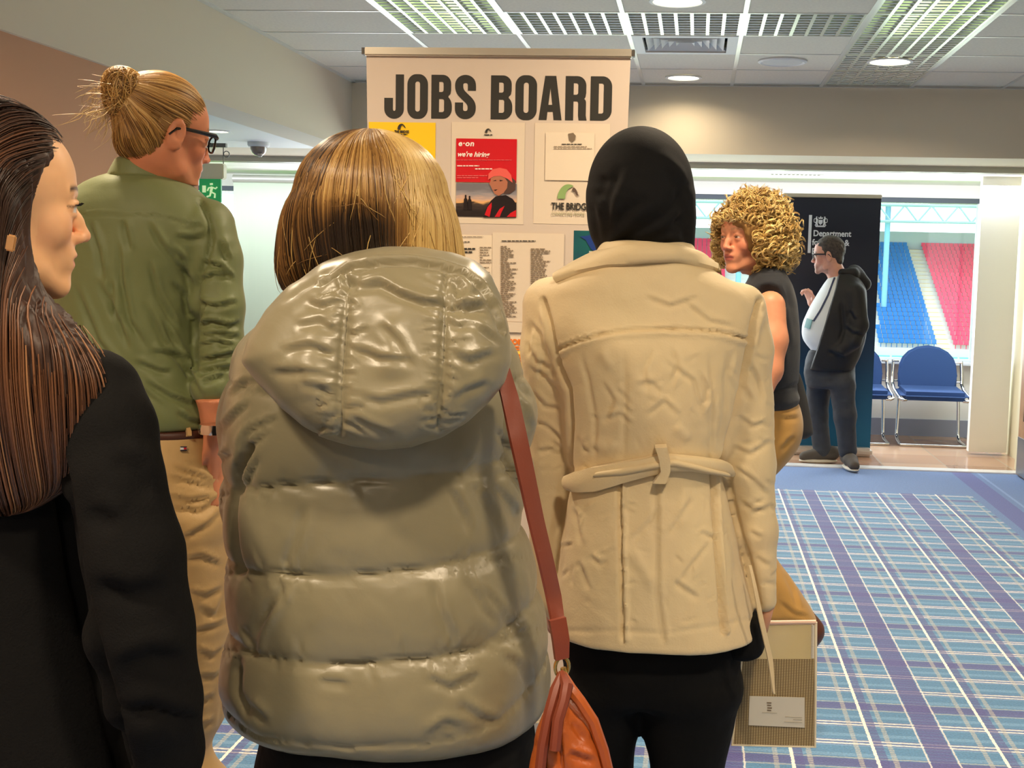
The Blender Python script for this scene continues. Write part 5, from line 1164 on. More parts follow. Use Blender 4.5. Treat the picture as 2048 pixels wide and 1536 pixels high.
# hood lying on the back
hood_px = [(495, 722), (505, 672), (535, 618), (578, 570), (640, 532), (700, 511), (762, 499), (830, 500), (890, 507), (940, 523), (976, 552), (1000, 592), (1012, 640), (1022, 690), (1026, 722), (1014, 762), (985, 800), (945, 838), (895, 868), (840, 886), (780, 892), (725, 884), (676, 870), (630, 846), (585, 812), (540, 770)]
yh = 1.655
hp = [(aty(x, y, yh)[0], aty(x, y, yh)[2]) for x, y in hood_px]
S = Sdf(*bnd(480, 480, 1040, 905, 1.45, 2.0), .0045)
S.pillow(hp, yh, .075, .085, tilt=.25, zref=1.45)
zc_ = aty(760, 560, 1.72)[2]
hxc = aty(800, 560, 1.72)[0]; S.ell((hxc, 1.735, zc_-.005), (.125, .085, .04), k=.04)
def hood_disp(V, N):
    F_ = Folds(V, N); s1 = [(693, 540), (688, 620), (684, 700), (680, 780), (678, 870)]; s2 = [(893, 540), (889, 600), (886, 680), (884, 760), (878, 860)]
    rr = random.Random(5)
    for s_ in (s1, s2):
        F_.line(s_, 3.5, .008, 'crease', False); F_.line(s_, 14, .006, 'crease')
        for i in range(22):
            y = 545+i*15+rr.uniform(-4, 4); x = np.interp(y, [q[1] for q in s_], [q[0] for q in s_])
            for sd in (-1, 1):
                L_ = rr.uniform(18, 58); sl = rr.uniform(-.45, .75)
                F_.line([(x+sd*2, y), (x+sd*L_*.5, y+sl*L_*.35), (x+sd*L_, y+sl*L_)], rr.uniform(3.5, 6), rr.uniform(.0012, .0036), 'step')
    # the thin rolled rim along the top edge
    F_.line([(640, 560), (700, 532), (762, 521), (820, 519), (880, 528), (930, 545), (966, 574), (990, 612), (1004, 660)], 6, .009, 'step', False)
    F_.line([(560, 610), (600, 575), (650, 548), (700, 530)], 7, .005, 'crease')
    F_.many([[(700, 575), (760, 562), (800, 585), (850, 603), (900, 600)], [(905, 545), (930, 575), (920, 600), (960, 612)], [(895, 600), (930, 618), (975, 606)], [(700, 590), (690, 560), (720, 555)]], 11, .008, 'step')
    F_.many([[(760, 640), (800, 680), (830, 735)], [(705, 690), (760, 715), (830, 720)], [(900, 700), (940, 720), (990, 700)], [(590, 650), (640, 640), (680, 665)], [(560, 700), (620, 690), (670, 705)], [(600, 760), (640, 770), (672, 790)], [(720, 790), (760, 800), (860, 780)], [(610, 600), (650, 610), (685, 600)], [(900, 640), (950, 650), (1000, 690)], [(700, 830), (740, 850), (790, 868)], [(540, 740), (600, 740), (660, 750)], [(905, 800), (930, 780), (980, 760)]], 11, .004, 'step')
    F_.many([[(640, 640), (620, 720), (630, 800)], [(780, 620), (790, 760)], [(940, 640), (960, 720)]], 34, .007, 'ridge')
    return F_.d+.006*(fbm(V, 13, 31)-.5)
S.mesh('hood', olive, o, disp=hood_disp, relax=1)
# hair: a full bob
hair_m = hairmat('hair_fibre', .38)
hair_u = mat('hair_under', (104, 74, 42), .6)
YHr = YP+.005
S = Sdf((hx-.2, 1.62, 1.42), (hx+.2, 2.1, 1.78), .0045)
S.ell(aty(744, 395, YHr), (.1075, .124, .0945), k=.001)
S.stack(srows(YHr, [(395, 598, 890, .125), (440, 580, 905, .124), (490, 570, 915, .118), (540, 567, 922, .108), (590, 580, 925, .085)]), n=2.15, k=.01, cap=.012)
S.ell((hx, YP+.16, hz-.035), (.062, .06, .085), k=.01, sub=True)
S.mesh('hair', hair_u, o, disp=lambda V, N: .004*np.sin(np.arctan2(V[:, 0]-hx, -(V[:, 1]-YHr))*70+4*fbm(V, 14, 2))*np.clip((1.70-V[:, 2])/.05, 0, 1)*.6)
def bobhair(S, o, hx, yc, n, topz, seed):
    g = np.random.default_rng(seed); a = g.uniform(-2.7, 2.7, n); u_ = g.uniform(0, 1, n)
    r0 = .0+.125*u_**1.1
    ztop = topz-.004-.0*r0
    P0 = np.stack([hx+.0+r0*np.sin(a), yc-r0*np.cos(a), topz-r0**2*4.5], 1)
    cl = np.round(a*9)/9
    def df(Pt, i, G):
        rad = np.stack([Pt[:, 0]-hx, Pt[:, 1]-yc, 0*Pt[:, 0]], 1); rad /= np.linalg.norm(rad, axis=1, keepdims=True)+1e-6
        d = np.tile((0, 0, -1.), (len(Pt), 1))+rad*np.clip(1.2-i*.2, 0, 1.2)
        w = fbm(Pt, 22, seed, (1, 1, .5))-.5; w2 = fbm(Pt, 40, seed+5)-.5
        tang = np.stack([-rad[:, 1], rad[:, 0], 0*a], 1); return d+tang*(w*.55+w2*.25)[:, None]
    M = march(S, P0, df, 22, .0145, .001)
    off = g.uniform(-.001, .005, n); M = M+S.grad(M)*off[:, None, None]
    return M, a, u_, g
M, a, u_, g = bobhair(S, o, hx-.004, YHr, 6500, aty(745, 266, YHr)[2], 3)
ln = g.uniform(.55, 1, len(a))
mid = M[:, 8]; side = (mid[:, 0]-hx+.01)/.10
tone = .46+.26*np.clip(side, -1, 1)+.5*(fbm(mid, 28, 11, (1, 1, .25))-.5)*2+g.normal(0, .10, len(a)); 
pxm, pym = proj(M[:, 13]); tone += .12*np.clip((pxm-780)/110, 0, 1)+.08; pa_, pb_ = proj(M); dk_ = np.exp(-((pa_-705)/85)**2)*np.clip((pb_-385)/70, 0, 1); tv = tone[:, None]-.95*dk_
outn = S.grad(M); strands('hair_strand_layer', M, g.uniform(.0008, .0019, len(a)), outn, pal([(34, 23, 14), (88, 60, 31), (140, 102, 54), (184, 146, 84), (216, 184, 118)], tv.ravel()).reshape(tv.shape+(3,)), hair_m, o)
# flyaway crossing strands on the crown and nape
n = 60; a = g.uniform(-1.3, 1.3, n); zt_ = g.uniform(1.50, 1.70, n); P0 = S.snap(np.stack([hx+.13*np.sin(a), YHr-.13*np.cos(a), zt_], 1), .003); ang = g.normal(0, .9, n)
M = march(S, P0, lambda Pt, i, G: np.stack([np.sin(ang)+.0*i, 0*ang, -np.cos(ang)*.7-.25-.05*i], 1)+(fbm(Pt, 30, 4)-.5)[:, None]*1.2, 10, .010, .004)
M += S.grad(M)*(g.uniform(0, .010, n)[:, None]*np.linspace(0, 1, 10)[None])[..., None]
strands('hair_flyaway', M, .0007, S.grad(M), pal([(110, 76, 36), (226, 190, 116)], g.random(n)), hair_m, o)
SBODY.inside([SJ], .022, (-9, 0, .88), (9, 2.12, 1.50)).inside([TC], .012, (-9, 0, .13), (9, 9, .88))
SBODY.mesh('body', m_skin, o, attr=BATTR)
# ---------------------------------------------------------------- tan shoulder bag with its strap
o = thing('shoulder_bag', 'tan leather bag on long red-brown strap at the olive jacket\'s right side', 'bag', (aty(1140, 1460, 1.665)[0], 1.665, .62))
lea = mat('strap_leather', (120, 54, 34), .45, spec=.5, bump=[(300, .15, .001, (1, 1, 1))]); tan = mat('tan_leather', (182, 92, 36), .38, spec=.5, bump=[(24, .2, .004, (1, 1, 1)), (300, .15, .001, (1, 1, 1))], noise=(9, (150, 70, 28), .6))
LA = [(988, 742, 1.700), (1002, 800, 1.675), (1018, 880, 1.655), (1036, 960, 1.650), (1054, 1040, 1.655), (1074, 1120, 1.66), (1090, 1190, 1.67), (1102, 1250, 1.665), (1110, 1296, 1.665)]
LB = [(1018, 738, 1.710), (1036, 800, 1.69), (1052, 880, 1.68), (1068, 960, 1.68), (1084, 1040, 1.685), (1103, 1120, 1.69), (1118, 1190, 1.70), (1128, 1250, 1.675), (1134, 1290, 1.672)]
patch(None, LA, LB, 40, 5, 0, .004, 'strap', lea, o, bulge=.001)
patch(None, [(1096, 1240, 1.658), (1103, 1280, 1.658), (1108, 1318, 1.66)], [(1128, 1232, 1.668), (1135, 1275, 1.668), (1134, 1312, 1.668)], 10, 4, 0, .009, 'strap_end', lea, o)
rc = aty(1124, 1334, 1.662); MB().tube([(rc[0]+.009*math.cos(t), rc[1]+.004*math.cos(t), rc[2]+.014*math.sin(t)) for t in np.linspace(0, 2*math.pi, 20, endpoint=False)], .0026, 8, closed=True).build('ring', mat('brass', (206, 178, 110), .25, 1), o, True)
q = aty(1126, 1352, 1.662); MB().tube([(q[0], q[1], q[2]+.012), (q[0]+.003, q[1], q[2]-.004), (q[0]+.002, q[1], q[2]-.018)], [.004, .006, .004], 10).build('clasp', _M['brass'], o, True)
S = Sdf(*bnd(1040, 1360, 1245, 1740, 1.55, 1.78), .0045)
pp = [(aty(x, y, 1.665)[0], aty(x, y, 1.665)[2]) for x, y in ((1120, 1372), (1140, 1390), (1168, 1418), (1192, 1458), (1210, 1500), (1224, 1550), (1232, 1620), (1226, 1700), (1170, 1730), (1100, 1728), (1058, 1690), (1050, 1600), (1058, 1530), (1072, 1465), (1090, 1410), (1104, 1380))]
S.pillow(pp, 1.665, .048, .055, tilt=.05, zref=.7)
def bagd(V, N):
    F_ = Folds(V, N); F_.many([[(1122, 1390), (1118, 1440), (1124, 1500), (1130, 1560)], [(1100, 1400), (1092, 1460), (1090, 1540)]], 8, .012, 'step'); F_.line([(1110, 1385), (1140, 1400), (1175, 1440), (1198, 1490), (1214, 1560)], 3.5, .005, 'crease', False); F_.many([[(1080, 1480), (1076, 1540)], [(1108, 1420), (1106, 1500)], [(1150, 1440), (1175, 1480)], [(1135, 1500), (1190, 1520)]], 9, .006, 'step'); return F_.d+.004*(fbm(V, 20, 2)-.5)
S.mesh('bag_body', tan, o, disp=bagd)
for i, pl in enumerate(([(1124, 1345, 1.66), (1112, 1380, 1.645), (1098, 1430, 1.63), (1086, 1490, 1.625), (1078, 1560, 1.62)], [(1124, 1345, 1.66), (1134, 1372, 1.64), (1128, 1400, 1.63), (1116, 1440, 1.62), (1110, 1500, 1.615)], [(1126, 1346, 1.66), (1140, 1378, 1.65), (1160, 1402, 1.645), (1186, 1442, 1.65), (1206, 1500, 1.655), (1222, 1570, 1.66)])):
    MB().tube([aty(*p) for p in pl], [.005]*1+[.009, .010, .009, .007][:1]+[.008]*(len(pl)-2), 8).build('carry_handle' if i else 'side_tie', lea if i < 2 else tan, o, True)
def facing(px, phi, pitch=0, side=1, roll=0):
    """head frame seen from the camera: side=+1 looks to the photo's right, phi degrees turned away; pitch down in degrees"""
    v = ray(px, 500); v[2] = 0; v /= np.linalg.norm(v); p = np.array((v[1], -v[0], 0))*side; a = math.radians(phi)
    f_ = p*math.cos(a)+v*math.sin(a); f_[2] = -math.tan(math.radians(pitch)); return frame(f_, roll=roll)
def loc(o, R, s, p): return np.array(o)+R @ (np.array(p)*s)
m_lens = glassmat(); m_lens.name = 'spectacle_lens'
for n_ in m_lens.node_tree.nodes:
    if n_.type == 'FRESNEL': n_.inputs[0].default_value = 1.02
def glasses(o, R, s, parent, m, wide=.033):
    """worn spectacles: two rims, bridge, two temples over the ears"""
    W_ = lambda p: tuple(loc(o, R, s, p)); fr = MB()
    for sx in (-1, 1):
        rim = [W_((sx*(.034+.0235*math.copysign(abs(math.cos(t))**.7, math.cos(t))), .097-.25*abs(.0235*math.cos(t)+.01)*(1 if math.cos(t) > 0 else .2), -.004+.0185*math.copysign(abs(math.sin(t))**.8, math.sin(t))+.002)) for t in np.linspace(0, 2*math.pi, 28, endpoint=False)]
        fr.tube(rim, .0022*s, 8, closed=True)
        fr.tube([W_((sx*.0575, .090, .009)), W_((sx*.068, .082, .011)), W_((sx*.074, .05, .010)), W_((sx*.079, .008, .008)), W_((sx*.081, -.012, .004)), W_((sx*.079, -.026, -.012))], [.0055*s, .0055*s, .0045*s, .0038*s, .003*s, .002*s], 8)
    fr.tube([W_((-.0115, .098, .002)), W_((0, .1005, .005)), W_((.0115, .098, .002))], .0022*s, 8)
    fr.build('glasses_frame', m, parent, True)
    for sx in (-1, 1):
        b_ = MB(); b_.poly([W_((sx*.034+.022*math.cos(t), .0955-.25*abs(.022*math.cos(t)*sx+.01)*(1 if math.cos(t)*sx > 0 else .2), -.003+.0175*math.sin(t))) for t in np.linspace(0, 2*math.pi, 24, endpoint=False)], tuple(R[:, 1]*.001)); b_.build('lens', m_lens, parent)
def shoes(xys, parent, m, d=(0, 1), zc=.0):
    for (x, y) in xys:
        dx_, dy_ = d; q = Sdf((x-.2, y-.2, -.02), (x+.2, y+.2, .16), .008)
        q.chain([(x-dx_*.04, y-dy_*.04, .06), (x+dx_*.08, y+dy_*.08, .048), (x+dx_*.15, y+dy_*.15, .036)], [.048, .045, .035], .02); q.mesh('shoe', m, parent)
# ---------------------------------------------------------------- man in the green shirt
YM = 2.6
o = thing('person', 'tall man with blond bun and black glasses in green shirt, belt and khaki trousers', 'person', (aty(300, 800, YM)[0], YM, 0)); P = aty
HR = facing(331, 24, 9); hc = aty(331, 268, YM+.0); HS = .97
S = Sdf(*bnd(40, 120, 520, 1980, 2.25, 2.95), .0115, fine=[(2, aty(331, 400, YM)[2], 1.95, .0028), (0, aty(200, 268, YM)[0], aty(445, 268, YM)[0], .0045), (1, YM-.13, YM+.15, .0045)])
head(S, hc, HR, HS, neck=P(285, 400, YM+.02))
S.stack(srows(YM, [(390, 200, 380, .06), (440, 150, 410, .08), (560, 130, 380, .09), (700, 140, 385, .09), (850, 190, 415, .09), (960, 185, 435, .10)]), k=.04)
la, lb = P(425, 780, 2.54), P(430, 868, 2.56)
S.chain([P(418, 450, YM), P(436, 620, 2.58), la, lb], [.045, .040, .034, .026], .02); hand(S, lb, (0, .35, -1), (-1, .3, 0), 1, .3, side=-1)
lc, ld = P(80, 760, 2.56), P(95, 880, 2.62); S.chain([P(135, 450, YM), P(88, 620, 2.58), lc, ld], [.045, .040, .034, .026], .02); hand(S, ld, (.1, .3, -1), (1, .3, 0), 1, .3, side=1)
xl_, xr_ = P(235, 1200, YM)[0], P(392, 1200, YM)[0]
for xx in (xl_, xr_): S.chain([(xx, YM, .98), (xx, YM+.02, .52), (xx, YM-.02, .10)], [.085, .06, .042], .03); S.chain([(xx, YM-.02, .06), (xx, YM+.10, .045), (xx, YM+.16, .035)], [.036, .032, .026], .02)
SBODY, BATTR = S, (skin_attr(hc, HR, HS, (208, 134, 96), (176, 88, 74), (150, 104, 60), redness=.5, stubble=(196, 132, 96)))
# shirt
shirt_m = mat('green_shirt_cotton', (112, 120, 74), .55, sheen=.15, bump=[(400, .15, .001, (1, 1, 1)), (12, .2, .006, (1, 1, 1))])
S = Sdf(*bnd(40, 300, 510, 875, 2.3, 2.9), .0058)
S.stack(srows(YM, [(347, 226, 338, .062), (362, 190, 368, .085), (385, 155, 398, .10), (420, 122, 425, .115), (480, 108, 436, .125), (560, 104, 402, .13), (650, 110, 396, .13), (740, 124, 404, .13), (800, 140, 418, .128), (835, 160, 426, .122), (853, 176, 424, .112)]), n=2.3, k=.02, cap=.008)
S.chain([P(414, 452, YM), P(430, 520, YM-.01), P(438, 610, YM-.02), P(440, 690, YM-.02), P(437, 735, YM-.02)], [.058, .056, .052, .048, .047], .015)
S.chain([P(437, 735, YM-.02), P(421, 772, YM-.05)], [.047, .042], .008)
S.chain([P(135, 452, YM), P(100, 600, YM-.02), P(80, 740, YM-.04)], [.058, .052, .046], .015)
def shirt_disp(V, N):
    F_ = Folds(V, N)
    F_.line([(145, 428), (220, 427), (300, 428), (345, 436), (400, 452)], 2.6, .0022, 'step', False)
    F_.line([(402, 400), (418, 440), (424, 480), (412, 520), (394, 570), (388, 640), (390, 740)], 5, .009, 'crease', False)
    F_.many([[(300, 440), (320, 480), (360, 530), (385, 560)], [(340, 490), (370, 520), (385, 570)], [(345, 560), (372, 590), (384, 640)], [(240, 480), (246, 560), (262, 640), (300, 700)], [(300, 520), (320, 590), (360, 660)], [(330, 640), (360, 700), (392, 760)], [(290, 600), (330, 680), (380, 740), (410, 800)], [(200, 560), (240, 640), (262, 700)], [(150, 560), (200, 680), (260, 760), (330, 810)], [(270, 720), (320, 740), (345, 742)], [(290, 760), (340, 790), (400, 812)], [(250, 440), (262, 500)], [(180, 440), (200, 500), (210, 560)], [(355, 820), (380, 838), (410, 846)], [(300, 700), (350, 705), (380, 720)], [(225, 560), (232, 640)], [(350, 470), (380, 475), (410, 470)]], 7, .006, 'step')
    F_.many([[(400, 520), (440, 530), (470, 560)], [(395, 560), (430, 545), (460, 550)], [(392, 600), (430, 610), (476, 600)], [(395, 650), (420, 640), (460, 650), (484, 640)], [(395, 690), (430, 680), (470, 690)], [(398, 720), (430, 712), (480, 700)], [(395, 745), (430, 735), (478, 730)], [(410, 600), (400, 650)], [(440, 480), (460, 520)], [(400, 670), (440, 665), (484, 672)], [(402, 765), (430, 752), (452, 748)]], 6, .0075, 'step')
    F_.d *= 1.45
    F_.many([[(160, 640), (200, 740), (260, 820)], [(430, 440), (455, 500)], [(380, 430), (420, 460)]], 20, .006, 'ridge')
    return F_.d+.0045*(fbm(V, 14, 41)-.5)
SSH = S; S.mesh('shirt', shirt_m, o, disp=shirt_disp)
S = Sdf(*bnd(200, 295, 370, 385, 2.4, 2.8), .004)
S.stack(srows(YM-.005, [(316, 240, 326, .058), (332, 231, 338, .066), (350, 222, 347, .072), (366, 214, 356, .074)]), n=2.1, k=.01, cap=.006)
S.mesh('collar', shirt_m, o, disp=lambda V, N: Folds(V, N).line([(222, 351), (260, 352), (300, 353), (345, 368)], 2.2, .005, 'crease', False).d, cut=lambda V: proj(V)[1] > 372+0*V[:, 0])
# trousers, belt
khaki = mat('khaki_twill', (196, 160, 104), .6, sheen=.1, bump=[(420, .2, .001, (1, 1, 1)), (10, .22, .008, (1, 1, 1))])
S = Sdf(*bnd(120, 835, 500, 1960, 2.3, 2.95), .0075)
S.stack(srows(YM, [(852, 176, 426, .114), (880, 172, 432, .12), (920, 166, 442, .13), (970, 160, 452, .138), (1020, 160, 458, .14), (1060, 164, 461, .135)]), n=2.3, k=.02, cap=.006)
zl = [pz(390, y, YM) for y in (1010, 1120, 1230, 1330, 1430, 1536)]
S.stack([(.10, xr_+.02, YM-.02, .065, .075), (.35, xr_+.015, YM-.01, .068, .08)]+[(z, aty((a+b_)/2, 1200, YM)[0], YM, (b_-a)/2/940, ry) for z, a, b_, ry in ((zl[5], 312, 424, .09), (zl[4], 312, 446, .10), (zl[3], 312, 460, .105), (zl[2], 312, 467, .11), (zl[1], 312, 467, .12), (zl[0], 318, 460, .125))], k=.02)
S.stack([(.10, xl_, YM-.02, .065, .075), (.5, xl_, YM, .07, .09), (.9, xl_, YM, .082, .12)], k=.02)
def trou(V, N):
    F_ = Folds(V, N)
    F_.many([[(330, 950), (380, 960), (445, 978)], [(340, 930), (400, 950), (448, 972)], [(340, 1010), (400, 1020), (450, 985)], [(355, 1080), (410, 1050), (455, 1010)], [(370, 1180), (410, 1190), (450, 1172)], [(380, 1262), (420, 1252), (466, 1238)], [(385, 1295), (425, 1310), (462, 1282)], [(395, 1350), (430, 1352), (455, 1330)], [(400, 1210), (430, 1230), (450, 1180)], [(330, 990), (380, 1000), (430, 990)], [(360, 1120), (400, 1110), (450, 1130)], [(395, 1400), (430, 1390)], [(400, 1450), (430, 1440)]], 7, .006, 'step')
    F_.line([(452, 1000), (462, 1100), (462, 1200), (452, 1320), (438, 1450)], 3, .003, 'crease', False)
    F_.line([(306, 905), (340, 906), (372, 905)], 1.6, .003, 'crease', False); F_.line([(306, 912), (340, 915), (372, 911)], 1.6, .003, 'crease', False)
    F_.line([(310, 1030), (318, 1100), (316, 1300)], 9, .02, 'crease')
    return F_.d+.004*(fbm(V, 10, 8)-.5)
TM = S; S.mesh('trousers', khaki, o, disp=trou)
q = Sdf(*bnd(160, 840, 440, 880, 2.4, 2.8), .004); q.stack(srows(YM, [(851, 175, 428, .116), (867, 173, 431, .118)]), n=2.3, k=.01, cap=.003); q.mesh('belt', mat('brown_belt', (70, 36, 24), .45), o)
patch(TM, [(371, 849), (371, 874)], [(379, 849), (379, 874)], 6, 3, .010, .002, 'belt_loop', khaki, o)
fl = patch(TM, [(360, 894), (360, 901)], [(372, 894), (372, 901)], 3, 3, .004, .0008, 'pocket_logo', mat('logo_white', (240, 240, 240), .5), o)
patch(TM, [(366, 895.5), (366, 899.5)], [(371, 895.5), (371, 899.5)], 3, 3, .0055, .0008, 'logo_red', mat('logo_red', (190, 20, 30), .5), o)
for a_, b_ in ((893.2, 895), (900, 901.8)): patch(TM, [(360, a_), (360, b_)], [(372, a_), (372, b_)], 3, 3, .0055, .0008, 'logo_navy', mat('logo_navy', (16, 20, 50), .5), o)
q = aty(431, 858, 2.50); MB().lathe([(.034, -.01), (.036, 0), (.034, .01)], q, 24, ay=.8).build('watch_strap', m_cr, o, True)
shoes(((xl_, YM), (xr_+.02, YM)), o, mat('tan_shoe', (170, 120, 70), .5))
glasses(hc, HR, HS, o, mat('black_acetate', (16, 16, 18), .2))
# hair swept back into a bun
S = Sdf(*bnd(190, 135, 440, 330, 2.38, 2.84), .0038)
S.ell(loc(hc, HR, HS, (0, -.018, .036)), np.array((.0795, .100, .091))*HS, HR, 0.001)
S.ell(loc(hc, HR, HS, (0, -.055, -.035)), np.array((.058, .045, .040))*HS, HR, .03)
S.ell(loc(hc, HR, HS, (0, .138, -.105)), np.array((.22, .162, .166))*HS, HR, .006, sub=True)
bun = loc(hc, HR, HS, (0, -.102, .064))
S.ell(loc(hc, HR, HS, (0, -.092, .056)), np.array((.034, .03, .032))*HS, HR, .02)
hm2 = hairmat('hair_fibre', .38); SH = S
S.ell(loc(hc, HR, HS, (.088, -.002, -.010)), np.array((.03, .026, .036))*HS, HR, .004, sub=True)
S.mesh('hair', mat('blond_under', (150, 112, 62), .6), o)
L0 = np.array([loc(hc, HR, HS, (x, y, z)) for x, y, z in zip(RNG.uniform(-.09, .09, 5200), RNG.uniform(-.12, .09, 5200), RNG.uniform(-.07, .14, 5200))])
L0 = S.snap(L0, .001, 6); lc_ = (L0-hc) @ HR/HS; keep = (np.abs(S.sample(L0)) < .004) & ((((lc_[:, 1]-.138)/.170)**2+((lc_[:, 2]+.105)/.174)**2) > 1) & (np.linalg.norm(L0-bun, axis=1) > .02) & (np.linalg.norm((lc_-np.array((.088, -.002, -.010)))/np.array((.034, .028, .038)), axis=1) > 1)
L0 = L0[keep]
M = march(S, L0, lambda Pt, i, G: (bun-Pt)/(np.linalg.norm(bun-Pt, axis=1, keepdims=True)+1e-6)+(fbm(Pt, 30, 2)-.5)[:, None]*.25, 16, .007, .0008)
M += S.grad(M)*RNG.uniform(0, .003, len(M))[:, None, None]
tn = .5+(fbm(L0, 60, 3)-.5)*1.6+RNG.normal(0, .12, len(L0))+((L0-hc) @ HR)[:, 2]*1.5
strands('hair_strand_layer', M, RNG.uniform(.0007, .0015, len(M)), S.grad(M), pal([(96, 62, 28), (150, 108, 54), (196, 150, 84), (222, 184, 118)], tn), hm2, o)
q = Sdf(bun-.09, bun+.09, .0035); q.ell(bun, np.array((.042, .041, .049))*HS, HR, .001); q.ell(loc(bun, HR, HS, (0, -.018, .02)), (.024, .022, .022), HR, .012); q.ell(loc(bun, HR, HS, (.0, .0, -.03)), (.024, .026, .022), HR, .012)
q.mesh('hair_bun', mat('blond_under', (150, 112, 62), .6), o, disp=lambda V, N: .003*np.sin(fbm(V, 18, 4)*26))
n = 520; dirs = RNG.normal(size=(n, 3)); dirs /= np.linalg.norm(dirs, axis=1, keepdims=True); ax_ = RNG.normal(size=(n, 3))*.5+np.where(RNG.random(n)[:, None] < .5, HR[:, 1], HR[:, 0]*.8+HR[:, 2]*.5)
M = march(q, bun+dirs*.04, lambda Pt, i, G: np.cross(ax_, Pt-bun), 16, .0065, .001); M += q.grad(M)*RNG.uniform(0, .004, n)[:, None, None]
strands('bun_strand_layer', M, RNG.uniform(.0008, .0016, n), q.grad(M), pal([(110, 74, 34), (176, 130, 66), (222, 182, 112)], RNG.random(n)), hm2, o)
n = 110; P0 = bun+RNG.normal(size=(n, 3))*.02-HR[:, 1]*.012+HR[:, 2]*-.02; dr = -HR[:, 1][None]*.7+RNG.normal(size=(n, 3))*.5+np.array((0, 0, -.5)); t = np.linspace(0, 1, 10)
M = P0[:, None]+dr[:, None]*t[None, :, None]*.055+np.stack([np.sin(t*7)[None]*RNG.normal(0, .008, n)[:, None], np.zeros((n, 10)), -(t**2)[None]*RNG.uniform(0, .03, n)[:, None]], 2)
strands('bun_flyaway', M, .0006, np.tile(np.array((0, -1., 0)), (n, 10, 1)), pal([(150, 110, 60), (230, 196, 130)], RNG.random(n)), hm2, o)
SBODY.inside([SSH], .020, (-9, 0, pz(300, 770, YM)), (9, 9, pz(300, 372, YM))).inside([SSH, TM], .010, (P(150, 800, YM)[0], 0, pz(300, 870, YM)), (P(404, 800, YM)[0], 9, pz(300, 770, YM))).inside([TM], .012, (-9, 0, .12), (P(424, 800, YM)[0], 9, pz(300, 870, YM))).inside([TM], .012, (-9, 0, .12), (9, 9, pz(300, 1010, YM)))
SBODY.mesh('body', m_skin, o, attr=BATTR)
# ---------------------------------------------------------------- young woman at the left edge
YL = 1.55
o = thing('person', 'young woman in profile with long straight brown hair and black coat at the left edge', 'person', (aty(60, 800, YL)[0], YL, 0))
HR = facing(4, 11, 2); hc = aty(4, 408, YL); HS = 1.0
S = Sdf(*bnd(-430, 200, 460, 2700, 1.28, 1.86), .011, fine=[(2, aty(0, 640, YL)[2], 1.78, .0024), (0, aty(-60, 400, YL)[0], aty(190, 400, YL)[0], .0026), (1, YL-.08, YL+.13, .003)])
head(S, hc, HR, HS, female=True, neck=P(-10, 700, YL+.02), open_=1)
S.stack(srows(YL+.06, [(720, -160, 120, .06), (800, -220, 170, .08), (1000, -230, 170, .09), (1300, -230, 210, .09), (1600, -240, 270, .10), (1800, -250, 280, .10)]), k=.04)
lw = P(320, 1470, 1.56); S.chain([P(205, 830, 1.52), P(268, 1200, 1.50), lw], [.045, .036, .026], .02); hand(S, lw, (0, .3, -1), (-1, .2, 0), .9, .5, side=-1)
lw = P(-300, 1470, 1.66); S.chain([P(-220, 830, 1.62), P(-290, 1200, 1.60), lw], [.045, .036, .026], .02); hand(S, lw, (0, .3, -1), (1, .2, 0), .9, .5, side=1)
xa_, xb_ = P(-60, 1600, YL)[0]-.03, P(90, 1600, YL)[0]+.0
for xx in (xa_, xb_): S.chain([(xx, YL+.06, .86), (xx, YL+.07, .47), (xx, YL+.04, .10)], [.085, .058, .04], .03); S.chain([(xx, YL+.04, .06), (xx, YL+.14, .045), (xx, YL+.20, .035)], [.036, .032, .026], .02)
SBODY, BATTR = S, skin_attr(hc, HR, HS, (250, 194, 144), (226, 136, 112), (60, 38, 26), iris=(80, 52, 34), redness=.3)
T_ = Sdf(*bnd(-430, 1500, 460, 2600, 1.3, 1.86), .011); 
for xx in (xa_, xb_): T_.chain([(xx, YL+.06, .90), (xx, YL+.07, .5), (xx, YL+.05, .13)], [.10, .08, .06], .03)
T_.mesh('trousers', blk, o); shoes(((xa_, YL+.06), (xb_, YL+.06)), o, mat('black_leather', (20, 18, 18), .4))
coatb = mat('black_wool', (9, 8, 8), .9, spec=.2, bump=[(300, .5, .002, (1, 1, 1)), (9, .2, .008, (1, 1, 1))])
S = Sdf(*bnd(-470, 640, 480, 2050, 1.28, 1.88), .0075)
S.stack(srows(YL+.06, [(665, -120, 90, .07), (700, -190, 150, .10), (760, -260, 196, .125), (850, -290, 200, .135), (1000, -300, 190, .14), (1200, -310, 215, .145), (1400, -330, 265, .155), (1600, -350, 310, .165), (1850, -370, 350, .17)]), n=2.3, k=.02, cap=.02)
S.chain([P(188, 790, 1.54), P(206, 860, 1.52), P(222, 960, 1.50), P(258, 1110, 1.49), P(278, 1260, 1.49), P(306, 1400, 1.50), P(325, 1500, 1.53), P(330, 1580, 1.56)], [.060, .064, .062, .066, .066, .060, .052, .044], .012)
S.chain([P(-200, 790, 1.60), P(-270, 1100, 1.58), P(-300, 1400, 1.62)], [.07, .064, .055], .02)
def coatl(V, N):
    F_ = Folds(V, N); F_.line([(110, 900), (128, 1000), (150, 1150), (176, 1260), (214, 1400), (246, 1536)], 12, .022, 'crease', False)
    F_.many([[(230, 900), (280, 930), (320, 990)], [(190, 1150), (260, 1180), (340, 1160)], [(230, 1330), (300, 1300), (380, 1310)], [(240, 1420), (310, 1410), (400, 1440)], [(180, 1010), (240, 1040)]], 26, .007, 'step'); F_.line([(225, 1412), (300, 1418), (400, 1440)], 4, .006, 'crease', False)
    return F_.d+.006*(fbm(V, 7, 3)-.5)
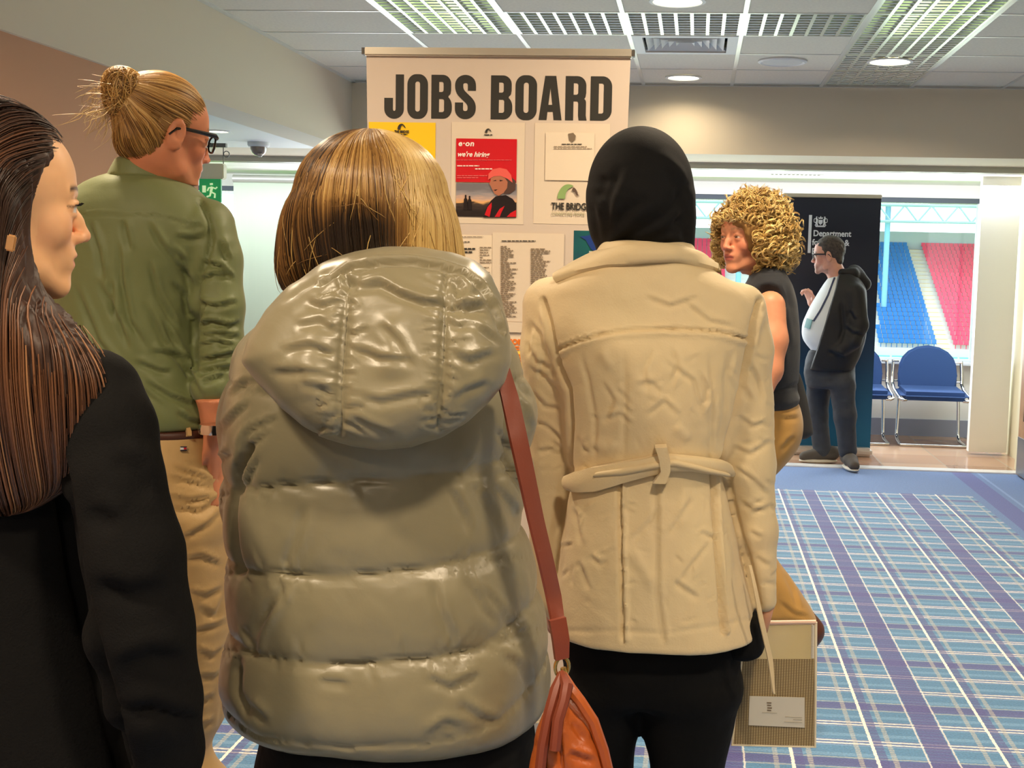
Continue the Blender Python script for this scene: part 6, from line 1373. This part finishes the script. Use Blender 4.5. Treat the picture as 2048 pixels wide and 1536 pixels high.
SBODY.inside([S], .012, (-9, 0, pz(100, 1480, YL)), (9, 9, pz(100, 690, YL)))
SBODY.mesh('body', m_skin, o, attr=BATTR)
S.mesh('coat', coatb, o, disp=coatl)
# long hair
S = Sdf(*bnd(-230, 205, 245, 1060, 1.24, 1.74), .0045)
S.ell(loc(hc, HR, HS, (0, -.022, .038)), np.array((.087, .105, .094)), HR, .001)
S.stack(srows(1.50, [(330, -130, 60, .085), (420, -125, 66, .085), (500, -120, 74, .080), (600, -120, 108, .078), (680, -125, 168, .080), (740, -130, 203, .078), (830, -135, 213, .070), (880, -135, 205, .062), (930, -135, 172, .052), (980, -130, 108, .042), (1022, -120, 40, .028)]), n=2.2, k=.04, cap=.015)
S.ell(loc(hc, HR, HS, (.01, .120, -.032)), (.40, .106, .124), HR, .008, sub=True)
S.ell(loc(hc, HR, HS, (.0, .09, -.16)), (.09, .05, .08), HR, .015, sub=True)
hb = mat('brown_under', (58, 34, 22), .5)
def hgroove(V, N): return .0022*np.sin(fbm(V, 16, 6, (1, 1, .14))*70)-.0035*np.abs(fbm(V, 22, 9, (1, 1, .12))-.5)*4
S.mesh('hair', hb, o, disp=hgroove)
n = 5600; g = RNG; L0 = np.stack([g.uniform(S.ax[0][2], S.ax[0][-2], n), g.uniform(S.ax[1][2], 1.62, n), g.uniform(1.28, S.ax[2][-2], n)], 1)
top = g.random(n) < .35; L0[top] = loc(hc, HR, 1, (0, 0, .04))+g.normal(size=(top.sum(), 3))*.1*np.array((1, 1, .6))
L0 = S.snap(L0, .001, 10); lcl = (L0-hc) @ HR; keep = (np.abs(S.sample(L0)) < .005) & ~((((lcl[:, 1]-.120)/.110)**2+((lcl[:, 2]+.032)/.130)**2 < 1) & (lcl[:, 1] > 0))
L0 = L0[keep]
bk = loc(hc, HR, 1, (0, -.09, .0))
def lh(Pt, i, G):
    l_ = (Pt-hc) @ HR; up_ = np.clip((l_[:, 2]-.0)/.08, 0, 1)[:, None]
    fwd = np.clip((l_[:, 1]+.03)/.05, 0, 1.6)[:, None]*np.clip((l_[:, 2]+.14)/.05, 0, 1)[:, None]
    back = -HR[:, 1][None]*(up_*.9+fwd*1.3)+HR[:, 0][None]*up_*.5*np.sign(l_[:, 0:1]+.01)
    return np.array((0, 0, -1.))[None]+back+((fbm(Pt, 9, 2, (1, 1, .3))-.5)*.35)[:, None]*np.array((1, .3, 0))
M = march(S, L0, lh, 18, .016, .001); M += S.grad(M)*g.uniform(-.0005, .0045, len(M))[:, None, None]
lm = (M-hc) @ HR; M = M[~((((lm[..., 1]-.120)/.106)**2+((lm[..., 2]+.032)/.124)**2 < .82) & (lm[..., 1] > .015) & (np.abs(lm[..., 0]) < .14)).any(1)]
mz = M[:, 9]; tn = .36+(fbm(mz, 34, 13, (1, 1, .12))-.5)*1.3+g.normal(0, .07, len(M))+np.clip((1.45-mz[:, 2])*1.2, -.1, .3)
pxm, pym = proj(mz); tn += .45*np.exp(-((pxm-205)/16)**2)*(pym > 700)
strands('hair_strand_layer', M, g.uniform(.0008, .0017, len(M)), S.grad(M), pal([(34, 20, 13), (62, 38, 25), (92, 58, 38), (126, 84, 56), (176, 128, 88)], tn), hairmat('hair_fibre', .38), o)
b_ = MB()
for sx in (-1, 1):
    for k in range(9):
        x = sx*(.022+.020*k/8); b_.tube([loc(hc, HR, HS, (x, .0835-.006*abs(k-3)/5, .0035)), loc(hc, HR, HS, (x+sx*.001, .089-.006*abs(k-3)/5, .0045)), loc(hc, HR, HS, (x+sx*.0025, .0925-.006*abs(k-3)/5, .0075))], [.0007, .0006, .0003], 5)
b_.build('eyelashes', mat('lash_dark', (26, 18, 14), .6), o)
e_ = aty(22, 486, 1.43); MB().box(e_, (.012, .004, .020), Matrix.Rotation(math.radians(12), 3, 'Y'), bev=.0018).build('earring', mat('gold_earring', (230, 190, 140), .3, .8), o, True)
# ---------------------------------------------------------------- woman with curly blond hair
YQ = 4.0
o = thing('person', 'woman with curly blond hair in sleeveless navy top and mustard trousers looking back', 'person', (aty(1500, 800, YQ)[0], YQ, 0))
HR = facing(1494, -47, 1, -1); hc = aty(1494, 474, YQ); HS = .96
S = Sdf(*bnd(1330, 400, 1660, 1480, 3.7, 4.35), .0115, fine=[(2, aty(0, 600, YQ)[2], 1.75, .0035), (0, aty(1430, 500, YQ)[0], aty(1560, 500, YQ)[0], .004), (1, YQ-.13, YQ+.14, .004)])
head(S, hc, HR, HS, female=True, neck=P(1528, 580, YQ+.02))
S.stack(srows(YQ, [(570, 1490, 1570, .10), (620, 1470, 1575, .15), (700, 1462, 1582, .15), (780, 1470, 1580, .14), (850, 1470, 1590, .15), (900, 1480, 1580, .15)]), k=.04)
q = P(1470, 800, 3.80); S.chain([P(1541, 612, 3.83), P(1544, 680, 3.80), P(1538, 740, 3.78), P(1520, 775, 3.76), P(1440, 745, 3.80)], [.046, .047, .041, .038, .026], .02); hand(S, P(1440, 745, 3.80), (-1, 0, .2), (0, 1, 0), .9, .5, side=1)
S.chain([P(1500, 612, 4.18), P(1490, 720, 4.22), P(1440, 760, 4.14)], [.046, .040, .026], .02); hand(S, P(1440, 760, 4.14), (-1, -.2, .2), (0, 1, 0), .9, .5, side=-1)
kn = P(1460, 1060, 3.92); S.chain([P(1515, 900, 3.92), kn, P(1585, 1215, 3.95), P(1610, 1262, 3.96)], [.085, .062, .042, .036], .03)
fx = P(1470, 1100, 4.08)[0]; S.chain([P(1515, 900, 4.08), (fx, 4.08, .48), (fx, 4.08, .08)], [.085, .06, .038], .03); S.chain([(fx+.02, 4.08, .05), (fx-.14, 4.08, .036)], [.036, .028], .02)
SBODY, BATTR = S, skin_attr(hc, HR, HS, (220, 150, 114), (190, 104, 90), (190, 140, 104), look=(.2, 1, -.2), iris=(70, 60, 50), redness=.4, eye=(-.0042, .0004))
navyk = mat('navy_knit', (26, 30, 38), .8, sheen=.1, bump=[(500, .4, .0015, (1, 1, 1)), (14, .2, .006, (1, 1, 1))])
S = Sdf(*bnd(1400, 510, 1640, 830, 3.7, 4.35), .0062)
S.stack(srows(YQ, [(531, 1528, 1566, .060), (545, 1505, 1572, .10), (565, 1492, 1582, .15), (600, 1470, 1592, .185), (650, 1455, 1598, .185), (710, 1452, 1599, .18), (760, 1455, 1596, .17), (775, 1458, 1594, .168), (795, 1460, 1599, .175), (812, 1462, 1592, .165)]), n=2.2, k=.01, cap=.01)
S.cone(P(1534, 600, 3.80), P(1530, 800, 3.66), .075, .085, .01, sub=True)
def vest(V, N):
    F_ = Folds(V, N); F_.line([(1515, 790), (1550, 784), (1598, 768)], 3, .006, 'crease', False); F_.many([[(1560, 600), (1572, 650), (1580, 700)], [(1565, 700), (1560, 760)], [(1575, 560), (1585, 620)]], 8, .005, 'step'); F_.line([(1530, 545), (1568, 544)], 2.5, .003, 'crease', False); return F_.d+.004*(fbm(V, 12, 3)-.5)
SV = S; S.mesh('top', navyk, o, disp=vest)
must = mat('mustard_cord', (176, 134, 66), .7, sheen=.2, bump=[(300, .3, .0015, (1, 1, 1)), (10, .2, .006, (1, 1, 1))])
S = Sdf(*bnd(1360, 770, 1680, 1480, 3.7, 4.35), .0075)
S.stack(srows(YQ, [(795, 1466, 1594, .155), (820, 1460, 1602, .16), (850, 1456, 1606, .168), (880, 1456, 1600, .17), (905, 1460, 1586, .17), (930, 1465, 1562, .16), (945, 1470, 1545, .15)]), n=2.2, k=.03, cap=.02)
S.chain([P(1505, 890, 3.93), P(1466, 980, 3.93), P(1462, 1060, 3.93), P(1500, 1130, 3.94)], [.10, .095, .088, .080], .03)
S.pillow([(P(x, y, 3.95)[0], P(x, y, 3.95)[2]) for x, y in ((1460, 1060), (1520, 1088), (1553, 1118), (1580, 1152), (1602, 1184), (1620, 1212), (1636, 1243), (1600, 1249), (1520, 1250), (1470, 1150))], 3.95, .085, .05, k=.02)
S.chain([P(1495, 900, 4.08), (fx, 4.08, .8), (fx, 4.08, .36)], [.11, .095, .105], .03)
SBODY.inside([SV], .012, (-9, 3.88, pz(1500, 790, YQ)), (9, 4.14, pz(1500, 552, YQ))).inside([S, SV], .012, (P(1400, 800, YQ)[0], 3.86, pz(1500, 820, YQ)), (9, 9, pz(1500, 780, YQ))).inside([S], .014, (-9, 0, .40), (9, 9, pz(1500, 820, YQ)))
SBODY.mesh('body', m_skin, o, attr=BATTR)
# cut the flared hem square to the shin
hd = np.array(P(1600, 1236, 3.96))-np.array(P(1552, 1180, 3.95)); hd /= np.linalg.norm(hd); hp_ = np.array(P(1592, 1262, 3.96))
def hemcut2(V): return ((V-hp_) @ np.array((0.12, 0, -.99)) > 0) & (V[:, 0] > fx+.13) & (V[:, 2] < .5)
S.mesh('trousers', must, o, disp=lambda V, N: Folds(V, N).many([[(1545, 832), (1575, 834), (1600, 832)], [(1570, 1140), (1590, 1180), (1600, 1220)], [(1560, 1200), (1590, 1225), (1620, 1232)], [(1560, 900), (1575, 880), (1590, 870)]], 6, .005, 'step').d+.004*(fbm(V, 10, 8)-.5), cut=hemcut2)
q = Sdf(*bnd(1520, 1190, 1680, 1330, 3.8, 4.12), .006); q.chain([P(1578, 1210, 3.96), P(1604, 1246, 3.96), P(1618, 1262, 3.96)], [.055, .048, .045], .01); q.chain([P(1618, 1262, 3.96), P(1600, 1300, 3.96), P(1580, 1320, 3.96)], [.045, .040, .03], .02); q.mesh('boot', mat('brown_boot', (88, 44, 22), .45), o)
q = Sdf((fx-.26, 3.98, -.02), (fx+.1, 4.18, .38), .008); q.chain([(fx, 4.08, .34), (fx+.01, 4.08, .06)], [.055, .05], .01); q.chain([(fx+.01, 4.08, .055), (fx-.10, 4.08, .045), (fx-.17, 4.08, .036)], [.05, .042, .032], .02); q.mesh('boot', mat('brown_boot', (88, 44, 22), .45), o)
# curls
S = Sdf(*bnd(1400, 360, 1620, 570, 3.78, 4.26), .0048)
cb = aty(1510, 459, YQ+.015)
S.ell(cb, (.110, .122, .102), k=.001); S.ell(aty(1542, 490, YQ+.02), (.066, .10, .070), k=.03)
S.ell(aty(1462, 496, YQ-.15), (.060, .15, .084), k=.012, sub=True); S.ell(aty(1500, 560, YQ-.03), (.085, .11, .05), k=.01, sub=True)
S.mesh('hair', mat('curl_under', (150, 112, 58), .7), o, disp=lambda V, N: .012*(fbm(V, 34, 3)-.5)*2)
n = 2000; dv = g.normal(size=(n, 3)); dv /= np.linalg.norm(dv, axis=1, keepdims=True); L0 = S.snap(cb+dv*.115, -.004, 8)
px_, py_ = proj(L0); inface = (px_ < 1500) & (px_ > 1446) & (py_ > 443) & (py_ < 560) & (L0[:, 1] < YQ+.02); L0 = L0[~inface & (np.abs(S.sample(L0)) < .012)]; n = len(L0)
G = S.grad(L0); t = np.linspace(0, 1, 26); dn = np.array((0, 0, -1.))[None]+g.normal(0, .55, (n, 3))+G*.35; dn[:, 2] += np.where(L0[:, 2] > cb[2]+.07, .75, 0); dn /= np.linalg.norm(dn, axis=1, keepdims=True)
e1_ = np.cross(dn, G); e1_ /= np.linalg.norm(e1_, axis=1, keepdims=True)+1e-6; e2_ = np.cross(dn, e1_); Lh = g.uniform(.015, .045, n); tu = g.uniform(.9, 1.8, n); ph = g.uniform(0, 6.3, n); rc_ = g.uniform(.007, .015, n)
M = L0[:, None]+dn[:, None]*(t[None]*Lh[:, None])[..., None]+e1_[:, None]*(rc_[:, None]*np.cos(ph[:, None]+t[None]*tu[:, None]*6.28))[..., None]+e2_[:, None]*(rc_[:, None]*np.sin(ph[:, None]+t[None]*tu[:, None]*6.28))[..., None]+G[:, None]*(.004+.008*t[None, :, None])
# several fibres to each curl
fl_ = 150; q1 = np.stack([g.uniform(1426, 1448, fl_), g.uniform(425, 525, fl_)], 1); Pf = np.array([aty(a_, b_, YQ+.05+.05*g.random()) for a_, b_ in q1])
t_ = t[None, :, None]; ph2 = g.uniform(0, 6.3, (fl_, 1, 1)); cx_ = np.concatenate([np.cos(ph2+t_*9), .6*np.sin(ph2*2+t_*7), np.sin(ph2+t_*9)], 2)*g.uniform(.006, .012, (fl_, 1, 1)); Mf = Pf[:, None]+cx_+np.array((.012, 0, -.02))*t_
qx, qy = proj(M); okc = ~((qx > 1449) & (qx < 1503) & (qy > 447) & (qy < 545) & (M[..., 1] < YQ+.03)).any(1); M, G = M[okc], G[okc]
M = np.concatenate([M, Mf]); G = np.concatenate([G, np.tile((-.5, -.8, 0), (fl_, 1))]); n = len(M)
M = np.concatenate([M+g.normal(0, .0016, (n, 1, 3)) for _ in range(4)]); Gn = np.concatenate([G]*4)
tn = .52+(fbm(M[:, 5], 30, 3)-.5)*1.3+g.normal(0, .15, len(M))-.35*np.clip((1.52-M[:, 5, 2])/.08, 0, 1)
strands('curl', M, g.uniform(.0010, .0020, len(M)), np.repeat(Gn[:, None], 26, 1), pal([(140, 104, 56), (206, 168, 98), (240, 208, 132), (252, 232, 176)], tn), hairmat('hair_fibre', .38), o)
# dark bag hanging at her far side
tb = thing('tote_bag', 'dark grey soft bag hanging beside the mustard trousers', 'bag', tuple(aty(1608, 810, 4.22)))
S = Sdf(*bnd(1570, 690, 1650, 900, 4.05, 4.4), .006)
S.pillow([(aty(x, y, 4.22)[0], aty(x, y, 4.22)[2]) for x, y in ((1586, 745), (1598, 742), (1606, 765), (1615, 800), (1624, 845), (1627, 868), (1612, 878), (1585, 880), (1580, 800))], 4.22, .05, .03)
S.mesh('bag_body', mat('dark_canvas', (44, 44, 46), .7), tb); MB().tube([aty(1590, 750, 4.22), aty(1580, 715, 4.25), aty(1545, 700, 4.27), aty(1520, 712, 4.27), aty(1510, 735, 4.25), aty(1560, 760, 4.24)], .006, 8).build('bag_strap', mat('dark_canvas', (44, 44, 46), .7), tb, True)
# ---------------------------------------------------------------- man by the dark banner
YG = 9.75
o = thing('person', 'man in glasses, white shirt, lanyard and black hooded jacket before the dark banner', 'person', (aty(1680, 800, YG)[0], YG, 0))
HR = facing(1655, 4, 4, -1); hc = aty(1656, 511, YG); HS = 1.17
S = Sdf(*bnd(1570, 465, 1770, 950, 9.35, 10.15), .0125, fine=[(2, aty(0, 562, YG)[2], 1.85, .0045), (0, aty(1615, 500, YG)[0], aty(1700, 500, YG)[0], .005), (1, YG-.14, YG+.14, .006)])
head(S, hc, HR, HS, neck=P(1682, 570, YG))
S.stack(srows(YG, [(560, 1668, 1700, .10), (600, 1640, 1712, .15), (660, 1625, 1715, .15), (720, 1632, 1708, .14), (770, 1628, 1706, .14)]), k=.04)
nw = P(1672, 703, 9.52); S.chain([P(1700, 590, 9.58), P(1716, 660, 9.55), nw], [.05, .045, .032], .02); hand(S, nw, (-.6, .4, -.7), (0, 1, 0), 1.0, .4, side=1)
fw = P(1624, 606, 9.88); S.chain([P(1690, 590, 9.93), P(1664, 648, 9.98), fw], [.05, .042, .034], .02); hand(S, fw, (-.35, -.2, .9), (-.7, -.5, -.2), 1.15, .9, side=1)
for (a_, b_, c_, yy) in ((1650, 1640, 1652, 9.88), (1688, 1690, 1698, 9.66)): S.chain([P(a_, 750, yy), P(b_, 825, yy), P(c_, 905, yy)], [.085, .06, .045], .03)
fa, fb = P(1652, 905, 9.88), P(1698, 905, 9.66)
S.chain([(fa[0], 9.88, .07), (fa[0]-.16, 9.88, .05)], [.038, .03], .02); S.chain([(fb[0], 9.66, .07), (fb[0], 9.52, .05)], [.038, .03], .02)
SBODY, BATTR = S, (skin_attr(hc, HR, HS, (214, 158, 136), (176, 104, 96), (50, 40, 34), redness=.4, stubble=(120, 92, 78)))
S = Sdf(*bnd(1590, 540, 1740, 760, 9.45, 10.05), .008)
S.stack(srows(YG, [(551, 1660, 1696, .075), (565, 1650, 1705, .12), (590, 1634, 1712, .16), (620, 1617, 1716, .175), (655, 1604, 1718, .18), (680, 1606, 1716, .175), (702, 1622, 1712, .16), (712, 1630, 1710, .15)]), n=2.1, k=.02, cap=.015)
SS = S; S.mesh('shirt', mat('white_shirt', (214, 222, 226), .7), o, disp=lambda V, N: .006*(fbm(V, 8, 3)-.5))
jk = mat('black_jacket', (13, 13, 16), .7, bump=[(12, .3, .01, (1, 1, 1))])
S = Sdf(*bnd(1585, 515, 1770, 775, 9.35, 10.15), .008)
S.stack(srows(YG-.005, [(548, 1650, 1712, .14), (570, 1640, 1728, .19), (600, 1622, 1733, .215), (640, 1600, 1734, .225), (680, 1596, 1730, .225), (715, 1604, 1718, .215), (738, 1610, 1706, .20)]), n=2.3, k=.02, cap=.01)
je0, je1 = P(1675, 545, YG), P(1616, 743, YG); vv = je1-je0; nn = np.array((vv[2], 0, -vv[0])); nn *= -np.sign(nn[0]); S.half(je0+np.array((0, 0, 0)), nn)
S.chain([P(1708, 588, 9.60), P(1716, 650, 9.56), P(1706, 682, 9.54), P(1680, 700, 9.54)], [.085, .078, .066, .055], .02)
S.chain([P(1690, 592, 9.92), P(1662, 642, 9.99), P(1634, 612, 9.90)], [.08, .065, .055], .02)
def jf(V, N): F_ = Folds(V, N); F_.many([[(1690, 650), (1705, 665), (1730, 668)], [(1700, 620), (1712, 640)], [(1684, 600), (1690, 660), (1680, 690)], [(1655, 700), (1690, 712)]], 5, .012, 'step'); return F_.d+.012*(fbm(V, 7, 8)-.5)
SJK = S; S.mesh('jacket', jk, o, disp=jf)
q = Sdf(*bnd(1660, 515, 1750, 600, 9.5, 10.0), .008); q.chain([P(1684, 545, 9.66), P(1706, 548, 9.68), P(1712, 552, 9.75), P(1706, 548, 9.84), P(1684, 545, 9.86)], [.03, .042, .05, .042, .03], .03); q.chain([P(1708, 545, YG), P(1728, 568, YG)], [.06, .055], .03); q.mesh('hood', jk, o)
patch(SS, [(1668, 556), (1655, 590), (1640, 620), (1626, 642)], [(1671, 556), (1658, 591), (1643, 621), (1629, 643)], 14, 3, .004, .003, 'lanyard', mat('lanyard_blue', (40, 50, 80), .6), o)
patch(SS, [(1616, 637), (1611, 655)], [(1626, 640), (1621, 658)], 4, 4, .010, .003, 'name_badge', mat('badge_card', (130, 176, 180), .4), o)
jeans = mat('dark_jeans', (44, 47, 53), .75, bump=[(18, .35, .008, (1, 1, 1))], noise=(14, (54, 58, 66), .6))
S = Sdf(*bnd(1580, 690, 1740, 930, 9.4, 10.1), .009)
S.stack(srows(YG, [(700, 1618, 1710, .15), (740, 1608, 1710, .16), (775, 1612, 1711, .165)]), k=.03)
S.chain([P(1638, 765, 9.88), P(1636, 830, 9.89), P(1644, 900, 9.88)], [.100, .078, .070], .03); S.chain([P(1684, 765, 9.66), P(1690, 830, 9.66), P(1695, 902, 9.66)], [.100, .084, .070], .03)
SBODY.inside([SS, SJK], .012, (P(1637, 600, YG)[0], 0, pz(1650, 722, YG)), (9, 99, pz(1650, 566, YG))).inside([SS, SJK], .012, (-9, 0, pz(1650, 722, YG)), (P(1637, 600, YG)[0], 99, pz(1650, 640, YG))).inside([S, SJK], .012, (-9, 0, .12), (9, 99, pz(1650, 722, YG)))
SBODY.mesh('body', m_skin, o, attr=BATTR)
S.mesh('jeans', jeans, o, disp=lambda V, N: .014*(fbm(V, 9, 3, (1, 1, 1.6))-.5))
sole = mat('pale_sole', (206, 200, 186), .6); up_m = mat('grey_suede', (74, 66, 58), .8)
for (x, y, dx_, dy_) in ((fa[0], 9.88, -1, -.12), (fb[0], 9.64, .12, -1)):
    q = Sdf((x-.3, y-.3, -.02), (x+.25, y+.2, .19), .008); q.chain([(x-dx_*.05, y-dy_*.05, .085), (x+dx_*.06, y+dy_*.06, .075), (x+dx_*.17, y+dy_*.17, .052)], [.058, .052, .04], .02); s_ = q.mesh('shoe', up_m, o, cut=lambda V: V[:, 2] < .022)
    q = Sdf((x-.3, y-.3, -.02), (x+.25, y+.2, .1), .007); a_ = math.atan2(dy_, dx_); q.ell((x+dx_*.06, y+dy_*.06, .022), (.155, .056, .022), np.array([[math.cos(a_), -math.sin(a_), 0], [math.sin(a_), math.cos(a_), 0], [0, 0, 1]]), .005); so = q.mesh('shoe_sole', sole, o)
glasses(hc, HR, HS, o, mat('dark_frame', (30, 26, 26), .3))
S = Sdf(*bnd(1610, 465, 1720, 545, 9.5, 10.0), .006)
S.ell(loc(hc, HR, HS, (0, -.016, .040)), np.array((.080, .100, .091))*HS, HR, .001); S.ell(loc(hc, HR, HS, (0, .135, -.10)), np.array((.22, .160, .168))*HS, HR, .006, sub=True); S.ell(loc(hc, HR, HS, (0, -.07, -.03)), np.array((.055, .03, .04))*HS, HR, .02)
S.mesh('hair', mat('short_dark_hair', (46, 38, 34), .6, bump=[(160, .8, .006, (1, 1, 1))], noise=(50, (96, 84, 74), .5)), o, disp=lambda V, N: .008*(fbm(V, 60, 3)-.5))
# ---------------------------------------------------------------- document folder of woven mesh
YF = 2.46
fp = lambda x, y: aty(x, y, YF)
o = thing('document_folder', 'beige woven mesh zip folder with a pale card, held at the cream coat side', 'folder', tuple(fp(1550, 1370)))
def quad(name, pts, m, dy=0, th=.003): b_ = MB(); b_.poly([(fp(*p)[0], YF+dy, fp(*p)[2]) for p in pts], (0, th, 0)); return b_.build(name, m, o)
def meshmat():
    m = mat('woven_mesh', (170, 144, 92), .5); nt = m.node_tree; L = nt.links.new; b = nt.nodes['Principled BSDF']; tc = nt.nodes.new('ShaderNodeTexCoord'); prev = None; outs = []
    for i, (dr, sc) in enumerate((('Z', 95), ('X', 62))):
        w = nt.nodes.new('ShaderNodeTexWave'); w.bands_direction = dr; w.inputs['Scale'].default_value = sc; L(tc.outputs['Object'], w.inputs[0]); outs.append(w.outputs['Fac'])
    mm = nt.nodes.new('ShaderNodeMath'); mm.operation = 'MULTIPLY'; L(outs[0], mm.inputs[0]); L(outs[1], mm.inputs[1])
    rp = nt.nodes.new('ShaderNodeValToRGB'); e = rp.color_ramp.elements; e[0].color = lin((128, 106, 70)); e[1].color = lin((224, 202, 148)); L(mm.outputs[0], rp.inputs[0]); L(rp.outputs[0], b.inputs['Base Color'])
    b.inputs['Alpha'].default_value = .93; return m
quad('mesh_panel', [(1482, 1318), (1630, 1318), (1629, 1492), (1464, 1488)], meshmat())
quad('clear_band', [(1488, 1250), (1631, 1250), (1630, 1318), (1482, 1318)], mat('clear_vinyl', (226, 206, 150), .25, alpha=.82, coat=.4))
z_ = MB(); z_.tube([fp(1486, 1246), fp(1632, 1244)], .0045, 8); z_.build('zip_edge', mat('pink_binding', (226, 190, 170), .5), o, True)
z_ = MB(); z_.tube([fp(1632, 1244), fp(1630, 1494), fp(1464, 1490), fp(1484, 1310), fp(1486, 1246)], .0028, 8); z_.build('piping', mat('cream_binding', (232, 220, 190), .5), o, True)
z_ = MB(); z_.tube([fp(1626, 1250), fp(1625, 1316)], .0035, 6); z_.build('zip_teeth', mat('zip_white', (220, 214, 200), .5, bump=[(900, .8, .002, (0, 0, 1))]), o, True)
quad('name_card', [(1499, 1391), (1609, 1394), (1609, 1454), (1497, 1449)], mat('card_white', (216, 210, 194), .35, coat=.3), -.004, .002)
q = fp(1538, 1403); b_ = MB()
for (dx_, dz_, w) in ((0, 0, 9), (0, 5, 8), (1, 10, 9), (0, 15, 8)): a_ = fp(1538+dx_-w/2, 1403+dz_); c_ = fp(1538+dx_+w/2, 1405.4+dz_); b_.ab((a_[0], YF-.0052, c_[2]), (c_[0], YF-.004, a_[2]))
b_.build('card_print', m_grey, o)
b_ = MB()
for (x, y, w) in ((1524, 1423, 30), (1570, 1432, 34), (1586, 1437, 18), (1568, 1442, 36)): a_, c_ = fp(x, y), fp(x+w, y+1.6); b_.ab((a_[0], YF-.0052, c_[2]), (c_[0], YF-.004, a_[2]))
b_.build('card_lines', mat('faint_ink', (176, 168, 150), .6), o)
